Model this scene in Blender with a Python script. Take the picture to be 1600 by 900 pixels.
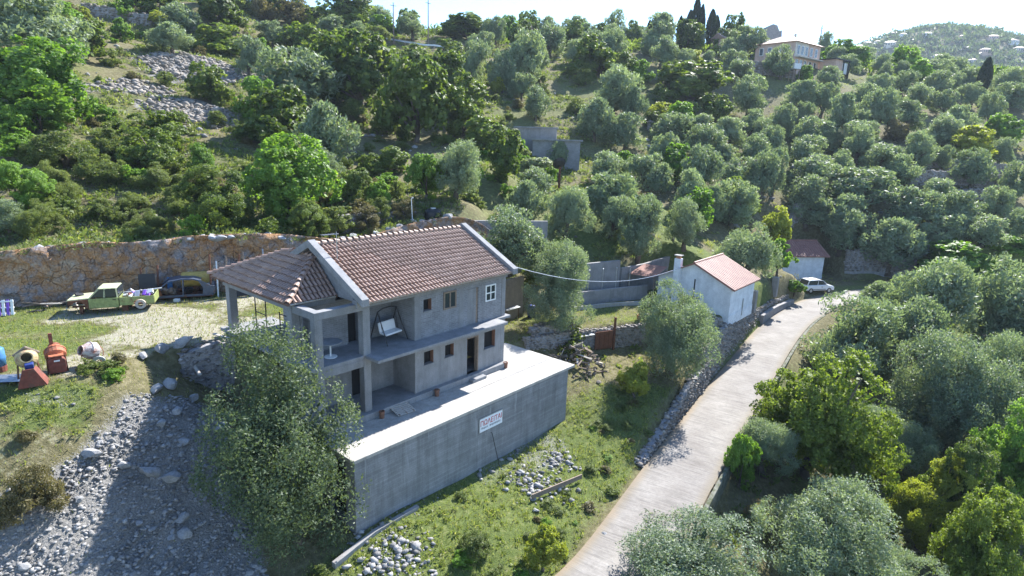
import bpy, bmesh, math, random
import numpy as np
from mathutils import Vector, Matrix, Euler

for o in list(bpy.data.objects):
    bpy.data.objects.remove(o)
scene = bpy.context.scene
COL = scene.collection
R = math.radians

# ---------------------------------------------------------------- camera
cd = bpy.data.cameras.new('camera'); cam = bpy.data.objects.new('camera', cd); COL.objects.link(cam)
cd.sensor_width = 36.0; cd.lens = 36.0*931.5/1600.0; cd.clip_start = 0.3; cd.clip_end = 5000
_p, _r = R(13.731), R(1.882)
_fw = Vector((0, math.cos(_p), -math.sin(_p))); _rt = Vector((1, 0, 0)); _up = _rt.cross(_fw)
_R = _rt*math.cos(_r) + _up*math.sin(_r); _U = _up*math.cos(_r) - _rt*math.sin(_r)
_m = Matrix((( _R.x, _U.x, -_fw.x, 0), (_R.y, _U.y, -_fw.y, 0), (_R.z, _U.z, -_fw.z, 12.96), (0, 0, 0, 1)))
cam.matrix_world = _m
scene.camera = cam

# ---------------------------------------------------------------- sky and sun
SUN_EL, SUN_AZ = R(41.5), R(33.5)           # azimuth measured from +Y towards +X
w = bpy.data.worlds.new('World'); scene.world = w; w.use_nodes = True
nt = w.node_tree; nt.nodes.clear()
sky = nt.nodes.new('ShaderNodeTexSky'); sky.sky_type = 'NISHITA'; sky.sun_disc = False
sky.sun_elevation = SUN_EL; sky.sun_rotation = SUN_AZ; sky.altitude = 120; sky.air_density = 1.0; sky.dust_density = 0.1; sky.ozone_density = 6.0
bg = nt.nodes.new('ShaderNodeBackground'); bg.inputs['Strength'].default_value = 0.115
wo = nt.nodes.new('ShaderNodeOutputWorld')
nt.links.new(sky.outputs[0], bg.inputs['Color']); nt.links.new(bg.outputs[0], wo.inputs[0])
sl = bpy.data.lights.new('sun', 'SUN'); sl.energy = 5.0; sl.angle = R(0.5); sl.color = (1.0, 0.972, 0.93)
sun = bpy.data.objects.new('sun', sl); COL.objects.link(sun)
sun.rotation_euler = Vector((-math.sin(SUN_AZ)*math.cos(SUN_EL), -math.cos(SUN_AZ)*math.cos(SUN_EL), -math.sin(SUN_EL))).to_track_quat('-Z', 'Y').to_euler()
sun.location = (60, 90, 120)
scene.view_settings.view_transform = 'Standard'; scene.view_settings.look = 'None'
scene.view_settings.exposure = 1.6; scene.view_settings.gamma = 1.0
scene.view_settings.use_curve_mapping = False
scene.cycles.use_denoising = True
scene.cycles.max_bounces = 7; scene.cycles.diffuse_bounces = 2; scene.cycles.glossy_bounces = 2; scene.cycles.transmission_bounces = 3; scene.cycles.transparent_max_bounces = 6; scene.cycles.volume_bounces = 0
scene.cycles.caustics_reflective = False; scene.cycles.caustics_refractive = False
# ---------------------------------------------------------------- terrain
CTRL = [(-33.59,38.3,5.27),(-29.88,39.0,5.49),(-27.47,40.5,5.41),(-25.07,42.5,5.44),(-22.55,44.0,5.77),(-18.37,45.5,5.69),(-14.94,49.0,6.72),(-11.26,51.5,7.1),(-6.53,53.5,7.04),(-2.59,55.0,6.72),(-37.19,43.0,7.39),(-32.41,44.0,6.97),(-29.47,47.0,7.24),(-24.46,48.0,6.79),(-20.45,51.0,7.13),(-38.35,50.0,10.32),(-34.61,54.0,9.77),(-29.12,58.0,10.4),(-21.53,57.0,8.3),(-15.63,60.0,8.28),(-11.42,58.0,7.94),(-6.36,57.0,7.89),(-45.53,54.0,12.74),(-43.04,60.0,12.96),(-40.79,68.0,14.57),(-34.77,70.0,14.15),(-26.83,68.0,12.28),(-20.48,68.0,10.74),(-13.73,70.0,10.56),(-5.98,66.0,9.55),(-1.1,66.0,9.37),(-57.95,75.0,21.28),(-55.16,82.0,21.13),(-45.6,84.0,19.24),(-47.38,95.0,23.4),(-41.99,98.0,22.53),(-32.59,88.0,16.99),(-23.61,92.0,17.96),(-13.47,82.0,13.15),(-5.94,84.0,14.68),(-67.84,102.0,28.94),(-61.17,108.0,28.18),(-52.26,112.0,27.51),(-41.91,125.0,29.11),(-24.67,115.0,24.95),(-12.17,108.0,21.43),(-4.06,100.0,19.07),(-81.55,118.0,34.85),(-54.23,138.0,37.01),(-38.2,145.0,36.78),(-27.49,142.0,33.8),(-16.06,142.0,33.35),(-7.06,135.0,30.3),(1.1,118.0,24.95),(-18.68,165.0,39.75),(5.68,150.0,34.77),(21.49,155.0,35.25),(38.13,160.0,37.67),(48.82,158.0,36.81),(3.87,85.0,10.7),(8.25,84.0,10.44),(12.2,96.0,14.08),(16.65,92.0,11.86),(21.95,112.0,19.54),(10.33,112.0,21.37),(37.18,125.0,21.93),(30.23,130.0,27.07),(47.86,135.0,27.48),(60.57,143.0,30.43),(69.11,146.0,31.58),(49.54,124.0,22.25),(57.52,155.0,34.16),(-0.1,56.0,2.42),(4.86,57.5,3.25),(10.05,59.0,3.82),(12.12,56.0,2.52),(16.1,57.0,3.21),(10.09,70.0,6.94),(1.81,66.0,6.34),(17.41,76.0,6.64),(24.93,80.0,8.2),(26.56,72.0,4.23),(20.12,60.0,2.34),(5.08,74.0,7.98),(15.58,85.0,9.32),(34.65,84.0,6.48),(43.07,92.0,8.92),(35.69,100.0,13.34),(26.34,100.0,13.04),(48.48,108.0,14.78),(36.3,76.0,1.96),(41.8,74.0,-2.04),(45.12,74.0,-1.1),(46.56,72.0,-0.23),(46.28,82.0,3.54),(56.8,88.0,7.58),(57.85,80.0,4.62),(58.93,74.0,2.22),(64.74,80.0,4.42),(62.25,72.0,1.49),(52.84,96.0,9.99),(66.42,104.0,13.24),(66.48,88.0,8.08),(73.15,92.0,8.93),(81.54,98.0,10.82),(75.75,105.0,13.52),(59.22,117.0,18.66),(73.04,120.0,19.2),(86.74,122.0,19.7),(97.86,120.0,18.79),(74.97,145.0,28.59),(91.47,148.0,29.38),(105.26,146.0,28.22),(116.41,145.0,27.78),(83.69,170.0,36.04),(103.88,175.0,36.27),(121.64,175.0,35.82),(139.31,175.0,35.87),(-30.6,35.2,5.62),(-27.2,37.2,5.83),(-23.5,39.8,5.83),(-20.4,40.6,6.24),(-16.9,42.8,6.03),(-13.2,46.0,5.22),(-20.32,21.94,2.3),(-17.83,22.76,2.3),(-18.53,19.66,1.5),(-17.07,20.79,1.2),(-17.47,18.17,0.4),(-16.08,19.17,-0.2),(-16.72,16.87,-1.6),(-15.4,22.0,0.9),(-14.66,20.47,-1.0),(-13.53,18.35,-2.7),(-14.0,24.28,1.0),(-13.38,22.72,-1.2),(-11.23,19.18,-3.3),(-9.42,20.6,-3.8),(-6.14,21.88,-3.75),(-7.33,20.46,-4.2),(-3.69,21.77,-4.2),(0.39,22.27,-4.75),(-0.97,27.09,-4.1),(2.26,25.98,-4.7),(-2.71,25.12,-3.95),(3.86,34.21,-3.7),(5.87,34.4,-3.5),(5.16,31.6,-4.2),(6.23,31.1,-4.7),(4.95,37.52,-2.7),(7.67,41.07,-2.6),(9.91,42.88,-2.7),(11.65,41.95,-2.8),(8.03,35.27,-3.4),(11.42,37.29,-3.3),(13.88,41.37,-3.0),(-17.56,26.65,2.4),(-16.13,28.92,0.9),(-15.46,29.15,0.4),(-15.56,26.56,1.2),(-14.05,26.82,-0.2),(-45.0,10.0,0.5),(-60.0,25.0,3.0),(-30.0,8.0,-2.5),(-15.0,8.0,-4.0),(0.0,8.0,-6.0),(-50.0,60.0,14.0),(-80.0,80.0,28.0),(-110.0,120.0,42.0),(-70.0,50.0,16.0),(-60.0,120.0,36.0),(-100.0,180.0,45.0),(-40.0,190.0,42.0),(20.0,190.0,40.0),(80.0,200.0,40.0),(140.0,200.0,38.0),(15.5,29.0,-7.5),(20.0,37.0,-7.3),(31.5,53.0,-5.5),(43.0,63.0,-4.2),(18.0,27.0,-9.0),(24.0,35.0,-9.0),(36.0,50.0,-7.5),(12.0,20.0,-9.0),(6.0,10.0,-9.0),(25.0,15.0,-11.0),(35.0,28.0,-11.0),(50.0,40.0,-10.0),(50.0,20.0,-12.0),(70.0,30.0,-12.0),(65.0,50.0,-7.5),(55.0,60.0,-5.0),(85.0,60.0,-4.0),(100.0,90.0,6.0),(120.0,60.0,-4.0),(120.0,130.0,24.0),(140.0,90.0,4.0),(90.0,30.0,-12.0),(52.0,75.0,0.0),(10.0,8.0,-8.0),(20.0,0.0,-10.0),(-10.0,-5.0,-6.0),(30.0,0.0,-11.0)]
HYAW = math.radians(49.413)
CH, SH = math.cos(HYAW), math.sin(HYAW)
HX0, HY0 = -0.381, 33.936      # the concrete house's lower front right corner in the world
def h2w(x, y):
    return HX0 + x*CH - y*SH, HY0 + x*SH + y*CH
def w2h(X, Y):
    dx, dy = X-HX0, Y-HY0
    return dx*CH + dy*SH, -dx*SH + dy*CH
_cp = np.array(CTRL); _c2 = 9.0
def _ker(X, Y, P):
    return np.sqrt((X[:, None]-P[None, :, 0])**2 + (Y[:, None]-P[None, :, 1])**2 + _c2)
_A = _ker(_cp[:, 0], _cp[:, 1], _cp)
_n = len(_cp)
_M = np.zeros((_n+3, _n+3)); _M[:_n, :_n] = _A - 0.25*np.eye(_n)*1.0
_M[:_n, _n] = 1; _M[:_n, _n+1] = _cp[:, 0]; _M[:_n, _n+2] = _cp[:, 1]; _M[_n:, :_n] = _M[:_n, _n:].T
_W = np.linalg.solve(_M, np.concatenate([_cp[:, 2], np.zeros(3)]))
def _rbf(X, Y):
    out = np.empty(len(X))
    for i in range(0, len(X), 20000):
        x, y = X[i:i+20000], Y[i:i+20000]
        out[i:i+20000] = _ker(x, y, _cp) @ _W[:_n] + _W[_n] + _W[_n+1]*x + _W[_n+2]*y
    return out
def _h(n, s):
    n = np.asarray(n, dtype=np.int64)
    v = (n*374761393 + s*668265263) & 0x7fffffff
    v = ((v ^ (v >> 13))*1274126177) & 0x7fffffff
    return ((v ^ (v >> 16)) & 0xffff)/65535.0
def vnoise(X, Y, s=0):
    xi, yi = np.floor(X).astype(np.int64), np.floor(Y).astype(np.int64)
    fx, fy = X-xi, Y-yi; fx = fx*fx*(3-2*fx); fy = fy*fy*(3-2*fy)
    k = lambda a, b: _h(a*7919 + b*104729, s)
    return (k(xi, yi)*(1-fx)+k(xi+1, yi)*fx)*(1-fy) + (k(xi, yi+1)*(1-fx)+k(xi+1, yi+1)*fx)*fy
def fbm(X, Y, s=0, o=4):
    t = 0; a = .5
    for i in range(o):
        t = t + a*(vnoise(X*2**i, Y*2**i, s+i)-.5); a *= .5
    return t
def sdpoly(X, Y, P):          # signed distance, positive inside
    P = np.array(P, float); d = np.full(X.shape, 1e9); ins = np.zeros(X.shape, bool)
    for i in range(len(P)):
        a, b = P[i], P[(i+1) % len(P)]
        e = b-a; wx, wy = X-a[0], Y-a[1]
        t = np.clip((wx*e[0]+wy*e[1])/(e@e), 0, 1)
        d = np.minimum(d, np.hypot(wx-t*e[0], wy-t*e[1]))
        c = ((a[1] > Y) != (b[1] > Y)) & (X < (b[0]-a[0])*(Y-a[1])/(b[1]-a[1]+1e-12)+a[0])
        ins ^= c
    return np.where(ins, d, -d)
def sstep(a, b, x):
    t = np.clip((x-a)/(b-a), 0, 1); return t*t*(3-2*t)
H = lambda *ps: [h2w(*p) for p in ps]
CLIFF = [(-62, 24), (-44, 29.5), (-37, 31.8), (-30.2, 34.0), (-26.7, 36.0), (-23.0, 38.5), (-20.0, 39.2), (-16.4, 41.4), (-12.6, 44.6), (-9.0, 48.2), (-5.6, 50.6), (-1.5, 51.6)]
PLATEAU = [(-62, 14), (-40, 14), (-27, 18.6), (-20.8, 22.6), (-18.4, 23.6), (-18.2, 26.3)] + H((-14.9, 7.9), (-12.6, 8.2), (-12.6, 2.4), (-12, 6.9), (0.6, 6.9), (3.6, 6.6), (9.6, 7.0)) + [(-0.6, 50.9)] + CLIFF[::-1][1:]
YARD = H((3.4, 2.9), (0.6, 3.2), (0.6, 6.5), (9.7, 6.8)) + [(5.5, 50.0), (9.5, 53.2), (15, 58.5), (23.6, 55.5), (21.3, 51.4), (17.9, 47.3), (10.3, 45.3), (3.4, 42.0)]
FOOT = H((-12.45, -2.75), (3.2, -2.75), (3.2, 2.8), (0.0, 2.8), (0.0, 6.8), (-12.0, 6.8), (-12.3, 2.5))
# road: centre line (x, y, z), half width 1.9
ROAD = [(-14.0, 0.5, -6.3), (-5.2, 11.5, -5.8), (0.9, 18.3, -5.5), (4.65, 22.2, -5.35), (9.6, 30.0, -4.98), (14.45, 37.6, -4.6), (19.9, 46.0, -4.22), (25.4, 54.2, -3.82), (30.2, 60.2, -3.5), (36.2, 65.4, -3.2), (43.5, 69.0, -3.0), (52.0, 70.3, -2.6), (66.0, 70.5, -1.8)]
def dense(P, step):
    P = np.array(P, float); out = []
    n = len(P)
    for i in range(n-1):
        p0 = P[max(i-1, 0)]; p1 = P[i]; p2 = P[i+1]; p3 = P[min(i+2, n-1)]
        k = max(2, int(np.linalg.norm(p2-p1)/step))
        for t in np.arange(k)/k:
            out.append(.5*((2*p1)+(-p0+p2)*t+(2*p0-5*p1+4*p2-p3)*t*t+(-p0+3*p1-3*p2+p3)*t**3))
    out.append(P[-1]); return np.array(out)
ROADC = dense(ROAD, .5)
def road_dist(X, Y):
    d = np.full(X.shape, 1e9); z = np.zeros(X.shape); s = np.zeros(X.shape)
    for i in range(0, len(ROADC)-1, 2):
        a = ROADC[i]; b = ROADC[min(i+2, len(ROADC)-1)]; e = (b-a)[:2]; wx, wy = X-a[0], Y-a[1]
        t = np.clip((wx*e[0]+wy*e[1])/(e@e), 0, 1); q = np.hypot(wx-t*e[0], wy-t*e[1])
        m = q < d; d = np.where(m, q, d); z = np.where(m, a[2]+(b[2]-a[2])*t, z); s = np.where(m, np.sign(e[0]*wy-e[1]*wx), s)
    return d, z, s           # s > 0: left of the road
PARK = [(31.0, 66.2), (32.6, 73.4), (32.8, 81.0), (41.8, 81.4), (42.6, 76.0), (51, 75.2), (54, 72), (43, 69.6)]
PADS = [(PLATEAU, 2.6, .5), (YARD, -.5, .35), (PARK, -2.85, .8)]
def ground(X, Y, rough=True):
    X = np.atleast_1d(np.asarray(X, float)); Y = np.atleast_1d(np.asarray(Y, float))
    z = _rbf(np.clip(X, -135.0, 165.0), np.clip(Y, -6.0, 235.0))
    far = sstep(185, 300, Y)
    z = z*(1-far) + far*(18 + 6*fbm(X/60, Y/60, 3))
    bump = 92*np.exp(-((X-385)/150)**2-((Y-640)/150)**2) + 84*np.exp(-((X-600)/190)**2-((Y-680)/150)**2) + 34*np.exp(-((X-330)/90)**2-((Y-430)/90)**2)
    z = z + bump*sstep(190, 330, Y) - 30*np.exp(-((X+60)/160)**2)*sstep(200, 320, Y)
    rgh = fbm(X/9, Y/9, 11)*1.5 + fbm(X/2.2, Y/2.2, 17)*.5
    hill = sstep(0.5, 6, sdpoly(X, Y, [(p[0], p[1]) for p in CLIFF] + [(6, 54), (14, 60), (40, 78), (90, 80), (300, 80), (300, 900), (-300, 900), (-300, 20)]))
    z = z + rgh*(.36+.64*hill)*.7
    for P, h, b in PADS:
        sd = sdpoly(X, Y, P); w = sstep(-b, 0, sd)
        z = z*(1-w) + w*(h + .25*fbm(X/3, Y/3, 5))
    d, rz, s = road_dist(X, Y)
    w = 1-sstep(1.95, np.where(s > 0, 3.0, 2.35), d)
    z = z*(1-w) + w*(rz-.12)
    w = sstep(-.15, .1, sdpoly(X, Y, FOOT)); z = z*(1-w) + w*(-3.9)
    return z
def gz(x, y):
    return float(ground([x], [y])[0])
# ---------------------------------------------------------------- helpers
rng = np.random.default_rng(7)
random.seed(7)
def tag(o, label=None, cat=None, group=None, kind=None):
    if label: o['label'] = label
    if cat: o['category'] = cat
    if group: o['group'] = group
    if kind or cat: o['kind'] = kind or 'thing'
    return o
def empty(name, loc=(0, 0, 0), rz=0.0, label=None, cat=None, group=None, kind=None):
    o = bpy.data.objects.new(name, None); COL.objects.link(o); o.empty_display_size = .2
    o.location = loc; o.rotation_euler = (0, 0, rz)
    return tag(o, label, cat, group, kind)
def link(name, me, parent=None, mat=None):
    o = bpy.data.objects.new(name, me); COL.objects.link(o)
    if parent is not None: o.parent = parent
    if mat is not None and not me.materials: me.materials.append(mat)
    return o
class MB:
    """collects boxes, beams, tubes, prisms; build() links them as one mesh object"""
    def __init__(s): s.v = []; s.f = []
    def add(s, V, F):
        n = len(s.v); s.v += [tuple(map(float, p)) for p in V]; s.f += [tuple(i+n for i in q) for q in F]; return s
    def box(s, x0, x1, y0, y1, z0, z1):
        return s.add([(x0,y0,z0),(x1,y0,z0),(x1,y1,z0),(x0,y1,z0),(x0,y0,z1),(x1,y0,z1),(x1,y1,z1),(x0,y1,z1)],
                     [(3,2,1,0),(4,5,6,7),(0,1,5,4),(1,2,6,5),(2,3,7,6),(3,0,4,7)])
    def obox(s, c, sx, sy, sz, rot=(0, 0, 0)):
        M = Euler(rot).to_matrix(); c = Vector(c)
        V = [c + M @ Vector((a*sx/2, b*sy/2, d*sz/2)) for d in (-1, 1) for a, b in ((-1,-1),(1,-1),(1,1),(-1,1))]
        return s.add(V, [(3,2,1,0),(4,5,6,7),(0,1,5,4),(1,2,6,5),(2,3,7,6),(3,0,4,7)])
    def beam(s, a, b, wd, ht, up=(0, 0, 1)):
        a, b = Vector(a), Vector(b); d = (b-a).normalized(); u = Vector(up)
        sd = d.cross(u)
        if sd.length < 1e-5: sd = d.cross(Vector((1, 0, 0)))
        sd.normalize(); u = sd.cross(d)
        V = [p + sd*i*wd/2 + u*j*ht/2 for p in (a, b) for i, j in ((-1,-1),(1,-1),(1,1),(-1,1))]
        return s.add(V, [(0,1,2,3),(7,6,5,4),(0,4,5,1),(1,5,6,2),(2,6,7,3),(3,7,4,0)])
    def tube(s, pts, r, n=8, caps=True):
        pts = [Vector(p) for p in pts]; rs = r if isinstance(r, (list, tuple)) else [r]*len(pts)
        V = []; F = []
        for k, p in enumerate(pts):
            d = (pts[min(k+1, len(pts)-1)]-pts[max(k-1, 0)]).normalized()
            a = d.cross(Vector((0, 0, 1)));
            if a.length < 1e-3: a = d.cross(Vector((0, 1, 0)))
            a.normalize(); b = d.cross(a)
            V += [p + (a*math.cos(t)+b*math.sin(t))*rs[k] for t in [2*math.pi*i/n for i in range(n)]]
        for k in range(len(pts)-1):
            F += [(k*n+i, k*n+(i+1) % n, (k+1)*n+(i+1) % n, (k+1)*n+i) for i in range(n)]
        if caps: F += [tuple(range(n))[::-1], tuple((len(pts)-1)*n+i for i in range(n))]
        return s.add(V, F)
    def lathe(s, prof, n=16, M=None):
        V = []; F = []
        for r_, z_ in prof:
            V += [Vector((r_*math.cos(2*math.pi*i/n), r_*math.sin(2*math.pi*i/n), z_)) for i in range(n)]
        for k in range(len(prof)-1):
            F += [(k*n+i, k*n+(i+1) % n, (k+1)*n+(i+1) % n, (k+1)*n+i) for i in range(n)]
        if M is not None: V = [M @ p for p in V]
        return s.add(V, F)
    def prism(s, poly, a0, a1, axis='y'):
        n = len(poly)
        mk = {'y': lambda p, t: (p[0], t, p[1]), 'x': lambda p, t: (t, p[0], p[1]), 'z': lambda p, t: (p[0], p[1], t)}[axis]
        V = [mk(p, a0) for p in poly] + [mk(p, a1) for p in poly]
        return s.add(V, [tuple(range(n))[::-1], tuple(range(n, 2*n))] + [(i, (i+1) % n, n+(i+1) % n, n+i) for i in range(n)])
    def mesh(s, name, mat=None, smooth=False, bevel=0.0):
        me = bpy.data.meshes.new(name); me.from_pydata(s.v, [], s.f)
        bm = bmesh.new(); bm.from_mesh(me); bmesh.ops.recalc_face_normals(bm, faces=bm.faces)
        if bevel > 0:
            ed = [e for e in bm.edges if len(e.link_faces) == 2 and e.calc_face_angle(0) > .6]
            bmesh.ops.bevel(bm, geom=ed, offset=bevel, segments=1, affect='EDGES', clamp_overlap=True)
        bm.to_mesh(me); bm.free()
        if mat: me.materials.append(mat)
        if smooth: me.polygons.foreach_set('use_smooth', [True]*len(me.polygons))
        return me
    def build(s, name, mat=None, parent=None, smooth=False, bevel=0.0):
        return link(name, s.mesh(name, mat, smooth, bevel), parent)
def wall_x(mb, x0, x1, z0, z1, y0, y1, holes=()):
    """wall in the xz plane between y0 and y1 with rectangular holes (hx0, hx1, hz0, hz1), sorted in x"""
    x = x0
    for a, b, c, d in sorted(holes):
        if a > x: mb.box(x, a, y0, y1, z0, z1)
        if c > z0: mb.box(a, b, y0, y1, z0, c)
        if d < z1: mb.box(a, b, y0, y1, d, z1)
        x = b
    if x < x1: mb.box(x, x1, y0, y1, z0, z1)
    return mb
def mesh_np(name, V, F, mat, col=None, smooth=False):
    """mesh from numpy arrays; F is (n, 3) or (n, 4); col one value per face corner row (n_faces, 3)"""
    me = bpy.data.meshes.new(name); k = F.shape[1]
    me.vertices.add(len(V)); me.vertices.foreach_set('co', np.ascontiguousarray(V, dtype=np.float32).ravel())
    me.loops.add(F.size); me.loops.foreach_set('vertex_index', np.ascontiguousarray(F, dtype=np.int32).ravel())
    me.polygons.add(len(F)); me.polygons.foreach_set('loop_start', np.arange(0, F.size, k, dtype=np.int32))
    try: me.polygons.foreach_set('loop_total', np.full(len(F), k, dtype=np.int32))
    except Exception: pass
    if smooth: me.polygons.foreach_set('use_smooth', np.ones(len(F), dtype=bool))
    if col is not None:
        at = me.color_attributes.new('tint', 'FLOAT_COLOR', 'CORNER')
        c = np.ones((len(F), k, 4), dtype=np.float32); c[:, :, :3] = col[:, None, :]
        at.data.foreach_set('color', c.ravel())
    me.update(calc_edges=True); me.validate()
    if mat: me.materials.append(mat)
    return me
_ico = None
def ico():
    global _ico
    if _ico is None:
        bm = bmesh.new(); bmesh.ops.create_icosphere(bm, subdivisions=1, radius=1.0)
        _ico = (np.array([v.co[:] for v in bm.verts]), np.array([[v.index for v in f.verts] for f in bm.faces])); bm.free()
    return _ico
def rock_mesh(name, mat, seed, sub=2, amp=.34, flat=.75):
    bm = bmesh.new(); bmesh.ops.create_icosphere(bm, subdivisions=sub, radius=1.0)
    rs = np.random.default_rng(seed)
    pl = [(Vector(rs.normal(size=3)).normalized(), .45+.38*rs.random()) for _ in range(18)]
    for v in bm.verts:
        p = v.co.copy()
        for n_, d_ in pl:
            t = p.dot(n_)
            if t > d_: p -= n_*(t-d_)
        p *= 1 + amp*.25*(rs.random()-.5)
        v.co = Vector((p.x, p.y, p.z*flat))
    me = bpy.data.meshes.new(name); bm.to_mesh(me); bm.free(); me.materials.append(mat); return me
def stones_np(P, S, seed, squash=.7):
    """many small faceted stones at points P with sizes S as one vertex/face array"""
    rs = np.random.default_rng(seed)
    V0 = np.array([[1,0,0],[-1,0,0],[0,1,0],[0,-1,0],[0,0,1],[0,0,-1],[.7,.7,.5],[-.7,.6,.5],[.6,-.7,.5],[-.6,-.7,.5]], float)
    from_tri = np.array([[4,6,7],[4,7,9],[4,9,8],[4,8,6],[6,0,2],[6,2,7],[7,2,1],[7,1,9],[9,1,3],[9,3,8],[8,3,0],[8,0,6],[5,2,0],[5,1,2],[5,3,1],[5,0,3]])
    n = len(P)
    V = V0[None]*(1+.45*(rs.random((n, 10, 3))-.5))*(.6+.8*rs.random((n, 1, 3)))
    V[:, :, 2] *= squash
    a = rs.random(n)*6.283; b = (rs.random(n)-.5)*.9
    ca, sa, cb, sb = np.cos(a)[:, None], np.sin(a)[:, None], np.cos(b)[:, None], np.sin(b)[:, None]
    x, y, z = V[:, :, 0], V[:, :, 1], V[:, :, 2]
    y, z = y*cb-z*sb, y*sb+z*cb
    x, y = x*ca-y*sa, x*sa+y*ca
    V = np.stack([x, y, z], -1)*S[:, None, None]+P[:, None, :]
    F = from_tri[None]+(np.arange(n)*10)[:, None, None]
    g = rs.random(n); col = np.repeat(np.stack([g, rs.random(n), rs.random(n)], -1), 16, 0)
    return V.reshape(-1, 3), F.reshape(-1, 3), col
def at_ground(x, y, dz=0.0): return (x, y, gz(x, y)+dz)
# ---------------------------------------------------------------- materials
def nmat(name):
    m = bpy.data.materials.new(name); m.use_nodes = True; t = m.node_tree; t.nodes.clear()
    o = t.nodes.new('ShaderNodeOutputMaterial'); b = t.nodes.new('ShaderNodeBsdfPrincipled'); t.links.new(b.outputs[0], o.inputs[0])
    return m, t, b, o
def N(t, typ, **kw):
    n = t.nodes.new(typ)
    for k, v in kw.items():
        if k.startswith('i_'): n.inputs[k[2:].replace('_', ' ')].default_value = v
        elif k.startswith('n_'): n.inputs[int(k[2:])].default_value = v
        else: setattr(n, k, v)
    return n
def L(t, a, b): t.links.new(a, b)
def c4(c): return (c[0], c[1], c[2], 1.0)
def noise(t, vec, scale, detail=5, rough=.6, dist=0.0):
    n = N(t, 'ShaderNodeTexNoise'); n.inputs['Scale'].default_value = scale; n.inputs['Detail'].default_value = detail; n.inputs['Roughness'].default_value = rough; n.inputs['Distortion'].default_value = dist
    if vec is not None: L(t, vec, n.inputs['Vector'])
    return n.outputs['Fac']
def ramp(t, fac, stops):
    r_ = N(t, 'ShaderNodeValToRGB'); e = r_.color_ramp.elements
    while len(e) < len(stops): e.new(.5)
    for i, (p, c) in enumerate(stops): e[i].position = p; e[i].color = c4(c) if not isinstance(c, (int, float)) else (c, c, c, 1)
    L(t, fac, r_.inputs[0]); return r_.outputs[0]
def mixc(t, fac, a, b, mode='MIX'):
    m = N(t, 'ShaderNodeMix', data_type='RGBA', blend_type=mode)
    for s, v in ((0, fac), (6, a), (7, b)):
        if isinstance(v, (int, float)): m.inputs[s].default_value = v
        elif isinstance(v, tuple): m.inputs[s].default_value = c4(v)
        else: L(t, v, m.inputs[s])
    return m.outputs[2]
def maths(t, op, a, b=None):
    m = N(t, 'ShaderNodeMath', operation=op)
    for i, v in enumerate((a, b)):
        if v is None: continue
        if isinstance(v, (int, float)): m.inputs[i].default_value = v
        else: L(t, v, m.inputs[i])
    return m.outputs[0]
def bump(t, b, h, strength=.4, dist=.02):
    n = N(t, 'ShaderNodeBump'); n.inputs['Strength'].default_value = strength; n.inputs['Distance'].default_value = dist
    L(t, h, n.inputs['Height']); L(t, n.outputs[0], b.inputs['Normal'])
def coords(t, kind='Object', scale=None):
    c = N(t, 'ShaderNodeTexCoord').outputs[kind]
    if scale:
        m = N(t, 'ShaderNodeMapping'); m.inputs['Scale'].default_value = scale; L(t, c, m.inputs[0]); return m.outputs[0]
    return c
def plain(name, col, rough=.6, metal=0.0, var=.25, scale=6.0, rust=None, rust_amt=.5, spec=.4):
    m, t, b, o = nmat(name); v = coords(t)
    n1 = noise(t, v, scale, 6, .65)
    d = tuple(c*(1-var) for c in col); l = tuple(min(1, c*(1+var)) for c in col)
    c = ramp(t, n1, [(.3, d), (.7, l)])
    if rust:
        n2 = noise(t, v, scale*.6, 8, .7)
        k = ramp(t, n2, [(rust_amt-.06, 0.0), (rust_amt+.08, 1.0)])
        c = mixc(t, k, c, rust)
    L(t, c, b.inputs['Base Color']); b.inputs['Roughness'].default_value = rough; b.inputs['Metallic'].default_value = metal; b.inputs['Specular IOR Level'].default_value = spec
    bump(t, b, n1, .15, .01)
    return m
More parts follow.
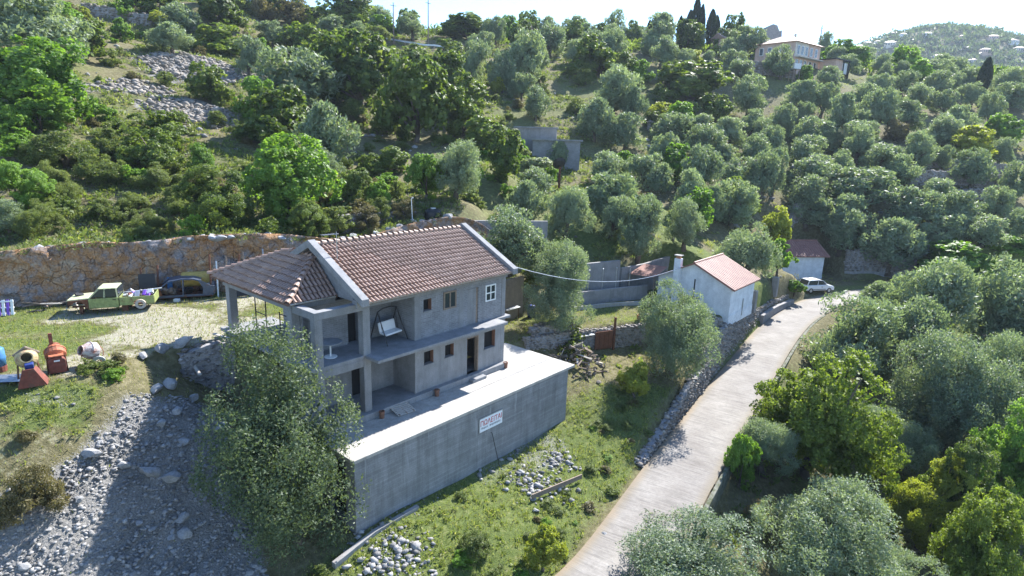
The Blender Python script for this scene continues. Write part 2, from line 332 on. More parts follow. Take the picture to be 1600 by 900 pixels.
def concrete(name, col, boards=False, blocks=False, stain=.5):
    m, t, b, o = nmat(name); v = coords(t)
    n1 = noise(t, v, 1.3, 8, .65); n2 = noise(t, coords(t, 'Object', (2.2, 2.2, .25)), 1.3, 8, .75); n3 = noise(t, v, 22, 4, .6)
    c = ramp(t, n1, [(.25, tuple(x*.72 for x in col)), (.55, col), (.8, tuple(x*1.22 for x in col))])
    k = ramp(t, n2, [(.45, 0.0), (.72, stain)])
    c = mixc(t, k, c, tuple(x*.5 for x in (col[0], col[1]*.98, col[2]*.95)))
    k3 = ramp(t, n3, [(.35, .82), (.7, 1.1)]); c = mixc(t, 1.0, c, k3, 'MULTIPLY')
    h = n3
    if boards:
        wv = N(t, 'ShaderNodeTexBrick'); wv.offset = .5; wv.inputs['Scale'].default_value = 1.0
        wv.inputs['Brick Width'].default_value = 2.9; wv.inputs['Row Height'].default_value = .115; wv.inputs['Mortar Size'].default_value = .006
        wv.inputs['Color1'].default_value = (.72, .72, .72, 1); wv.inputs['Color2'].default_value = (1.12, 1.12, 1.12, 1); wv.inputs['Mortar'].default_value = (.6, .6, .6, 1)
        mp = N(t, 'ShaderNodeMapping'); mp.inputs['Rotation'].default_value = (R(90), 0, 0); L(t, v, mp.inputs[0]); L(t, mp.outputs[0], wv.inputs['Vector'])
        c = mixc(t, .55, c, wv.outputs['Color'], 'MULTIPLY'); h = mixc(t, .6, n3, wv.outputs['Color'])
        n5 = noise(t, coords(t, 'Object', (1.2, 1.2, .12)), 2.6, 3, .6)
        c = mixc(t, ramp(t, n5, [(.62, 0.0), (.7, .35)]), c, tuple(min(1, x*1.6) for x in col))
    if blocks:
        wv = N(t, 'ShaderNodeTexBrick'); wv.inputs['Scale'].default_value = 1.0; wv.inputs['Brick Width'].default_value = .3; wv.inputs['Row Height'].default_value = .1; wv.inputs['Mortar Size'].default_value = .012
        wv.inputs['Color1'].default_value = (.8, .8, .8, 1); wv.inputs['Color2'].default_value = (1.05, 1.05, 1.05, 1); wv.inputs['Mortar'].default_value = (1.2, 1.2, 1.2, 1)
        mp = N(t, 'ShaderNodeMapping'); mp.inputs['Rotation'].default_value = (R(90), 0, 0); L(t, v, mp.inputs[0]); L(t, mp.outputs[0], wv.inputs['Vector'])
        c = mixc(t, .8, c, wv.outputs['Color'], 'MULTIPLY'); h = mixc(t, .6, n3, wv.outputs['Color'])
    L(t, c, b.inputs['Base Color']); b.inputs['Roughness'].default_value = .88; b.inputs['Specular IOR Level'].default_value = .25
    bump(t, b, h, .5, .012)
    return m
def foliage(name, dark, light, trans=.35, tip=None, rough=.55):
    m, t, b, o = nmat(name)
    at = N(t, 'ShaderNodeAttribute', attribute_name='tint'); sep = N(t, 'ShaderNodeSeparateColor'); L(t, at.outputs['Color'], sep.inputs[0])
    oi = N(t, 'ShaderNodeObjectInfo')
    f_ = maths(t, 'ADD', maths(t, 'MULTIPLY', sep.outputs[0], .55), maths(t, 'MULTIPLY', oi.outputs['Random'], .45))
    c = ramp(t, f_, [(0.05, dark), (.95, light)])
    if tip: c = mixc(t, ramp(t, sep.outputs[1], [(.82, 0.0), (.97, .7)]), c, tip)
    L(t, c, b.inputs['Base Color']); b.inputs['Roughness'].default_value = rough; b.inputs['Specular IOR Level'].default_value = .35
    tr = N(t, 'ShaderNodeBsdfTranslucent'); tc = mixc(t, 1.0, c, (1.7, 1.75, .75), 'MULTIPLY'); L(t, tc, tr.inputs[0])
    mx = N(t, 'ShaderNodeMixShader'); mx.inputs[0].default_value = trans
    L(t, b.outputs[0], mx.inputs[1]); L(t, tr.outputs[0], mx.inputs[2]); L(t, mx.outputs[0], o.inputs[0])
    return m
def rockmat(name, cols, scale=1.0, crack=True, tintvar=False):
    m, t, b, o = nmat(name); v = coords(t)
    n1 = noise(t, v, 1.1*scale, 8, .7); n2 = noise(t, v, 9*scale, 6, .7)
    c = ramp(t, n1, [(i/(len(cols)-1)*.5+.25, q) for i, q in enumerate(cols)])
    c = mixc(t, 1.0, c, ramp(t, n2, [(.3, .68), (.7, 1.18)]), 'MULTIPLY')
    if tintvar:
        at = N(t, 'ShaderNodeAttribute', attribute_name='tint'); sep = N(t, 'ShaderNodeSeparateColor'); L(t, at.outputs['Color'], sep.inputs[0])
        c = mixc(t, 1.0, c, ramp(t, sep.outputs[0], [(0, .6), (1, 1.3)]), 'MULTIPLY')
    h = n2
    if crack:
        vo = N(t, 'ShaderNodeTexVoronoi', feature='DISTANCE_TO_EDGE'); vo.inputs['Scale'].default_value = .8*scale
        ds = N(t, 'ShaderNodeVectorMath', operation='ADD'); nz = N(t, 'ShaderNodeTexNoise'); nz.inputs['Scale'].default_value = 1.5*scale; L(t, v, nz.inputs['Vector']); L(t, v, ds.inputs[0]); L(t, nz.outputs['Color'], ds.inputs[1]); L(t, ds.outputs[0], vo.inputs['Vector'])
        k = ramp(t, vo.outputs['Distance'], [(.0, .35), (.05, 1.0)]); c = mixc(t, 1.0, c, k, 'MULTIPLY'); h = mixc(t, .5, n2, k)
    L(t, c, b.inputs['Base Color']); b.inputs['Roughness'].default_value = .9; b.inputs['Specular IOR Level'].default_value = .2
    bump(t, b, h, .7, .05)
    return m
M = {}
M['conc'] = concrete('concrete', (.265, .268, .275)); M['board'] = concrete('board_marked_concrete', (.26, .265, .272), boards=True, stain=.7)
M['block'] = concrete('blockwork', (.25, .255, .268), blocks=True, stain=.3); M['slab'] = concrete('terrace_slab', (.42, .4, .365), stain=.6)
M['wallgrey'] = concrete('old_wall_concrete', (.30, .29, .28)); M['wallbrown'] = concrete('brown_wall_render', (.30, .24, .18))
M['render'] = concrete('white_render', (.74, .76, .78), stain=.12); M['pink'] = concrete('pink_render', (.62, .44, .36), stain=.15); M['cream'] = concrete('cream_render', (.66, .6, .52), stain=.15)
M['dark'] = plain('painted_interior_dark', (.012, .012, .013), .9); M['brick'] = plain('clay_brick', (.2, .1, .065), .85)  # first one: near-black colour standing in for unlit interiors
M['wood'] = plain('weathered_wood', (.22, .17, .13), .85, scale=9); M['woodpale'] = plain('pale_wood', (.42, .38, .33), .85, scale=9)
M['rust'] = plain('rusty_metal', (.16, .07, .04), .8, .3, .4); M['steel'] = plain('galvanised_steel', (.42, .44, .46), .45, .8); M['blackm'] = plain('black_metal', (.02, .02, .022), .5)
M['white'] = plain('white_paint', (.75, .76, .76), .5, var=.08); M['cushion'] = plain('white_cushion', (.72, .72, .72), .8, var=.06)
M['glass'] = plain('dark_glass', (.03, .04, .05), .08, spec=.8, var=.1); M['tyre'] = plain('rubber', (.02, .02, .02), .85)
M['lime'] = plain('faded_lime_paint', (.24, .28, .1), .55, var=.3, rust=(.16, .1, .05), rust_amt=.6); M['limeroof'] = plain('bleached_lime_paint', (.42, .44, .27), .6, var=.3)
M['bluecar'] = plain('faded_blue_paint', (.07, .09, .13), .4, .1, rust=(.13, .07, .05), rust_amt=.6); M['carwhite'] = plain('car_white', (.78, .79, .8), .25, var=.02, spec=.6)
M['orange'] = plain('orange_paint', (.4, .12, .055), .7, var=.35, rust=(.16, .07, .045), rust_amt=.53); M['redox'] = plain('red_oxide_paint', (.17, .05, .035), .75, var=.35, rust=(.12, .06, .045), rust_amt=.58)
M['mixyellow'] = plain('faded_yellow_paint', (.42, .33, .17), .75, var=.3, rust=(.26, .16, .1), rust_amt=.54); M['mixwhite'] = plain('cement_crusted_white', (.45, .41, .39), .85, var=.3, rust=(.24, .09, .06), rust_amt=.53)
M['blue'] = plain('blue_plastic', (.04, .16, .34), .6, var=.3); M['bluedark'] = plain('dark_blue_plastic', (.02, .04, .18), .5); M['black'] = plain('black_plastic', (.012, .012, .014), .45); M['ochre'] = plain('ochre_tank', (.42, .3, .08), .7)
M['purple'] = plain('purple_paint', (.2, .08, .5), .6); M['signwhite'] = plain('sign_white', (.75, .77, .8), .5, var=.04); M['red'] = plain('sign_red', (.45, .02, .03), .6, var=.05); M['ink'] = plain('sign_ink', (.1, .11, .15), .7, var=.05)
M['terracotta'] = plain('terracotta', (.45, .2, .1), .8)
def tilemat(name, a, b_, c_):
    m, t, b, o = nmat(name); v = coords(t); oi = N(t, 'ShaderNodeObjectInfo')
    at = N(t, 'ShaderNodeAttribute', attribute_name='tint'); sep = N(t, 'ShaderNodeSeparateColor'); L(t, at.outputs['Color'], sep.inputs[0])
    g = N(t, 'ShaderNodeNewGeometry'); n1 = noise(t, g.outputs['Position'], 1.4, 6, .7); n2 = noise(t, g.outputs['Position'], 14, 4, .7)
    k = maths(t, 'ADD', maths(t, 'MULTIPLY', maths(t, 'ADD', oi.outputs['Random'], sep.outputs[0]), .13), maths(t, 'MULTIPLY', n1, .85))
    c = ramp(t, k, [(.3, a), (.55, b_), (.8, c_)])
    c = mixc(t, ramp(t, n2, [(.5, 0.0), (.75, .55)]), c, (.12, .1, .085))
    L(t, c, b.inputs['Base Color']); b.inputs['Roughness'].default_value = .62; b.inputs['Specular IOR Level'].default_value = .45; bump(t, b, n2, .3, .01)
    return m
M['tile'] = tilemat('roof_tile', (.24, .15, .11), (.34, .225, .175), (.45, .335, .28)); M['tile2'] = tilemat('roof_tile_red', (.2, .08, .06), (.27, .12, .09), (.35, .19, .15)); M['tilebed'] = plain('tile_channel', (.15, .085, .065), .85); M['moss'] = plain('mossy_concrete', (.15, .15, .12), .95, var=.45, scale=4, rust=(.06, .07, .03), rust_amt=.5)
M['olive'] = foliage('olive_leaves', (.115, .16, .105), (.24, .295, .2), .34, (.32, .37, .26)); M['oak'] = foliage('oak_leaves', (.055, .09, .02), (.15, .205, .045), .42, (.27, .31, .09))
M['green'] = foliage('bright_leaves', (.075, .15, .022), (.19, .31, .05), .45, (.28, .4, .1)); M['yellow'] = foliage('yellow_leaves', (.16, .19, .03), (.29, .32, .06), .44, (.38, .39, .1))
M['brown'] = foliage('brown_leaves', (.08, .075, .035), (.17, .15, .07), .3, (.25, .2, .1)); M['scrub'] = foliage('scrub_leaves', (.07, .105, .03), (.175, .215, .07), .4, (.28, .27, .11)); M['cypress'] = foliage('cypress_leaves', (.018, .035, .02), (.05, .075, .035), .2)
M['pale'] = foliage('pale_leaves', (.13, .17, .08), (.3, .34, .2), .4, (.45, .48, .33)); M['holm'] = foliage('holm_leaves', (.055, .085, .045), (.125, .165, .09), .32, (.19, .235, .13)); M['kermes'] = foliage('kermes_leaves', (.095, .135, .022), (.205, .265, .045), .44, (.33, .39, .09)); M['autumn'] = foliage('autumn_leaves', (.2, .1, .04), (.34, .26, .1), .4)
M['grass'] = foliage('grass_blades', (.09, .14, .03), (.26, .28, .09), .4, (.42, .37, .2)); M['drygrass'] = foliage('dry_grass', (.15, .15, .06), (.30, .26, .13), .35, (.42, .36, .22))
M['bark'] = plain('bark', (.11, .09, .07), .95, var=.4, scale=12); M['barkpale'] = plain('pale_bark', (.34, .31, .27), .95, var=.4, scale=12)
M['rock'] = rockmat('limestone', [(.22, .22, .225), (.33, .33, .33), (.45, .44, .43)], 2.0, False); M['stones'] = rockmat('loose_stones', [(.19, .187, .185), (.28, .275, .27), (.38, .37, .36)], 2.0, False, True)
M['darkstone'] = rockmat('dark_dry_stone', [(.16, .15, .15), (.26, .24, .23), (.36, .34, .32)], 2.0, False, True); M['drystone'] = rockmat('dry_stone', [(.2, .175, .15), (.3, .27, .235), (.4, .36, .32)], 2.0, False, True); M['darkrock'] = rockmat('dark_rock', [(.2, .19, .19), (.32, .31, .31), (.44, .42, .4)], 2.0, False)
# ---------------------------------------------------------------- ground
RUBBLE = [(-15.9, 23.4), (-14.1, 25.4), (-12.6, 24.5), (-10.8, 22.4), (-9.6, 19.6), (-12, 15.5), (-18.5, 13.5), (-19, 16.6), (-17.2, 18.6), (-16.2, 20.6), (-15.8, 22)]
SCREE = [[(-54.4, 89.1), (-52.6, 98.7), (-44.5, 95.9), (-39.2, 97), (-42.8, 86.1), (-48.7, 83.8)], [(-43.5, 71.5), (-41, 78), (-34.6, 75.9), (-33.0, 69.2), (-37.9, 67.0)], [(-49.8, 71.4), (-48.3, 79.5), (-44.6, 80.4), (-44.5, 75)]]
VERGE = [(-8.2, 20), (-6.4, 22.4), (4.2, 36.2), (6.0, 37.6), (11, 38.2), (7.4, 31.0), (3.2, 24.0), (0.6, 20.5), (-6, 12), (-10, 14)]
def zones(X, Y):
    nA = fbm(X/2.5, Y/2.5, 41)+.5; nB = fbm(X/11, Y/11, 47)+.5
    pl = sstep(-1, .6, sdpoly(X, Y, PLATEAU)); vg = sstep(-1.2, .8, sdpoly(X, Y, VERGE)); yd = sstep(-.3, .3, sdpoly(X, Y, YARD)); rb = sstep(-1.4, .6, sdpoly(X, Y, RUBBLE)+(nA-.5)*1.5)
    sc = np.zeros_like(X)
    for P in SCREE: sc = np.maximum(sc, sstep(-2, 1.5, sdpoly(X, Y, P)+(nA-.5)*5))
    grove = sstep(50, 60, Y)*sstep(-2, 8, X)*(1-sstep(120, 160, Y)) + sstep(8, 14, X)*sstep(60, 50, Y)*.6
    bank = sstep(-2, 2, sdpoly(X, Y, [(-30, 8), (-30, 20), (-21, 22.5), (-17.5, 23.5), (-16, 20), (-20, 12)]))
    gr = .16 + .3*sstep(.45, .65, nB)
    gr = gr*(1-pl) + pl*(.26+.5*sstep(.46, .62, nB*.5+nA*.5))
    gr = np.maximum(gr, vg*(.55+.6*(nA-.3))); gr = np.maximum(gr, yd*(.35+.8*(nA-.35))); gr = np.maximum(gr, grove*sstep(.46, .6, nB)*(.75-.5*sstep(62, 95, Y))); gr = np.maximum(gr, bank*(.3+.7*sstep(.4, .6, nA)))
    st = np.maximum(np.maximum(rb, sc), .28*sstep(.55, .7, nA)*(1-pl)); st = np.maximum(st, vg*sstep(.58, .68, nB)*.5); st = np.maximum(st, .55*bank*sstep(.55, .68, nA))
    gr = gr*(1-.9*np.maximum(rb, sc*.9))
    dirt = np.maximum(pl*(.24+.6*sstep(.54, .4, nB*.5+nA*.5)), .35*sstep(.5, .66, fbm(X/17, Y/17, 53)+.5)*(1-pl))
    return np.clip(gr, 0, 1), np.clip(st, 0, 1), np.clip(dirt, 0, 1)
def axis(lo, a, b, hi, fine, grow):
    v = list(np.arange(a, b, fine)); s = fine; x = b
    while x < hi: v.append(x); s = min(s*grow, 22); x += s
    v.append(hi); s = fine; x = a; left = []
    while x > lo: s = min(s*grow, 22); x -= s; left.append(max(x, lo))
    return np.array(sorted(set(np.round(left+v, 3))))
gx = axis(-650, -36, 44, 1300, .32, 1.035); gy = axis(-55, 12, 76, 1250, .32, 1.03)
GX, GY = np.meshgrid(gx, gy); GZ = ground(GX.ravel(), GY.ravel())
micro = (fbm(GX.ravel()/.7, GY.ravel()/.7, 61, 3))*.16
za, zb, zc = zones(GX.ravel(), GY.ravel())
_rd, _rz, _rs = road_dist(GX.ravel(), GY.ravel())
GZm = GZ + micro*np.where(_rd < 2.6, 0, 1)*(.4+zb)
nx, ny = len(gx), len(gy); idx = np.arange(nx*ny).reshape(ny, nx)
GF = np.stack([idx[:-1, :-1].ravel(), idx[:-1, 1:].ravel(), idx[1:, 1:].ravel(), idx[1:, :-1].ravel()], -1)
gme = mesh_np('ground', np.stack([GX.ravel(), GY.ravel(), GZm], -1), GF, None, None, True)
ga = gme.color_attributes.new('zone', 'FLOAT_COLOR', 'POINT'); ga.data.foreach_set('color', np.stack([za, zb, zc, np.ones_like(za)], -1).astype(np.float32).ravel())
def groundmat():
    m, t, b, o = nmat('ground'); v = coords(t)
    at = N(t, 'ShaderNodeAttribute', attribute_name='zone'); sp = N(t, 'ShaderNodeSeparateColor'); L(t, at.outputs['Color'], sp.inputs[0])
    n1 = noise(t, v, .35, 8, .7); n2 = noise(t, v, 3.2, 8, .7); n3 = noise(t, v, 17, 5, .7)
    dry = ramp(t, n2, [(.28, (.07, .07, .035)), (.5, (.15, .135, .07)), (.72, (.27, .24, .15))])
    gra = ramp(t, n2, [(.3, (.06, .09, .025)), (.55, (.125, .155, .048)), (.75, (.24, .24, .11))])
    stn = ramp(t, n3, [(.3, (.14, .135, .12)), (.55, (.26, .25, .235)), (.75, (.38, .37, .35))])
    vo = N(t, 'ShaderNodeTexVoronoi', feature='DISTANCE_TO_EDGE'); vo.inputs['Scale'].default_value = 5.5; L(t, v, vo.inputs['Vector'])
    red = ramp(t, n2, [(.3, (.22, .195, .13)), (.55, (.35, .325, .25)), (.75, (.46, .44, .37))])
    def k(ch, n_, lo, hi): return ramp(t, maths(t, 'ADD', sp.outputs[ch], maths(t, 'MULTIPLY', maths(t, 'SUBTRACT', n_, .5), .9)), [(lo, 0.0), (hi, 1.0)])
    c = mixc(t, k(2, n2, .35, .6), dry, red); c = mixc(t, k(0, n2, .3, .6), c, gra); c = mixc(t, k(1, n3, .4, .6), c, stn)
    L(t, c, b.inputs['Base Color']); b.inputs['Roughness'].default_value = .95; b.inputs['Specular IOR Level'].default_value = .1
    hh = maths(t, 'ADD', n3, maths(t, 'MULTIPLY', vo.outputs['Distance'], maths(t, 'MULTIPLY', sp.outputs[1], .8)))
    bump(t, b, hh, .9, .09)
    return m
M['ground'] = groundmat(); gme.materials.append(M['ground'])
tag(link('ground', gme), 'stony hillside and yard of dry earth, grass and limestone', 'ground', kind='structure')
# ---------------------------------------------------------------- road
def roadmat():
    m, t, b, o = nmat('road_concrete'); uv = N(t, 'ShaderNodeUVMap').outputs[0]; v = coords(t)
    mp = N(t, 'ShaderNodeMapping'); mp.inputs['Scale'].default_value = (.6, 7.0, 1); L(t, uv, mp.inputs[0])
    g1 = noise(t, mp.outputs[0], 1.0, 3, .6, .3); n1 = noise(t, v, .5, 8, .65); n2 = noise(t, v, 7, 6, .7)
    c = ramp(t, n1, [(.3, (.18, .162, .145)), (.55, (.24, .222, .2)), (.75, (.3, .28, .255))])
    c = mixc(t, 1.0, c, ramp(t, n2, [(.3, .82), (.7, 1.1)]), 'MULTIPLY'); c = mixc(t, 1.0, c, ramp(t, g1, [(.32, .74), (.55, 1.05)]), 'MULTIPLY')
    sx = N(t, 'ShaderNodeSeparateXYZ'); L(t, uv, sx.inputs[0])
    ed = ramp(t, maths(t, 'ADD', maths(t, 'ABSOLUTE', maths(t, 'SUBTRACT', sx.outputs[0], 2.1)), maths(t, 'MULTIPLY', n2, .9)), [(0.0, 0.0), (1.0, 0.0)]); ed = ramp(t, maths(t, 'DIVIDE', maths(t, 'ADD', maths(t, 'ABSOLUTE', maths(t, 'SUBTRACT', sx.outputs[0], 2.1)), maths(t, 'MULTIPLY', n2, .8)), 2.8), [(.62, 0.0), (.86, .85)]); c = mixc(t, ed, c, (.17, .14, .09)); c = mixc(t, ramp(t, noise(t, v, 1.9, 7, .75), [(.55, 0.0), (.75, .5)]), c, (.17, .155, .135))
    k = ramp(t, maths(t, 'ADD', maths(t, 'MULTIPLY', sx.outputs[0], -.9), maths(t, 'MULTIPLY', n1, 1.3)), [(.2, 0.0), (.75, .55)])
    c = mixc(t, k, c, (.28, .2, .12))
    L(t, c, b.inputs['Base Color']); b.inputs['Roughness'].default_value = .85; b.inputs['Specular IOR Level'].default_value = .25
    bump(t, b, g1, .6, .02); return m
M['road'] = roadmat()
def strip(name, offs, mat, zoff, parent=None, sub=1, i0=0, i1=None):
    P = ROADC[i0:i1]; T = np.gradient(P[:, :2], axis=0); T /= np.linalg.norm(T, axis=1)[:, None]; Rt = np.stack([T[:, 1], -T[:, 0]], -1)
    V = []; s = np.concatenate([[0], np.cumsum(np.linalg.norm(np.diff(P[:, :2], axis=0), axis=1))]); uvs = []
    k = len(offs)
    for i in range(len(P)):
        for j, (a, dz) in enumerate(offs):
            wob = .06*math.sin(s[i]*1.3+j)+.05*math.sin(s[i]*3.1) if j in (0, k-1) else 0
            V.append((P[i, 0]+Rt[i, 0]*(a+wob), P[i, 1]+Rt[i, 1]*(a+wob), P[i, 2]+zoff+dz)); uvs.append((a+2.1, s[i]))
    F = [(i*k+j, i*k+j+1, (i+1)*k+j+1, (i+1)*k+j) for i in range(len(P)-1) for j in range(k-1)]
    me = bpy.data.meshes.new(name); me.from_pydata(V, [], F); uvl = me.uv_layers.new(name='UVMap')
    for lp in me.loops: uvl.data[lp.index].uv = uvs[lp.vertex_index]
    me.materials.append(mat); return link(name, me, parent)
ro = strip('road', [(-2.05, -.25), (-1.95, 0), (-.9, .02), (0, .03), (.9, .02), (1.9, 0), (2.0, -.25)], M['road'], 0.0)
tag(ro, 'narrow ribbed concrete lane climbing past the small white house', 'road', kind='structure')
def wallpath(name, path, thick, mat, z0f, z1f, parent=None, bevel=0):
    """vertical slab along a path of (x, y); bottom z0f(x, y), top z1f(x, y)"""
    P = np.array(path, float); T = np.gradient(P, axis=0); T /= np.linalg.norm(T, axis=1)[:, None]; Nn = np.stack([-T[:, 1], T[:, 0]], -1)
    V = []; n = len(P)
    for i in range(n):
        a, b = P[i]-Nn[i]*thick/2, P[i]+Nn[i]*thick/2; z0, z1 = z0f(i, *P[i]), z1f(i, *P[i])
        V += [(a[0], a[1], z0), (b[0], b[1], z0), (b[0], b[1], z1), (a[0], a[1], z1)]
    F = [(i*4+j, i*4+(j+1) % 4, i*4+4+(j+1) % 4, i*4+4+j) for i in range(n-1) for j in range(4)] + [(0, 1, 2, 3), ((n-1)*4+3, (n-1)*4+2, (n-1)*4+1, (n-1)*4)]
    mb = MB(); mb.add(V, F); return mb.build(name, mat, parent, bevel=bevel)
def offset_road(a, i0, i1, step=2):
    P = ROADC[i0:i1:step]; T = np.gradient(P[:, :2], axis=0); T /= np.linalg.norm(T, axis=1)[:, None]
    return [(P[i, 0]+T[i, 1]*a, P[i, 1]-T[i, 0]*a) for i in range(len(P))], P[:, 2]
# low kerb along the right edge of the road
kp, kz = offset_road(2.12, 20, 150)
kk = wallpath('road_kerb', kp, .22, M['moss'], lambda i, x, y: kz[i]-1.6, lambda i, x, y: kz[i]+.13, bevel=.02)
tag(kk, 'mossy low concrete kerb along the right edge of the road', 'kerb', kind='structure')
# ---------------------------------------------------------------- quarried cliff behind the plateau
def cliff():
    P = dense(CLIFF, .16); n = len(P); T = np.gradient(P, axis=0); T /= np.linalg.norm(T, axis=1)[:, None]; Nn = np.stack([T[:, 1], -T[:, 0]], -1)
    top = ground(P[:, 0]-Nn[:, 0]*1.2, P[:, 1]-Nn[:, 1]*1.2); s = np.concatenate([[0], np.cumsum(np.linalg.norm(np.diff(P, axis=0), axis=1))])
    K = 30; V = np.zeros((n, K, 3))
    rs = np.random.default_rng(71); cs, cz_ = 1.05, .85; gw, gh = int(s[-1]/cs)+4, 14
    jx, jz, jo, jt = rs.random((gw, gh)), rs.random((gw, gh)), rs.random((gw, gh)), rs.normal(size=(gw, gh, 2))
    def blocks(sv, zv):
        ci, ck = np.floor(sv/cs).astype(int)+1, np.floor(zv/cz_).astype(int)+1; d1 = np.full(sv.shape, 9.); d2 = d1.copy(); o_ = np.zeros(sv.shape)
        for a in (-1, 0, 1):
            for b in (-1, 0, 1):
                u, w_ = np.clip(ci+a, 0, gw-1), np.clip(ck+b, 0, gh-1); px, pz = (u-1+jx[u, w_])*cs, (w_-1+jz[u, w_])*cz_
                d = np.hypot((sv-px)/cs, (zv-pz)/cz_); val = jo[u, w_]+.25*(jt[u, w_, 0]*(sv-px)+jt[u, w_, 1]*(zv-pz))
                m1 = d < d1; d2 = np.where(m1, d1, np.minimum(d2, d)); o_ = np.where(m1, val, o_); d1 = np.where(m1, d, d1)
        return o_, d2-d1
    for j in range(K):
        t = j/(K-1); z = 2.2+(top+.3-2.2)*t
        o_, ed = blocks(s+.35*(vnoise(s/.6, z/.6, 74)-.5), z+.3*(vnoise(s/.6+9, z/.6, 75)-.5)); big = (vnoise(s/3.2, z/7, 71)-.5)*1.1 + (o_-.5)*.38 - .07*(ed < .07) + (vnoise(s/.3, z/.25, 79)-.5)*.16
        off = .95 - t*.55 + big*(1 if j < K-2 else .5)
        V[:, j, 0] = P[:, 0]+Nn[:, 0]*off; V[:, j, 1] = P[:, 1]+Nn[:, 1]*off; V[:, j, 2] = z
    back = np.stack([P[:, 0]-Nn[:, 0]*1.6, P[:, 1]-Nn[:, 1]*1.6, top-.3], -1)[:, None]
    V = np.concatenate([V, back], 1); K += 1
    ix = np.arange(n*K).reshape(n, K)
    F = np.stack([ix[:-1, :-1].ravel(), ix[1:, :-1].ravel(), ix[1:, 1:].ravel(), ix[:-1, 1:].ravel()], -1)
    m, t, b, o = nmat('cliff_rock'); v = coords(t); vs = coords(t, 'Object', (1, 1, .28))
    n1 = noise(t, v, .42, 8, .7); n2 = noise(t, vs, 1.6, 8, .7); n3 = noise(t, v, 9, 6, .7)
    c = ramp(t, n1, [(.3, (.2, .2, .22)), (.42, (.31, .28, .27)), (.52, (.42, .23, .105)), (.62, (.46, .37, .27)), (.75, (.34, .165, .07))])
    c = mixc(t, ramp(t, n2, [(.5, 0.0), (.66, .8)]), c, (.38, .185, .07)); c = mixc(t, ramp(t, n2, [(.22, .75), (.36, 0.0)]), c, (.09, .065, .055))
    vo = N(t, 'ShaderNodeTexVoronoi', feature='DISTANCE_TO_EDGE'); vo.inputs['Scale'].default_value = 1.15; ds = N(t, 'ShaderNodeVectorMath', operation='ADD'); nz = N(t, 'ShaderNodeTexNoise'); nz.inputs['Scale'].default_value = 1.1; L(t, v, nz.inputs['Vector']); L(t, v, ds.inputs[0]); L(t, nz.outputs['Color'], ds.inputs[1]); L(t, ds.outputs[0], vo.inputs['Vector'])
    ck = ramp(t, vo.outputs['Distance'], [(0, .3), (.018, 1.0)]); c = mixc(t, .4, c, ck, 'MULTIPLY'); c = mixc(t, 1.0, c, ramp(t, n3, [(.3, .5), (.7, 1.4)]), 'MULTIPLY'); c = mixc(t, ramp(t, noise(t, v, 2.6, 6, .75), [(.56, 0.0), (.68, .75)]), c, (.5, .44, .36))
    L(t, c, b.inputs['Base Color']); b.inputs['Roughness'].default_value = .9; b.inputs['Specular IOR Level'].default_value = .2; bump(t, b, maths(t, 'ADD', n3, ck), 1.0, .15)
    o_ = link('cliff', mesh_np('cliff', V.reshape(-1, 3), F, m)); return tag(o_, 'quarried ochre and grey rock face behind the parked wrecks', 'cliff', kind='structure')
cliff()
# ---------------------------------------------------------------- dry-stone walls
def dry_wall(label, path, ht, thick=.5, size=.16, seed=1, base=None, cat='wall', group=None, name='dry_stone_wall', mat='drystone', batter=.1):
    P = dense([(x, y) for x, y in path], .3); rs = np.random.default_rng(seed)
    zb = base if base is not None else None
    gzv = ground(P[:, 0], P[:, 1]); g0 = gzv if zb is None else np.interp(np.linspace(0, 1, len(P)), np.linspace(0, 1, len(zb)), zb)
    hv = np.interp(np.linspace(0, 1, len(P)), np.linspace(0, 1, len(ht)), ht) if isinstance(ht, (list, tuple)) else np.full(len(P), ht)
    c = P.mean(0); root = empty(name, (c[0], c[1], float(g0.mean())), 0, label, cat, group)
    sh = np.array([c[0], c[1], g0.mean()])
    T = np.gradient(P, axis=0); T /= np.linalg.norm(T, axis=1)[:, None]; Nn = np.stack([-T[:, 1], T[:, 0]], -1)
    Lh = [(float(p[0]-c[0]), float(p[1]-c[1])) for p in P]
    wallpath('wall_core', Lh, thick*.72, M['darkrock'], lambda i, x, y: float(g0[i]-sh[2]-.8), lambda i, x, y: float(g0[i]+hv[i]-sh[2]-.06), root)
    pts = []; sz = []
    ln = np.linalg.norm(np.diff(P, axis=0), axis=1).sum(); hm = float(hv.max())
    rows = int((hm+.3)/(size*1.15))+1; colsn = int(ln/(size*1.75))
    for side in (-1, 1):
        for r_ in range(rows):
            for k in range(colsn):
                u = (k+rs.random()*.7)/colsn*(len(P)-1); i = int(u); f_ = u-i; i2 = min(i+1, len(P)-1)
                p = P[i]*(1-f_)+P[i2]*f_; z = -.3+r_*size*1.15+rs.normal()*.02
                if z > hv[i]: continue
                off = side*(thick/2-.05-batter*max(z, 0)/max(hm, .1)*.5)+rs.normal()*.025
                pts.append((p[0]+Nn[i, 0]*off, p[1]+Nn[i, 1]*off, g0[i]+z)); sz.append(size*(.6+.55*rs.random()))
    for k in range(int(colsn*1.6)):
        i = int(rs.random()*(len(P)-1)); off = (rs.random()-.5)*thick
        pts.append((P[i, 0]+Nn[i, 0]*off, P[i, 1]+Nn[i, 1]*off, g0[i]+hv[i]-.02+rs.normal()*.05)); sz.append(size*(.6+.7*rs.random()))
    V, F, cl = stones_np(np.array(pts)-sh, np.array(sz), seed+5, .62)
    tag(link('stones', mesh_np('stones', V, F, M[mat], cl), root), kind='stuff')
    return root
rp, rz_ = offset_road(-2.3, 74, 118, 3)
dry_wall('tall rough dry-stone wall holding the bank beside the road', rp[:10], [.15, .7, 1.3, 1.9, 2.2], .6, .14, 3, base=list(rz_[:10]-.1))
rp, rz_ = offset_road(-2.5, 98, 132, 3)
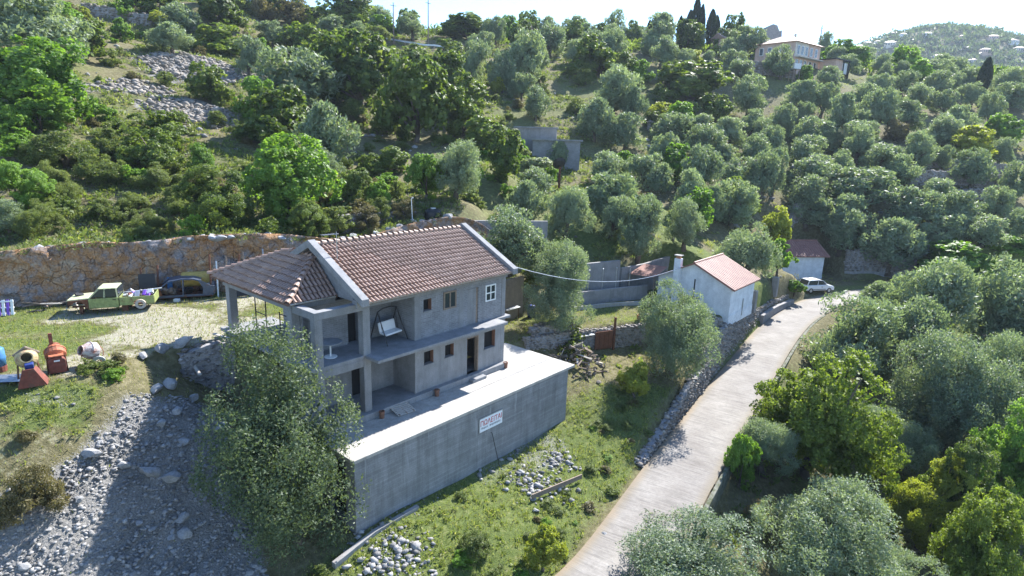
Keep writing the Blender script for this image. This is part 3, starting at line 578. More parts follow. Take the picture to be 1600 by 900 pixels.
dry_wall('brown dry-stone wall under the small white house beside the road', rp, [3.2, 3.4, 3.2, 2.6, 2.2], .6, .19, 4, base=list(rz_-.1))
rp, rz_ = offset_road(-2.5, 130, 152, 3)
dry_wall('brown mortared garden wall between the white house and the white car', rp, [1.7, 1.6, 1.5, 1.3, 1.2], .45, .16, 6, base=list(rz_-.1))
ledge = wallpath('road_ledge', [p for p in offset_road(-2.05, 134, 154, 2)[0]], .42, M['wallgrey'], lambda i, x, y: -5.0, lambda i, x, y: -2.85, bevel=.02)
tag(ledge, 'grey concrete ledge at the foot of the garden wall', 'ledge')
dry_wall('long stone garden wall running from the terrace corner to the olive tree', [(1.0, 39.6), (2.6, 40.9), (5.2, 42.4), (7.6, 43.6), (10.3, 44.9), (13.5, 46.0), (17.2, 46.9)], 2.0, .5, .15, 8, base=[-2.3, -2.5, -2.6, -2.5, -2.4])
dry_wall('tumbled grey boulders capping the garden wall at its left end', [(1.4, 41.0), (3.0, 41.7), (4.9, 42.9)], [.5, .75, .4], .8, .26, 9, base=[-.45, -.45, -.45])
for i, (pa, h_, lb) in enumerate([([(62, 97), (70, 97.5), (79, 97)], 1.5, 'uppermost of three dry-stone terrace walls in the right-hand olive grove'), ([(58.5, 90.4), (66, 91), (74.5, 90.2)], 1.9, 'middle and longest of three dry-stone terrace walls in the right-hand olive grove'), ([(61.5, 85.6), (65, 86.4), (69.5, 86.2)], 1.3, 'lowest of three dry-stone terrace walls in the right-hand olive grove'),
        ([(33.0, 79.5), (36, 81), (39.5, 82.5)], 1.8, 'dry-stone terrace wall behind the second white house'), ([(27, 76.5), (29, 77), (31, 78)], 1.5, 'short dry-stone wall left of the second white house in the grove'),
        ([(43.2, 76.4), (47, 76.0), (51.5, 75.2)], 2.3, 'dark dry-stone wall at the turning place behind the white car'), ([(-13.6, 46.6), (-11.4, 49.2), (-8.6, 51.6)], 2.0, 'grey dry-stone wall above the rock cut behind the concrete house roof'),
        ([(-58, 112), (-52, 112), (-46, 113)], 1.2, 'low field wall on the upper left slope'), ([(-73, 107), (-68, 109.5), (-63, 112)], 1.6, 'long terrace wall below the hedges in the upper left'), ([(22, 104), (28, 107), (33, 111)], 1.3, 'broken field wall crossing the middle slope'), ([(46, 138), (52, 139), (60, 138)], 2.6, 'stone retaining wall below the large pink house')]):
    dry_wall(lb, pa, h_, .6, .22 if i < 7 else .34, 20+i, group='terrace walls' if i < 3 else None, base=[4.9, 4.9, 4.9] if i == 6 else None, mat='darkstone' if i == 6 else 'drystone')
def slab_wall(name, label, path, thick, z0, z1, mat, cat='wall'):
    o = wallpath(name, path, thick, M[mat], lambda i, x, y: z0, (lambda i, x, y: z1) if not isinstance(z1, (list, tuple)) else (lambda i, x, y: z1[i]), bevel=.015)
    return tag(o, label, cat)
slab_wall('concrete_wall', 'tall grey concrete wall panel behind the garden olive tree', [(5.6, 50.6), (7.6, 51.9), (9.7, 53.2)], .25, -1.0, 2.9, 'wallgrey')
slab_wall('concrete_wall', 'long grey retaining wall behind the small white house chimney', [(9.9, 53.5), (12.5, 55.6), (15.2, 58.4), (20, 62.5), (25, 66.5)], .3, -1.0, [2.1, 2.2, 2.4, 2.5, 2.6], 'wallgrey')
slab_wall('concrete_wall', 'lower dark garden wall below the grey wall panel', [(4.6, 48.6), (8.6, 51.0), (12.3, 52.9)], .25, -1.0, .75, 'wallgrey')
slab_wall('concrete_wall', 'brown rendered retaining wall in shade beside the concrete house', H((2.2, 6.75), (6.0, 6.8), (9.9, 6.9)), .25, -.9, 2.75, 'wallbrown')
slab_wall('block_wall', 'pale block wall on the rock cut beside the black water tank', [(-7.0, 51.2), (-3.5, 52.2), (0.5, 53.0), (3, 53.4)], .3, 2.0, [6.15, 6.2, 6.2, 6.2], 'wallgrey')
slab_wall('kerb_wall', 'thin white kerb edging the garden lawn', [(4.2, 47.2), (8, 49.3), (11.8, 50.6)], .15, -.8, -.15, 'slab', 'kerb')
dry_wall('dark rough stone wall holding the yard below the concrete porch corner', H((-15.2, 7.7), (-14.0, 7.5), (-12.8, 7.2)), [1.5, 2.3, 2.5], .5, .15, 61, base=[.9, .4, .2], mat='darkstone')
slab_wall('wall_footing', 'broken concrete footing strip in front of the tall board-marked wall', H((-14.2, -3.6), (-12, -3.35), (-9.5, -3.3)), .22, -4.6, [-3.85, -3.62, -3.6], 'wallgrey')
# ---------------------------------------------------------------- the unfinished concrete house (in its own axes, x along the front, y to the back)
house = empty('concrete_house', (HX0, HY0, 0), HYAW, 'unfinished grey concrete two-storey house with tiled roof and open porch', 'house')
holes_l = [(-6.25, -5.6, 1.53, 2.24), (-4.77, -4.13, 1.55, 2.25), (-3.1, -2.2, .12, 2.27), (-1.72, -.8, 1.27, 2.3)]
holes_u = [(-6.26, -5.74, 4.45, 5.05), (-4.88, -4.0, 4.27, 5.2), (-3.1, -2.25, 3.0, 5.08), (-1.68, -.88, 4.15, 5.05)]
m = MB(); wall_x(m, -6.85, 0, -.2, 2.85, 0, .25, holes_l); m.box(-.25, 0, .25, 6.6, -.2, 2.85); m.box(-6.85, -6.6, .25, 2.05, -.2, 2.85)
wall_x(m, -12.1, -6.85, -.2, 2.85, 1.8, 2.05, [(-9.45, -8.75, .12, 2.2)]); m.box(-12.3, 0, 6.6, 6.85, -3.9, 2.85); m.box(-12.4, -12.15, .4, 8.4, -3.9, 2.5)
m.build('lower_wall', M['conc'], house)
m = MB(); wall_x(m, -6.85, 0, 3.0, 5.35, .02, .25, holes_u); m.box(-.25, 0, .25, 6.6, 3.0, 5.6); m.box(-6.85, -6.6, .25, 2.15, 3.0, 5.35)
wall_x(m, -12.0, -6.85, 3.0, 5.35, 1.9, 2.15, [(-9.5, -8.9, 3.0, 5.0), (-11.9, -11.45, 3.0, 5.0)]); m.box(-10.2, -9.95, 2.15, 6.6, 3.0, 5.6); m.box(-10.2, 0, 6.6, 6.85, 3.0, 5.6)
m.build('upper_wall', M['block'], house)
m = MB(); m.box(-9.5, -.3, 2.6, 2.7, 3.02, 5.3); m.box(-9.5, -.3, 2.7, 2.8, .13, 2.8); m.build('inner_wall', M['brick'], house)
for nm, b in (('floor_slab', (-9.87, -.85, -1.03, 6.59, 2.85, 3.0)), ('floor_slab', (-.85, .3, -.2, 6.9, 2.852, 3.002)), ('porch_floor', (-12.75, -9.87, 0.0, 8.75, 2.82, 2.998)), ('plinth', (-12.4, .02, -.3, 1.8, -.35, .12))):
    MB().box(*b).build(nm, M['conc'], house, bevel=.012)
for nm, b in (('column', (-9.94, -9.54, .0, .4, .1, 5.35)), ('column', (-12.4, -12.02, 0.02, .38, -3.9, 5.2)), ('column', (-12.45, -12.05, 8.05, 8.45, -1.0, 5.3)), ('column', (-12.45, -12.05, 1.85, 2.3, -3.9, 5.3)),
              ('column', (-6.86, -6.45, -.012, .24, .12, 2.85)), ('column', (-6.86, -6.45, -.003, .24, 3.0, 5.35)), ('column', (-3.75, -3.4, .005, .24, 3.0, 5.35)), ('column', (-.32, .012, -.006, .24, 3.0, 5.35)), ('column', (-.32, .012, -.012, .24, -.2, 2.85))):
    MB().box(*b).build(nm, M['conc'], house, bevel=.012)
for nm, b in (('beam', (-10.3, .06, -.1, .3, 5.35, 5.74)), ('beam', (-12.4, -9.95, .0, .36, 2.45, 2.818)), ('beam', (-12.42, -9.9, .0, .38, 5.2, 5.55)), ('beam', (-12.42, -12.04, .38, 1.86, 5.198, 5.548)),
              ('beam', (-12.5, -12.08, 1.8, 8.6, 5.28, 5.66)), ('beam', (-12.08, -10.2, 1.78, 2.15, 5.3, 5.655)), ('beam', (-12.08, -10.2, 8.15, 8.55, 5.3, 5.655))):
    MB().box(*b).build(nm, M['conc'], house, bevel=.012)
SL = .512; RY, RZ = 3.5, 7.80        # roof pitch, ridge
zr = lambda y: RZ-abs(y-RY)*SL
for x0, x1 in ((-10.2, -9.95), (-.25, 0)):
    MB().prism([(-.1, 5.62), (7.1, 5.62), (7.1, zr(7.1)-.12), (RY, RZ-.12), (-.1, zr(-.1)-.12)], x0, x1, 'x').build('gable_wall', M['conc'], house)
for x0, x1 in ((-10.52, -10.12), (-.26, .14)):
    MB().prism([(-.8, zr(-.8)+.02), (-.8, zr(-.8)+.36), (RY, RZ+.3), (7.8, zr(7.8)+.36), (7.8, zr(7.8)+.02), (RY, RZ-.08)], x0, x1, 'x').build('gable_parapet', M['conc'], house, bevel=.015)
MB().box(-10.32, .3, -.62, -.4, 5.66, 5.76).build('gutter', M['slab'], house, bevel=.02)
MB().box(-12.62, -10.3, 1.56, 1.74, 5.6, 5.68).build('gutter', M['slab'], house, bevel=.02)
roof = MB().prism([(-.55, zr(-.55)-.1), (-.55, zr(-.55)), (RY, RZ), (7.5, zr(7.5)), (7.5, zr(7.5)-.1), (RY, RZ-.1)], -10.14, -.24, 'x').build('main_roof', M['tilebed'], house)
# porch roof: two hips against the gable
PA, PB, PC, PD = Vector((-12.72, 1.62, 5.68)), Vector((-12.72, 9.5, 5.68)), Vector((-10.3, 5.6, 7.24)), Vector((-10.3, 3.4, 7.24))
PE, PF = Vector((-10.2, 1.62, 5.68)), Vector((-10.2, 9.5, 5.68))
mb = MB(); V = [PA, PB, PC, PD, PE, PF]; dn = Vector((0, 0, -.1))
mb.add(V+[p+dn for p in V], [(0, 3, 2, 1), (0, 4, 3), (1, 2, 5), (6, 7, 8, 9), (6, 9, 10), (7, 11, 8), (0, 1, 7, 6), (4, 0, 6, 10), (1, 5, 11, 7)])
proof = mb.build('porch_roof', M['tilebed'], house)
# barrel tiles
def tile_mesh(name, r0, r1, ln, mat, n=5):
    V = []; F = []
    for k, (r_, y_, zz) in enumerate(((r0, -ln/2, .07), (r1, ln/2, 0))):
        for t_ in (0, .016):
            V += [((r_-t_)*math.cos(math.pi*i/n), y_, (r_-t_)*math.sin(math.pi*i/n)*1.05+zz) for i in range(n+1)]
    q = n+1
    for i in range(n): F += [(i, i+1, 2*q+i+1, 2*q+i), (i, q+i, q+i+1, i+1)]
    return np.array(V), F
TV, TF = tile_mesh('tile', .084, .07, .46, M['tile'])
tme = bpy.data.meshes.new('tile'); tme.from_pydata([tuple(p) for p in TV], [], TF); tme.materials.append(M['tile'])
def inside_tri(p, poly):
    s = None
    for i in range(len(poly)):
        a, b = poly[i], poly[(i+1) % len(poly)]; c_ = (b[0]-a[0])*(p[1]-a[1])-(b[1]-a[1])*(p[0]-a[0])
        if abs(c_) < 1e-9: continue
        if s is None: s = c_ > 0
        elif (c_ > 0) != s: return False
    return True
def facet_tiles(o, across, up, W, Lg, poly=None, sp=.215, ex=.345):
    """tiles on a facet: origin at the eave's left end, across and up unit vectors; poly in (across, up) coordinates"""
    nrm = across.cross(up).normalized(); out = []
    nc = int(W/sp); nr = int(Lg/ex)+1
    for r_ in range(nr):
        for k in range(nc):
            a, b = (k+.5)*W/nc, .16+r_*ex
            if b > Lg-.05: continue
            if poly and not inside_tri((a, b), poly): continue
            p = o + across*(a+random.gauss(0, .006)) + up*(b+random.gauss(0, .012)) + nrm*.012
            Mx = Matrix((across, up, nrm)).transposed().to_4x4() @ Matrix.Rotation(random.gauss(0, .012), 4, 'Z')
            Mx.translation = p; out.append(Mx)
    return out
upm = Vector((0, 1, SL)).normalized(); tiles = [(x, roof) for x in facet_tiles(Vector((-10.1, -.62, zr(-.62))), Vector((1, 0, 0)), upm, 9.82, (RY+.55)/upm.y)]
upb = Vector((0, -1, SL)).normalized(); back = facet_tiles(Vector((-.28, 7.5, zr(7.5))), Vector((-1, 0, 0)), upb, 9.82, (7.5-RY)/upb.y)
dz = 7.24-5.68; upl = Vector((2.42, 0, dz)).normalized(); lu = math.hypot(2.42, dz)
tiles += [(x, proof) for x in facet_tiles(PB, Vector((0, -1, 0)), upl, 7.88, lu, [(0, -.1), (7.88, -.1), (7.88-1.78+.06, lu+.05), (3.9-.06, lu+.05)], .215, .36)]
upf = Vector((0, 1.78, dz)).normalized(); lf = math.hypot(1.78, dz)
tiles += [(x, proof) for x in facet_tiles(PA, Vector((1, 0, 0)), upf, 2.5, lf, [(0.04, -.1), (2.52, -.1), (2.52, lf+.1), (2.42, lf+.05)], .215, .36)]
camh = Vector((-25.5, -22.4, 12.96)); tiles.sort(key=lambda q: (q[0].translation-camh).length)
for Mx, par in tiles[:300]:
    o = bpy.data.objects.new('tile', tme); COL.objects.link(o); o.parent = par; o.matrix_basis = Mx
def merge_tiles(ms, name, par):
    n = len(TV); V = np.concatenate([TV @ np.array(Mx.to_3x3()).T+np.array(Mx.translation) for Mx in ms]); F = np.concatenate([np.array(TF)+i*n for i in range(len(ms))])
    g = np.repeat(np.random.default_rng(3).random((len(ms), 1))*np.ones((1, 3)), len(TF), 0)
    return tag(link(name, mesh_np(name, V, F, M['tile'], g), par), kind='stuff')
merge_tiles([q[0] for q in tiles[300:]]+back, 'tiles', roof)
def caps(a, b, par, r_=.125, st=.36):
    a, b = Vector(a), Vector(b); d = (b-a).normalized(); ac = d.cross(Vector((0, 0, 1))).normalized(); nr = ac.cross(d); n = int((b-a).length/st)
    for k in range(n):
        Mx = Matrix((ac, d, nr)).transposed().to_4x4() @ Matrix.Rotation(random.gauss(0, .03), 4, 'Z') @ Matrix.Scale(1.45, 4); Mx.translation = a+d*(k+.5)*(b-a).length/n+nr*.0
        o = bpy.data.objects.new('ridge_tile', cme); COL.objects.link(o); o.parent = par; o.matrix_basis = Mx
CV, CF = tile_mesh('ridge_tile', .098, .085, .32, M['tile']); cme = bpy.data.meshes.new('ridge_tile'); cme.from_pydata([tuple(p) for p in CV], [], CF); cme.materials.append(M['tile'])
caps((-10.1, RY, RZ+.0), (-.28, RY, RZ+.0), roof); caps(PA, PD, proof); caps(PB, PC, proof); caps(PD, PC, proof)
# windows and doors
def window(x0, x1, z0, z1, y, mat, cross=True, panes=2, rows=1, ft=.05, label=None):
    f = MB(); f.box(x0, x1, y, y+.07, z0, z0+ft); f.box(x0, x1, y, y+.07, z1-ft, z1); f.box(x0, x0+ft, y, y+.07, z0+ft, z1-ft); f.box(x1-ft, x1, y, y+.07, z0+ft, z1-ft)
    for k in range(1, panes): xx = x0+(x1-x0)*k/panes; f.box(xx-ft*.45, xx+ft*.45, y+.003, y+.067, z0+ft, z1-ft)
    for k in range(1, rows): zz = z0+(z1-z0)*k/rows; f.box(x0+ft, x1-ft, y+.006, y+.064, zz-ft*.45, zz+ft*.45)
    fo = f.build('window', mat, house)
    for i in range(panes):
        for j in range(rows):
            MB().box(x0+(x1-x0)*i/panes+.03, x0+(x1-x0)*(i+1)/panes-.03, y+.03, y+.045, z0+(z1-z0)*j/rows+.03, z0+(z1-z0)*(j+1)/rows-.03).build('pane', M['glass'], fo)
    return fo
tag(window(-4.9, -3.98, 4.25, 5.22, -.03, M['wood'], panes=2, ft=.09), 'brown wooden window with two dark panes')
tag(window(-1.7, -.86, 4.12, 5.07, -.035, M['white'], panes=2, rows=2, ft=.07), 'white framed window with four panes')
for a, b, c_, d in (holes_l[0], holes_l[1], holes_l[3], holes_u[0]):
    MB().box(a, b, .26, .28, c_-.1, d+.1).build('window_opening', M['dark'], house)  # black panel closes the hole, the room's darkness is in its colour
    MB().box(a-.03, b+.03, -.04, .24, c_-.05, c_-.001).build('window_sill', M['conc'], house)
    MB().box(b-.004, b+.0, .003, .25, c_, d).build('window_reveal', M['brick'], house)
dp = MB().box(-3.08, -2.42, .05, .1, 3.02, 5.05).build('door', M['conc'], house); MB().box(-2.42, -2.27, .06, .2, 3.02, 5.05).build('door_frame', M['wood'], house)
MB().box(-2.55, -2.5, .02, .05, 4.0, 4.05).build('handle', M['steel'], dp)
fr = MB(); fr.box(-2.27, -2.2, -.02, .24, .12, 2.27); fr.box(-3.1, -2.27, -.02, .1, 2.22, 2.27); fr.build('door_frame', M['wood'], house)
MB().box(-3.2, -2.1, -.62, -.3, -.2, -.04).build('door_step', M['conc'], house, bevel=.01)
MB().box(-9.45, -8.75, 2.06, 2.08, .12, 2.2).build('doorway', M['dark'], house); MB().box(-9.5, -8.9, 2.16, 2.18, 3.0, 5.0).build('doorway', M['dark'], house)  # black sheets across both door holes, painted shade of the rooms behind
# ---------------------------------------------------------------- garage terrace in front of the house
ter = empty('concrete_terrace', (HX0, HY0, 0), HYAW, 'concrete garage block with flat terrace top and tall board-marked front wall', 'terrace')
m = MB(); m.prism([(-12.68, -2.95), (3.33, -2.95), (3.33, 2.75), (.03, 2.75), (.03, -.31), (-12.68, -.31)], -.36, -.2, 'z'); m.build('terrace_top', M['slab'], ter, bevel=.012)
MB().box(-12.6, 2.7, -2.9, -2.62, -4.6, -.362).build('front_wall', M['board'], ter)
m = MB(); m.box(-12.6, -12.35, -2.62, -2.2, -4.6, -.362); m.box(-12.6, -12.35, -.9, -.3, -4.6, -.362); m.box(-12.6, -12.35, -2.2, -.9, -4.6, -3.35); m.box(-12.6, -12.35, -2.2, -.9, -.62, -.362); m.build('side_wall', M['conc'], ter)
MB().box(2.45, 2.7, -2.62, 2.7, -4.6, -.362).build('side_wall', M['conc'], ter)
MB().box(-12.3, 2.4, -.6, -.4, -4.6, -.37).build('inner_wall', M['dark'], ter)  # coloured black so that the garage inside looks unlit
# for-sale board
sg = empty('sale_sign', (HX0, HY0, 0), HYAW, 'white for-sale board with red Greek capitals on the terrace wall', 'sign')
MB().box(-5.04, -3.32, -2.95, -2.905, -1.72, -.98).build('board', M['signwhite'], sg)
m = MB(); m.box(-5.08, -3.28, -2.945, -2.903, -.978, -.94); m.box(-5.08, -5.042, -2.945, -2.903, -1.72, -.978); m.box(-3.318, -3.28, -2.945, -2.903, -1.72, -.978); m.build('sign_frame', M['steel'], sg)
def text(name, s, size, x, z, y, mat, parent, wmax, bold=.0):
    cu = bpy.data.curves.new(name, 'FONT'); cu.body = s; cu.size = size; cu.offset = bold; cu.extrude = .002; cu.resolution_u = 3
    to = bpy.data.objects.new(name, cu); COL.objects.link(to); bpy.context.view_layer.update()
    me = bpy.data.meshes.new_from_object(to.evaluated_get(bpy.context.evaluated_depsgraph_get())); bpy.data.objects.remove(to)
    xs = [v.co.x for v in me.vertices]; x0, x1 = min(xs), max(xs); k = wmax/(x1-x0)
    for v in me.vertices: v.co = Vector(((v.co.x-x0)*k+x, y-v.co.z, v.co.y+z))
    me.materials.clear(); me.materials.append(mat); return link(name, me, parent)
text('lettering', 'ΠΩΛΕΙΤΑΙ', .4, -4.99, -1.39, -2.954, M['red'], sg, 1.62, .004)
text('small_lettering', 'Πλήρεις   πληροφορίες', .15, -4.95, -1.57, -2.954, M['ink'], sg, 1.5, .002)
# ---------------------------------------------------------------- things on and around the house
def hroot(name, x, y, z, rz, label, cat, group=None):
    X, Y = h2w(x, y); return empty(name, (X, Y, z), HYAW+rz, label, cat, group)
# swing seat in the upper loggia
t = hroot('swing_seat', -7.75, .95, 3.0, R(8), 'black framed garden swing with white cushions in the upper loggia', 'swing seat')
for s in (-1, 1):
    MB().tube([(s*.72, -.62, .02), (s*.68, -.3, .75), (s*.66, 0.1, 1.62)], .028, 6).build('leg', M['blackm'], t); MB().tube([(s*.72, .62, .02), (s*.68, .4, .75), (s*.66, 0.1, 1.62)], .028, 6).build('leg', M['blackm'], t)
    MB().tube([(s*.56, .1, 1.58), (s*.54, -.1, .55)], .012, 5).build('hanger', M['blackm'], t)
MB().tube([(-.66, .1, 1.62), (-.3, .1, 1.74), (.3, .1, 1.74), (.66, .1, 1.62)], .03, 6).build('top_bar', M['blackm'], t)
MB().obox((0, -.15, .5), 1.12, .5, .1, (R(4), 0, 0)).build('seat_cushion', M['cushion'], t, bevel=.03); MB().obox((0, .14, .78), 1.12, .1, .5, (R(-14), 0, 0)).build('back_cushion', M['cushion'], t, bevel=.03)
t = hroot('round_table', -11.1, .95, 3.0, 0, 'round white table on the open upper balcony', 'table')
MB().lathe([(0, .75), (.55, .75), (.56, .72), (.5, .71), (0, .71)], 20).build('table_top', M['conc'], t); MB().tube([(0, 0, .03), (0, 0, .71)], .04, 8).build('leg', M['white'], t); MB().lathe([(0, .04), (.3, .03), (.3, 0)], 14).build('base', M['white'], t)
# scaffold frames in the porch
for i, (x, y, lb) in enumerate(((-11.5, 6.7, 'taller rusty scaffold frame standing in the open porch'), (-11.6, 4.0, 'short black pipe frame near the porch wall'))):
    t = hroot('scaffold_frame', x, y, 3.0, R(90), lb, 'frame'); hh = 1.9 if i == 0 else 1.5
    for s in (-.55, .55): MB().tube([(s, 0, 0), (s, 0, hh)], .03, 6).build('post', M['blackm'], t)
    for z in (.25, hh*.5, hh-.1): MB().tube([(-.55, 0, z), (.55, 0, z)], .025, 6).build('rung', M['blackm'], t)
t = hroot('gas_heater', -10.75, 4.6, 3.0, 0, 'grey bulbous motor unit standing against the porch wall', 'machine')
MB().lathe([(0, 0), (.28, .02), (.3, .5), (.22, .62), (.3, .75), (.26, 1.0), (.1, 1.1), (0, 1.12)], 14).build('body', M['steel'], t, smooth=True); MB().tube([(0, 0, 1.05), (.1, 0, 1.3)], .05, 8).build('pipe', M['blackm'], t)
# slatted pallet, clay blocks, aerials
t = hroot('wooden_pallet', -8.2, -.62, -.2, R(-4), 'slatted wooden pallet leaning on the plinth like a ramp', 'pallet')
for k in range(7): MB().obox((0, -.38+k*.125, .05+k*.032), 1.05, .095, .02, (R(14.5), 0, 0)).build('slat', M['woodpale'], t)
for s in (-.42, 0, .42): MB().beam((s, -.42, .02), (s, .42, .23), .08, .06).build('bearer', M['wood'], t)
for x, y, lb in ((-9.35, -.5, 'brown clay pot at the left end of the plinth'), (-5.75, -.45, 'brown clay pot halfway along the house plinth'), (-.12, -.3, 'brown clay pot at the right corner of the house')):
    t = hroot('clay_pot', x, y, -.2, .3, lb, 'pot', 'clay pots on the terrace'); MB().lathe([(.0, .0), (.12, 0), (.13, .3), (.15, .3), (.15, .36), (.11, .36), (.1, .1), (0, .1)], 10).build('pot_body', M['brick'], t)
t = hroot('tv_aerial', -9.75, 2.2, zr(2.2), 0, 'thin steel television aerial mast on the roof near the left gable', 'aerial')
MB().tube([(0, 0, -.05), (0, 0, 1.45)], .018, 6).build('mast', M['steel'], t); MB().tube([(-.75, .1, 1.35), (.1, -.02, 1.35)], .012, 5).build('boom', M['steel'], t)
for k in range(6): MB().tube([(-.7+k*.14, -.2, 1.35), (-.7+k*.14, .3, 1.35)], .006, 4).build('element', M['steel'], t)
MB().tube([(0, 0, .1), (-.35, -.1, .9)], .006, 4).build('stay', M['steel'], t)
t = empty('white_post', (-8.4, 49.3, gz(-8.4, 49.3)), 0, 'thin pale post leaning on the cut slope behind the roof', 'post'); MB().tube([(0, 0, -.2), (-.12, 0, 2.5)], .03, 6).build('shaft', M['white'], t); MB().lathe([(0, 2.56), (.05, 2.52), (.05, 2.46), (0, 2.44)], 8).build('cap', M['white'], t)
# cable from the house gable to the small white house
a, b = Vector((*h2w(.1, -.6), 6.0)), Vector((14.6, 50.2, 3.1))
MB().tube([a.lerp(b, k/14)-Vector((0, 0, 1.1*4*(k/14)*(1-k/14))) for k in range(15)], .022, 5).build('cable', M['steel'], None); tag(bpy.data.objects['cable'], 'sagging overhead cable between the concrete house and the white house', 'cable')
X, Y = h2w(-4.15, -3.2); t = empty('black_rod', (X, Y, gz(X, Y)), HYAW, 'thin black iron rod leaning under the sale board', 'rod'); MB().tube([(0.25, -.2, -.1), (0, .2, 1.9)], .02, 5).build('shaft', M['blackm'], t); MB().tube([(0, .2, 1.9), (-.06, .22, 1.95)], .02, 5).build('hook', M['blackm'], t)
# water tank
t = empty('water_tank', (-7.0, 51.3, 6.05), R(15), 'black plastic water tank on the cut above the roof ridge', 'tank')
MB().lathe([(0, 0), (.68, .02), (.75, .15), (.76, .8), (.7, 1.0), (.45, 1.14), (.2, 1.18), (0, 1.18)], 18).build('tank_body', M['black'], t, smooth=True); MB().lathe([(0, 1.26), (.24, 1.25), (.25, 1.16), (.2, 1.16)], 14).build('lid', M['steel'], t)
# ---------------------------------------------------------------- pickup wreck
t = empty('pickup_truck', (-23.35, 33.75, 2.62), R(22), 'stripped lime green pickup truck without wheels, bed full of scrap', 'pickup truck')
side = [(-1.12, .34), (.36, .34), (.36, .92), (-1.12, .9)]
for s in (-1, 1):
    y0, y1 = (s*.74, s*.80) if s > 0 else (-.80, -.74)
    d_ = MB().prism(side, y0, y1).build('door', M['lime'], t, bevel=.015); MB().obox((.15, s*.81, .8), .16, .02, .04).build('handle', M['blackm'], d_)
    MB().prism([(-2.1, .62), (-2.1, .84), (-1.14, .88), (-1.14, .36), (-1.25, .36), (-1.32, .62), (-1.5, .76), (-1.75, .76), (-1.92, .62)], y0, y1).build('front_wing', M['rust'], t)
    MB().prism([(.40, .42), (.40, .9), (2.15, .92), (2.15, .42), (1.75, .42), (1.7, .62), (1.52, .74), (1.3, .74), (1.12, .62), (1.06, .42)], y0, y1).build('bed_side', M['lime'], t, bevel=.012)
    MB().prism([(-.98, .95), (-.58, 1.38), (.2, 1.38), (.24, .95)], s*.69, s*.70).build('side_window', M['glass'], t)
    for p in (((-1.1, s*.72, .9), (-.62, s*.66, 1.41)), ((.3, s*.72, .9), (.26, s*.66, 1.41)), ((-.35, s*.715, .92), (-.3, s*.67, 1.4))): MB().beam(*p, .06, .07).build('pillar', M['limeroof'], t)
    w_ = MB().lathe([(.14, -.08), (.27, -.08), (.3, 0), (.27, .08), (.14, .08), (.14, -.08)], 16, Matrix.Translation((1.42, s*.7, .42)) @ Matrix.Rotation(R(90), 4, 'X')).build('wheel', M['woodpale'], t)
    MB().obox((-1.55, s*.5, .2), .16, .2, .42).build('prop_block', M['rust'], t); MB().obox((.6, s*.5, .2), .3, .24, .42).build('prop_block', M['rust'], t)
MB().box(-.66, .3, -.68, .68, 1.4, 1.46).build('cab_roof', M['limeroof'], t, bevel=.03)
MB().add([(-1.1, -.66, .93), (-1.1, .66, .93), (-.64, .62, 1.4), (-.64, -.62, 1.4)], [(0, 1, 2, 3)]).build('windscreen', M['glass'], t)
MB().prism([(-2.18, .78), (-2.15, .88), (-1.12, .95), (-1.12, .88)], -.74, .74).build('bonnet', M['limeroof'], t, bevel=.02); MB().obox((-1.75, .2, .95), .4, .3, .12, (.3, .2, .5)).build('engine_scrap', M['blackm'], t)
MB().box(-2.2, -2.1, -.78, .78, .45, .8).build('grille', M['blackm'], t, bevel=.02); MB().tube([(-2.2, -.7, .42), (-2.28, 0, .36), (-2.2, .7, .42)], .05, 6).build('bumper', M['steel'], t)
for s in (-.55, .55): MB().lathe([(0, .02), (.1, .02), (.11, 0), (0, 0)], 10, Matrix.Translation((-2.2, s, .66)) @ Matrix.Rotation(R(-90), 4, 'Y')).build('headlight', M['steel'], t)
MB().box(.38, .44, -.74, .74, .45, .92).build('bed_front', M['lime'], t); MB().box(2.1, 2.16, -.74, .74, .45, .92).build('tailgate', M['lime'], t, bevel=.01); MB().box(.44, 2.1, -.74, .74, .45, .5).build('bed_floor', M['rust'], t); MB().box(-1.1, .36, -.74, .74, .34, .4).build('cab_floor', M['rust'], t); MB().box(.3, .34, -.66, .66, .9, 1.4).build('rear_window', M['glass'], t)
MB().tube([(-2, -.4, .4), (2, -.4, .42)], .06, 6).tube([(-2, .4, .4), (2, .4, .42)], .06, 6).build('chassis', M['rust'], t)
for k in range(22):
    mt = random.choice(['rust', 'white', 'redox', 'blackm', 'steel', 'purple', 'woodpale']); a_ = t.location
    o = MB().obox((0, 0, 0), random.uniform(.15, .5), random.uniform(.1, .3), random.uniform(.06, .2)).build('scrap_piece', M[mt], None)
    v = Matrix.Rotation(R(22), 4, 'Z') @ Vector((random.uniform(.6, 1.95), random.uniform(-.6, .6), random.uniform(.72, .98)))
    o.location = t.location+v; o.rotation_euler = (random.gauss(0, .5), random.gauss(0, .5), random.random()*3); tag(o, 'piece of mixed scrap heaped in the green pickup bed', 'scrap', 'scrap in the pickup bed')
o = MB().tube([(0, 0, 0), (2.0, .15, .12)], .03, 6).build('scrap_pipe', M['white']); o.location = t.location+Vector((.3, .35, .95)); o.rotation_euler = (0, 0, R(24)); tag(o, 'long pale pipe lying along the green pickup bed', 'pipe')
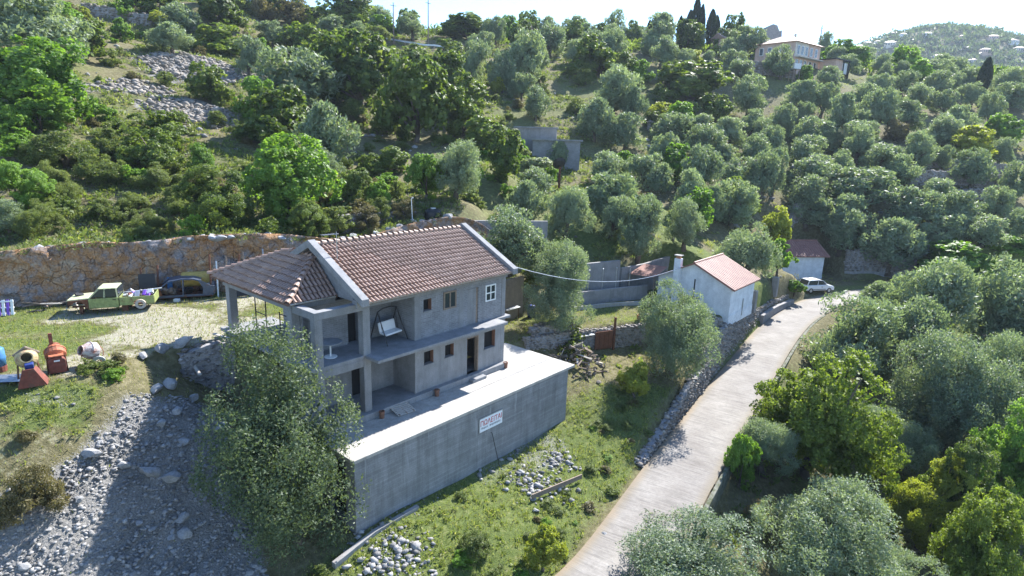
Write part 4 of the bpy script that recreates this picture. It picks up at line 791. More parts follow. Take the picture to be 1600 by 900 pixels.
# ---------------------------------------------------------------- car shell
t = empty('car_shell', (-21.1, 37.0, 2.6), R(24), 'stripped blue-grey car body shell with no doors or wheels beside the pickup', 'car')
for s in (-1, 1):
    y0, y1 = (s*.70, s*.76) if s > 0 else (-.76, -.70)
    MB().prism([(-1.6, .2), (1.75, .2), (1.75, .32), (-1.6, .34)], y0, y1).build('sill', M['bluecar'], t)
    MB().prism([(1.15, .32), (1.2, .7), (.95, 1.2), (1.1, 1.22), (1.7, .82), (1.85, .78), (1.85, .3)], y0, y1).build('rear_wing', M['bluecar'], t)
    MB().prism([(-1.9, .3), (-1.9, .72), (-1.2, .82), (-1.1, .34)], y0, y1).build('front_wing', M['rust'], t)
    MB().tube([(-1.2, s*.72, .8), (-.75, s*.62, 1.18), (0, s*.6, 1.3), (.7, s*.6, 1.26), (1.05, s*.62, 1.15)], .05, 6).build('roof_rail', M['bluecar'], t)
    MB().beam((.05, s*.72, .3), (.1, s*.61, 1.28), .07, .08).build('pillar', M['bluecar'], t)
MB().add([(-.75, -.62, 1.2), (-.75, .62, 1.2), (0, .6, 1.34), (0, -.6, 1.34), (.7, .6, 1.3), (.7, -.6, 1.3), (1.1, .6, 1.16), (1.1, -.6, 1.16)], [(0, 1, 2, 3), (3, 2, 4, 5), (5, 4, 6, 7)]).build('roof_panel', M['bluecar'], t)
MB().box(-1.6, 1.75, -.7, .7, .15, .25).build('floor_pan', M['rust'], t); MB().box(1.8, 1.88, -.7, .7, .3, .8).build('tail_panel', M['bluecar'], t); MB().box(1.2, 1.8, -.68, .68, .72, .8).build('boot_lid', M['steel'], t)
for k in range(8): MB().obox((random.uniform(-1.3, 1), random.uniform(-.5, .5), random.uniform(.3, .55)), random.uniform(.2, .5), random.uniform(.2, .4), random.uniform(.1, .3), (random.random(), random.random(), random.random()*3)).build('seat_remains', M[random.choice(['wood', 'blackm', 'rust'])], t)
MB().obox((-1.6, 0, .7), .6, 1.0, .25, (.1, .15, .1)).build('engine_bay', M['blackm'], t)
o = MB().box(-.16, .16, -.12, .12, 0, .2).build('white_block', M['white'], None, bevel=.01); o.location = (-21.0, 36.0, 2.55); tag(o, 'small white block lying in front of the car shell', 'block')
# junk along the cliff foot
t = empty('ochre_tank', (-20.75, 37.95, 2.55), R(24), 'ochre cylindrical tank lying behind the car shell', 'tank'); MB().lathe([(0, -.85), (.4, -.82), (.5, -.7), (.5, .7), (.4, .82), (0, .85)], 16, Matrix.Translation((0, 0, 1.05)) @ Matrix.Rotation(R(90), 4, 'Y')).build('tank_body', M['ochre'], t, smooth=True)
for s in (-.5, .5): MB().box(s-.06, s+.06, -.4, .4, 0, .62).build('cradle', M['rust'], t)
for k, (x, y) in enumerate(((-22.9, 37.9), (-23.3, 37.6), (-19.9, 38.6), (-19.5, 38.7), (-19.0, 39.0), (-18.6, 39.2), (-18.1, 39.5), (-17.6, 39.8), (-17.0, 40.2), (-16.5, 40.6), (-23.6, 37.4))):
    o = MB().beam((0, 0, -.1), (random.uniform(-.3, .3), .45, random.uniform(1.7, 3.2)), .09, .09).build('leaning_post', M[['rust', 'wood', 'rust', 'steel', 'wood'][k % 5]]); o.location = (x+.5, y-1.45, 2.6); tag(o, 'long rusty post leaning upright against the quarried cliff', 'post', 'posts leaning on the cliff')
for k, (x, y, wd, hh) in enumerate(((-23.2, 37.2, .9, 1.7), (-18.4, 39.0, 1.3, 1.9), (-17.2, 39.7, 1.1, 1.6))):
    o = MB().obox((0, 0, hh/2), wd, .06, hh, (R(-12), 0, R(25))).build('dark_panel', M['blackm']); o.location = (x+.45, y-1.2, 2.58); tag(o, ['black sheet leaning on the cliff behind the pickup', 'wide dark sheet leaning on the cliff behind the porch', 'dark sheet at the right end of the cliff junk'][k], 'panel')
o = MB().obox((0, 0, .6), .3, .05, 1.2, (R(-15), 0, R(20))).build('blue_board', M['blue']); o.location = (-22.1, 37.3, 2.6); tag(o, 'narrow blue striped board leaning behind the car shell', 'board')
for k in range(26):
    u = random.random(); x, y = -28.6+u*5.5+random.gauss(0, .3), 32.6+u*3.1+random.gauss(0, .25); ln = random.uniform(.5, 1.6)
    o = MB().tube([(0, 0, 0), (ln*.5, .05, .05), (ln, 0, random.uniform(0, .25))], [.05, .06, .03], 6).build('charred_log', M[random.choice(['blackm', 'wood', 'bark', 'woodpale'])]); o.location = (x, y, 2.66+random.random()*.2); o.rotation_euler = (0, random.gauss(0, .2), random.random()*6.3); tag(o, 'dark branch in the heap at the foot of the cliff', 'branch', 'branch heap at the cliff foot')
t = empty('painted_pallet', (-28.4, 31.9, 2.6), R(20), 'white and purple painted pallet propped up at the left edge', 'pallet')
for k in range(5): MB().obox((-.4+k*.2, 0.02, .45), .13, .03, .9, (R(-12), 0, 0)).build('slat', M['white' if k % 2 == 0 else 'purple'], t)
for z in (.12, .45, .8): MB().obox((0, .06+z*.02, z), .95, .06, .08, (R(-12), 0, 0)).build('bearer', M['white'], t)
# ---------------------------------------------------------------- cement mixers
def wheel(par, c, r_, mat='tyre', ax='Y'):
    MB().lathe([(r_*.45, -.05), (r_*.95, -.05), (r_, 0), (r_*.95, .05), (r_*.45, .05), (r_*.45, -.05)], 14, Matrix.Translation(c) @ Matrix.Rotation(R(90), 4, 'X' if ax == 'Y' else 'Y')).build('wheel', M[mat], par)
DR = [(0, -.42), (.2, -.42), (.43, -.22), (.45, -.2), (.45, .06), (.475, .06), (.475, .12), (.45, .12), (.24, .46), (.26, .47), (.26, .51), (.21, .51), (.21, .45), (.4, .1), (.4, -.18), (0, -.36)]
t = empty('cement_mixer', (-20.05, 23.2, 2.55), R(40), 'yellow cement mixer with red rusty loading skip', 'cement mixer', 'cement mixers on the yard edge'); t.scale = (.86, .86, .86)
MB().lathe(DR, 18, Matrix.Translation((0, .25, 1.15)) @ Matrix.Rotation(R(68), 4, 'X')).build('drum', M['mixyellow'], t)
MB().tube([(-.5, .3, 1.35), (0, .28, 1.72), (.5, .3, 1.35)], .06, 6).build('drum_strap', M['wood'], t)
MB().prism([(-.2, .95), (.2, .95), (.62, .05), (-.5, .05)], -.95, -.9).build('loading_skip', M['redox'], t); MB().add([(.2, -.92, .95), (.62, -.92, .05), (.75, -.4, .1), (.3, -.4, .95)], [(0, 1, 2, 3)]).build('skip_cheek', M['redox'], t); MB().add([(-.2, -.92, .95), (-.5, -.92, .05), (-.45, -.4, .1), (-.2, -.4, .95)], [(0, 1, 2, 3)]).build('skip_cheek', M['redox'], t)
MB().obox((.05, -.35, .9), .35, .4, .35).build('motor_box', M['bluedark'], t, bevel=.03)
for x, y in ((-.45, -.2), (.45, -.2), (-.45, .6), (.45, .6)): MB().tube([(x, y, 0), (x*.8, .2, 1.1)], .04, 6).build('leg', M['rust'], t)
for s in (-.6, .6): wheel(t, (0.1, s*.9+.2, .25), .25)
t = empty('cement_mixer', (-19.75, 24.35, 2.58), R(40), 'orange cement mixer with arched red motor housing and tall lever', 'cement mixer', 'cement mixers on the yard edge'); t.scale = (.86, .86, .86)
MB().lathe(DR, 18, Matrix.Translation((0, .15, .95)) @ Matrix.Rotation(R(-60), 4, 'X')).build('drum', M['orange'], t)
ar = [(-.36, .12), (.36, .12), (.36, .72)]+[(.36*math.cos(a_), .72+.22*math.sin(a_)) for a_ in (R(30), R(60), R(90), R(120), R(150))]+[(-.36, .72)]
mh = MB().prism(ar, -.62, -.3).build('motor_housing', M['redox'], t, bevel=.02); MB().box(-.12, .12, -.635, -.622, .72, .8).build('label_plate', M['white'], mh)
MB().box(-.3, .3, -.62, -.2, .96, 1.02).build('housing_lid', M['orange'], t); MB().obox((-.1, .35, 1.45), .16, .1, 1.0).build('lever', M['redox'], t)
for x, y in ((-.4, -.4), (.4, -.4), (-.4, .5), (.4, .5)): MB().tube([(x, y, 0), (x*.9, y*.6, .9)], .035, 6).build('leg', M['rust'], t)
wheel(t, (.0, .55, .22), .22)
t = empty('cement_mixer', (-18.75, 25.1, 2.55), R(40), 'cement-crusted white mixer tipped over among weeds', 'cement mixer', 'cement mixers on the yard edge'); t.scale = (.86, .86, .86)
MB().lathe(DR, 18, Matrix.Translation((0, .1, .85)) @ Matrix.Rotation(R(25), 4, 'Z') @ Matrix.Rotation(R(-72), 4, 'Y')).build('drum', M['mixwhite'], t)
MB().lathe([(.46, -.04), (.5, 0), (.46, .04), (.46, -.04)], 20, Matrix.Translation((.05, -.1, .75)) @ Matrix.Rotation(R(70), 4, 'X')).build('gear_ring', M['rust'], t); wheel(t, (.25, -.35, .32), .32, 'steel')
for x, y in ((-.4, -.2), (.45, -.2), (0, .5)): MB().tube([(x, y, 0), (x*.5, 0, .8)], .035, 6).build('leg', M['rust'], t)
t = empty('blue_barrel', (-22.05, 24.0, 2.6), 0, 'blue plastic barrel with rusty base at the left edge', 'barrel'); MB().lathe([(0, .3), (.3, .3), (.31, .6), (.33, .65), (.31, .7), (.3, 1.05), (.2, 1.12), (0, 1.12)], 16).build('barrel_body', M['blue'], t, smooth=True); MB().lathe([(0, 0), (.3, 0), (.32, .3), (0, .3)], 16).build('base', M['redox'], t)
V = []; F = []
for i in range(25):
    for j in (0, 1): V.append((j*1.7, i*.045, .05+.025*math.sin(i*1.57)))
F = [(2*i, 2*i+1, 2*i+3, 2*i+2) for i in range(24)]; o = MB().add(V, F).build('corrugated_sheet', M['steel']); o.location = (-21.6, 22.3, gz(-21, 22.8)+.12); o.rotation_euler = (R(-4), 0, R(12)); tag(o, 'corrugated metal sheet lying at the left edge below the mixers', 'metal sheet')
for a, b, lb in (((-17.0, 28.7, 2.75), (-15.1, 27.2, 1.4), 'weathered plank leaning against the dark block wall'), ((-15.2, 29.0, 2.95), (-13.5, 28.0, 2.95), 'loose board poking out beside the porch corner')):
    o = MB().beam(a, b, .16, .05).build('plank', M['woodpale']); tag(o, lb, 'plank')
# ---------------------------------------------------------------- wood and rubble pile by the terrace corner
for k in range(90):
    u, v_ = random.gauss(0, 1), random.gauss(0, 1); x, y = 4.9+u*.95, 39.9+v_*1.0; hgt = max(0, 1.25-.45*(u*u+v_*v_)); z = gz(x, y)+hgt*random.random()
    if k % 3: o = MB().obox((0, 0, 0), random.uniform(.5, 1.3), random.uniform(.07, .16), random.uniform(.04, .1)).build('scrap_timber', M[random.choice(['wood', 'woodpale', 'wood', 'bark'])]); tag(o, 'broken timber in the heap beyond the terrace corner', 'timber', 'timber and rubble heap')
    else: o = link('broken_block', rock_mesh('broken_block', M['drystone'], 900+k, 1)); o.scale = [random.uniform(.14, .3)]*3; tag(o, 'chunk of broken masonry in the heap beyond the terrace corner', 'rubble', 'timber and rubble heap')
    o.location = (x, y, z+.05); o.rotation_euler = (random.gauss(0, .5), random.gauss(0, .5), random.random()*6.3)
o = MB().beam((3.0, 41.3, -.95), (6.2, 42.5, -.75), .5, .06).build('metal_sheet', M['steel']); tag(o, 'long grey folded metal sheet lying over the timber heap', 'metal sheet')
t = empty('iron_gate', (7.2, 42.9, gz(7.2, 42.9)), R(26), 'rusty brown sheet gate in the garden wall with tall post', 'gate')
for k in range(4): MB().box(-.95+k*.4, -.57+k*.4, -.03, .0, .1, 1.5).build('panel', M['rust'], t)
MB().box(-.98, .68, -.05, -.03, 1.42, 1.5).build('rail', M['rust'], t); MB().box(.7, .82, -.08, .06, -.1, 2.5).build('post', M['rust'], t)
# garden bits
t = empty('blue_barrel', (1.6, 45.6, -.5), 0, 'dark blue barrel in the shade of the brown retaining wall', 'barrel'); MB().lathe([(0, 0), (.3, 0), (.32, .4), (.3, .8), (.29, .95), (0, .96)], 14).build('barrel_body', M['bluedark'], t, smooth=True)
for x, y, lb in ((10.2, 45.6, 'terracotta pot on the garden wall'), (11.2, 46.1, 'terracotta pot with a small plant on the garden wall')):
    t = empty('plant_pot', (x, y, -.45), 0, lb, 'pot'); MB().lathe([(0, 0), (.16, 0), (.22, .34), (.24, .34), (.24, .4), (.18, .4), (.16, .1), (0, .1)], 12).build('pot_body', M['terracotta'], t)
t = empty('lean_table', (-.1, 44.6, -.5), R(49), 'cluttered sheet-topped bench against the brown retaining wall', 'bench'); MB().obox((0, 0, 1.0), 1.6, .8, .05, (R(6), 0, 0)).build('top', M['steel'], t)
for x, y in ((-.7, -.3), (.7, -.3), (-.7, .3), (.7, .3)): MB().tube([(x, y, 0), (x, y, .98)], .03, 6).build('leg', M['rust'], t)
for k, (x, y) in enumerate(((5.4, 49.4), (6.6, 50.1), (7.9, 50.9), (9.2, 51.6), (10.5, 52.2))):
    o = MB().tube([(0, 0, -.1), (0, 0, 1.7)], .035, 6).lathe([(0, 1.86), (.07, 1.82), (.07, 1.74), (0, 1.7)], 8).build('fence_post', M['steel']); o.location = (x, y, .7); tag(o, 'thin grey fence post on the garden back wall', 'post', 'fence posts on the garden wall')
# ---------------------------------------------------------------- small white houses
def gable_house(name, label, A, ang, W, Lg, ze, zp, base, wallm, tilem, over=.35):
    """A: near corner; x axis along the eave side, y axis along the gable end"""
    t = empty(name, (A[0], A[1], base), ang, label, 'house')
    MB().prism([(0, -.8), (W, -.8), (W, ze), (W/2, zp), (0, ze)], 0, Lg, 'x').build('wall', M[wallm], t)
    sl = (zp-ze)/(W/2); r_ = MB()
    pr = [(-over, ze-over*sl+.02), (W/2, zp+.02), (W+over, ze-over*sl+.02), (W+over, ze-over*sl+.12), (W/2, zp+.14), (-over, ze-over*sl+.12)]
    ro_ = r_.prism(pr, -over, Lg+over, 'x').build('roof', M[tilem], t)
    up = Vector((0, 1, sl)).normalized(); ln = (W/2+over)/up.y
    for s, o_, ac in ((1, Vector((-over, -over, ze-over*sl+.12)), Vector((1, 0, 0))), (-1, Vector((Lg+over, W+over, ze-over*sl+.12)), Vector((-1, 0, 0)))):
        u_ = up if s > 0 else Vector((0, -1, sl)).normalized(); nr = ac.cross(u_); nc = int((Lg+2*over)/.34); nrw = int(ln/.42)
        for i in range(nc):
            for j in range(nrw):
                if s < 0: continue
                o = bpy.data.objects.new('tile', flat_tile); COL.objects.link(o); o.parent = ro_
                Mx = Matrix((ac, u_, nr)).transposed().to_4x4() @ Matrix.Rotation(random.gauss(0, .02), 4, 'X'); Mx.translation = o_+ac*((i+.5)*(Lg+2*over)/nc)+u_*((j+.5)*ln/nrw)+nr*.01; o.matrix_basis = Mx
    MB().tube([(-over, W/2, zp+.15), (Lg+over, W/2, zp+.15)], .1, 8).build('ridge', M[tilem], ro_)
    MB().box(-.02, Lg+.02, -.03, -.003, -.8, .12).build('plinth', M['render'], t)
    return t, ro_
fm = MB(); fm.prism([(-.17, 0), (-.12, .045), (-.05, .05), (.02, .012), (.17, .012), (.17, -.01), (-.17, -.01)], -.225, .225, 'y'); flat_tile = fm.mesh('tile', M['tile2'])
wh, whr = gable_house('white_house', 'small white house with red tiled gable roof and chimney above the road', (17.9, 47.3), R(50.2), 6.5, 5.6, 2.45, 4.0, -.5, 'render', 'tile2')
MB().box(-.5, -.02, 4.4, 4.95, .0, 4.3).build('chimney', M['render'], wh, bevel=.01); MB().box(-.4, -.12, 4.5, 4.85, 4.3, 4.55).build('chimney_pot', M['terracotta'], wh); MB().box(-.55, .02, 4.35, 5.0, 4.55, 4.6).build('chimney_cap', M['wallgrey'], wh)
MB().box(-.035, -.004, 3.1, 3.2, 1.2, 2.7).build('flue_pipe', M['blackm'], wh); MB().box(-.6, -.01, 2.6, 4.3, 1.15, 1.22).build('shelf', M['blackm'], wh); MB().tube([(3.0, -.06, -.4), (3.0, -.06, 1.1)], .04, 6).build('drain_pipe', M['steel'], wh)
t = empty('lean_to_roof', (0, 0, 0), 0, 'dark lean-to canopy on posts beside the white house chimney', 'canopy'); MB().add([(12.6, 51.6, 1.75), (10.6, 53.4, 1.6), (12.4, 55.4, 2.2), (14.2, 53.6, 2.35)], [(0, 1, 2, 3)]).build('sheet', M['tile2'], t)
for p in ((12.6, 51.7), (10.7, 53.4)): MB().tube([(p[0], p[1], -.6), (p[0], p[1], 1.65)], .05, 6).build('post', M['wood'], t)
wh2, _ = gable_house('white_house', 'second white house behind the parked car, its roof half under olive branches', (34.2, 74.3), R(8.5), 5.2, 5.6, 2.85, 4.2, -2.6, 'render', 'tile2', .45)
o = MB().box(0, 2.6, 0, .4, 0, .42).build('planter_box', M['white'], None, bevel=.03); o.location = (24.1, 57.8, -1.7); o.rotation_euler = (0, 0, R(54)); tag(o, 'long white planter on the garden wall beside the white house', 'planter')
for k, (x, y) in enumerate(((22.9, 54.8), (27.7, 61.3))):
    o = MB().box(-.28, .28, -.28, .28, -.6, 1.5).build('gate_pillar', M['wallgrey'], None, bevel=.02); o.location = (x, y, -1.4); o.rotation_euler = (0, 0, R(50)); tag(o, ['concrete gate pillar at the corner of the white house', 'grey gate pillar under the fig tree'][k], 'pillar')
# ---------------------------------------------------------------- white car
t = empty('white_car', (35.6, 68.3, gz(35.6, 68.3)+.02), R(14), 'white hatchback with roof bars parked behind the garden wall', 'car')
bd = MB(); prof = [(-1.85, .3), (-1.92, .75), (-1.8, .92), (1.0, .95), (1.75, .8), (1.95, .6), (1.95, .3)]
bd.prism(prof, -.82, .82); bd.build('body', M['carwhite'], t, bevel=.06)
MB().prism([(-1.75, .93), (-1.55, 1.44), (-.2, 1.5), (.35, 1.42), (1.05, .93)], -.7, .7).build('cabin', M['glass'], t, bevel=.05); MB().prism([(-1.5, 1.44), (-1.45, 1.5), (-.2, 1.54), (.3, 1.46), (.25, 1.4)], -.66, .66).build('roof', M['carwhite'], t, bevel=.02)
for s in (-1, 1):
    MB().beam((-.35, s*.71, .93), (-.3, s*.7, 1.48), .08, .03).build('pillar', M['carwhite'], t); MB().beam((.98, s*.71, .95), (.33, s*.68, 1.45), .06, .05).build('pillar', M['carwhite'], t); MB().beam((-1.72, s*.71, .93), (-1.5, s*.68, 1.46), .1, .06).build('pillar', M['carwhite'], t)
    MB().obox((.2, s*.83, .72), .22, .02, .05).build('door_handle', M['blackm'], t); MB().obox((.75, s*.9, .98), .12, .16, .12).build('mirror', M['carwhite'], t); MB().obox((-.1, s*.825, .45), 1.7, .02, .06).build('side_trim', M['blackm'], t); MB().obox((1.8, s*.6, .74), .2, .3, .12, (0, .3, 0)).build('headlight', M['glass'], t)
    for x in (-1.25, 1.22):
        w_ = MB().lathe([(.2, -.1), (.29, -.1), (.3, 0), (.29, .1), (.2, .1), (.2, -.1)], 18, Matrix.Translation((x, s*.76, .3)) @ Matrix.Rotation(R(90), 4, 'X')).build('wheel', M['tyre'], t); MB().lathe([(0, -.07), (.2, -.07), (.2, .07), (0, .07)], 14, Matrix.Translation((x, s*.765, .3)) @ Matrix.Rotation(R(90), 4, 'X')).build('rim', M['steel'], w_)
for x in (-1.0, -.1): MB().tube([(x, -.62, 1.6), (x, .62, 1.6)], .025, 6).build('roof_bar', M['blackm'], t)
# ---------------------------------------------------------------- buildings up the slope
t = empty('grey_building', (4.2, 84.0, gz(4.2, 80.5)), R(-4), 'flat-roofed unfinished grey block building on the middle slope', 'building')
MB().box(-4.6, 1.2, 1.5, 6.5, -1.5, 5.2).build('rear_block', M['wallgrey'], t); MB().box(-4.8, 1.4, 1.3, 6.7, 5.2, 5.4).build('roof_slab', M['conc'], t); MB().box(-1.9, 4.4, -2.6, 3.0, -2.5, 3.6).build('front_block', M['block'], t); MB().box(-2.1, 4.7, -2.9, 3.2, 3.6, 3.8).build('roof_slab', M['conc'], t)
for x in (-1.2, 0): MB().box(x, x+.35, 1.7, 2.0, 3.8, 4.3).build('stub_column', M['conc'], t)
t = empty('pink_house', (62.0, 147.5, gz(62, 144)-.2), R(38), 'large pink two-storey house with pale tiled hip roof on the upper right slope', 'house')
MB().box(-5.6, 5.6, -4.8, 4.8, -3.5, 6.0).build('wall', M['pink'], t); MB().box(-5.62, 0, -4.83, -4.8, 2.9, 5.9).build('white_band', M['cream'], t)
MB().add([(-6.2, -5.4, 6.0), (6.2, -5.4, 6.0), (6.2, 5.4, 6.0), (-6.2, 5.4, 6.0), (-1.2, 0, 8.3), (1.2, 0, 8.3)], [(0, 1, 5, 4), (1, 2, 5), (2, 3, 4, 5), (3, 0, 4), (3, 2, 1, 0)]).build('roof', M['tile'], t)
for x in (-4.4, -2.6, -.8, 1.4, 3.6):
    for z in (.5, 3.4):
        w_ = MB().box(x-.55, x+.55, -4.9, -4.81, z, z+1.9).build('window', M['white'], t); MB().box(x-.42, x+.42, -4.93, -4.901, z+.1, z+1.8).build('pane', M['glass'], w_)
for y in (-3, -1, 1.2, 3.2):
    w_ = MB().box(-5.7, -5.61, y-.5, y+.5, 3.6, 5.2).build('window', M['white'], t); MB().box(-5.73, -5.701, y-.38, y+.38, 3.7, 5.1).build('pane', M['glass'], w_)
MB().box(-5.4, 5.4, -6.0, -4.95, 2.75, 2.95).build('balcony', M['cream'], t); MB().box(2.2, 2.6, -.2, .2, 7, 9).build('chimney', M['cream'], t)
t = empty('annex_shed', (72.5, 147.5, gz(72.5, 147.5)), R(38), 'low pink annex with dark flat canopy beside the large pink house', 'shed'); MB().box(-2.2, 1.2, -2, 2, -2, 2.8).build('wall', M['pink'], t); MB().box(-2.8, 4.2, -2.5, 2.5, 2.8, 3.0).build('roof', M['blackm'], t); MB().box(1.4, 3.9, -1.9, -1.8, 0, 2.4).build('white_panel', M['render'], t)
for x in (3.9, 1.3): MB().box(x-.1, x+.1, -2.3, -2.1, -1, 2.8).build('post', M['blackm'], t)
t = empty('water_cistern', (59.2, 136.0, gz(59.2, 136)), R(20), 'pale box cistern on stilts below the large pink house', 'cistern'); MB().box(-.9, .9, -.7, .7, 2.6, 3.7).build('box', M['render'], t)
for x in (-.8, .8):
    for y in (-.6, .6): MB().beam((x, y, -.3), (x, y, 2.6), .14, .14).build('leg', M['wood'], t)
t = empty('ruined_tower', (63.5, 163, gz(63.5, 163)), 0, 'ruined round-topped stone tower on the skyline behind the pink house', 'ruin'); MB().prism([(-2.5, -3), (-2.6, 5.6), (-1.6, 7.6), (-.3, 8.2), (.8, 7.9), (1.5, 6.6), (2.1, 6.8), (2.3, 5.0), (3, 4.8), (3.1, -3)], -1.8, 1.8).build('tower', M['darkrock'], t); MB().box(-6, -2.2, -1, 1, -3, 5.5).build('broken_wall', M['darkrock'], t)
t = empty('stone_hut', (50.3, 157, gz(50.3, 157)), R(30), 'small old stone hut with reddish roof near the cypress clump', 'hut'); MB().box(-2.6, 2.6, -2, 2, -1.5, 2.6).build('wall', M['pink'], t); MB().prism([(-2.3, 2.6), (2.3, 2.6), (0, 4.0)], -2.9, 2.9, 'x').build('roof', M['tile'], t)
# poles, guard rail, flag
for x, y, h_, lb in ((-27.5, 138.6, 8.5, 'wooden utility pole at the left end of the guard rail'), (-20.4, 141.5, 9.0, 'wooden utility pole at the right end of the guard rail'), (31.2, 150, 6.5, 'thin pale utility pole on the middle skyline slope'), (74.0, 158, 9.5, 'tall thin aerial mast behind the pink house'), (2.2, 128, 7.5, 'bare wooden pole among the trees on the middle slope'), (104.0, 128, 5, 'utility pole in the far right olive grove')):
    t = empty('utility_pole', (x, y, gz(x, y)), random.random(), lb, 'pole', 'utility poles'); MB().tube([(0, 0, -.5), (0, 0, h_)], [.16, .1], 7).build('shaft', M['wood'], t); MB().box(-.7, .7, -.05, .05, h_-.7, h_-.6).build('cross_arm', M['wood'], t)
t = empty('guard_rail', (-24.5, 139.5, gz(-24.5, 139.5)), 0, 'grey roadside guard rail on the skyline left of centre', 'guard rail')
gp = [(-34+i*2.2, 138.6+.9*math.sin(i*.6)) for i in range(10)]
for i, p in enumerate(gp):
    z = gz(*p)-t.location.z; MB().box(p[0]+24.5-.09, p[0]+24.5+.09, p[1]-139.5-.09, p[1]-139.5+.09, z-.3, z+.95).build('post', M['wood'], t)
    if i: q = gp[i-1]; MB().beam((q[0]+24.5, q[1]-139.65, gz(*q)-t.location.z+.75), (p[0]+24.5, p[1]-139.65, z+.75), .08, .32).build('rail', M['steel'], t)
t = empty('flag_pole', (-56.0, 118.5, gz(-56, 118.5)), 0, 'white flag on a pole among the upper left trees', 'flag'); MB().tube([(0, 0, -.3), (0, 0, 4.5)], .06, 6).build('pole', M['white'], t); MB().add([(0, 0, 4.4), (.5, .1, 4.2), (.4, 0, 2.9), (0, 0, 3.0)], [(0, 1, 2, 3)]).build('flag', M['white'], t)
t = empty('satellite_dish', (5.3, 73.2, gz(5.3, 73.2)), R(200), 'black satellite dish on a post below the grey building', 'dish'); MB().tube([(0, 0, -.3), (0, 0, 2.6)], .16, 8).build('post', M['rust'], t); MB().lathe([(0, 0), (.5, .08), (.8, .25), (.82, .25), (.5, .05), (0, -.03)], 16, Matrix.Translation((0, -.1, 2.9)) @ Matrix.Rotation(R(60), 4, 'X')).build('dish', M['blackm'], t)
# village on the far hill
FH = [(336, 632, .9), (345, 636, .8), (368, 633, .8), (366, 614, .8), (347, 601, 1.2), (354, 576, 1.1), (362, 552, 1.0), (383, 537, .9), (427, 581, 1.0), (445, 579, 1.1), (439, 563, 1.0), (402, 583, .8), (378, 598, .9), (346, 619, .8), (403, 553, 1.0)]
for i, (x, y, s) in enumerate(FH):
    t = empty('village_house', (x, y, gz(x, y)), R(-30+37*i % 70), ['white', 'cream', 'pink', 'pale', 'tan'][i % 5]+' village house with tiled roof on the far hill, '+['leftmost', 'second from left', 'third from left', 'high up near centre', 'large one in the cluster', 'wide low one', 'lowest of all', 'low on the right', 'near the right edge', 'at the far right edge', 'below the right edge pair', 'under the hilltop', 'beside the hilltop trees', 'between the left pair', 'alone mid slope'][i], 'house', 'far village houses'); s *= .55; t.scale = (s, s, s)
    MB().box(-7, 7, -4.5, 4.5, -4, 6).build('wall', M[['render', 'cream', 'pink'][i % 3]], t); MB().add([(-7.8, -5.3, 6), (7.8, -5.3, 6), (7.8, 5.3, 6), (-7.8, 5.3, 6), (-3, 0, 8.4), (3, 0, 8.4)], [(0, 1, 5, 4), (1, 2, 5), (2, 3, 4, 5), (3, 0, 4), (3, 2, 1, 0)]).build('roof', M['tile'], t)
    for xx in (-4.8, -1.6, 1.6, 4.8): MB().box(xx-.7, xx+.7, -4.58, -4.52, 2.4, 4.8).build('window', M['glass'], t)

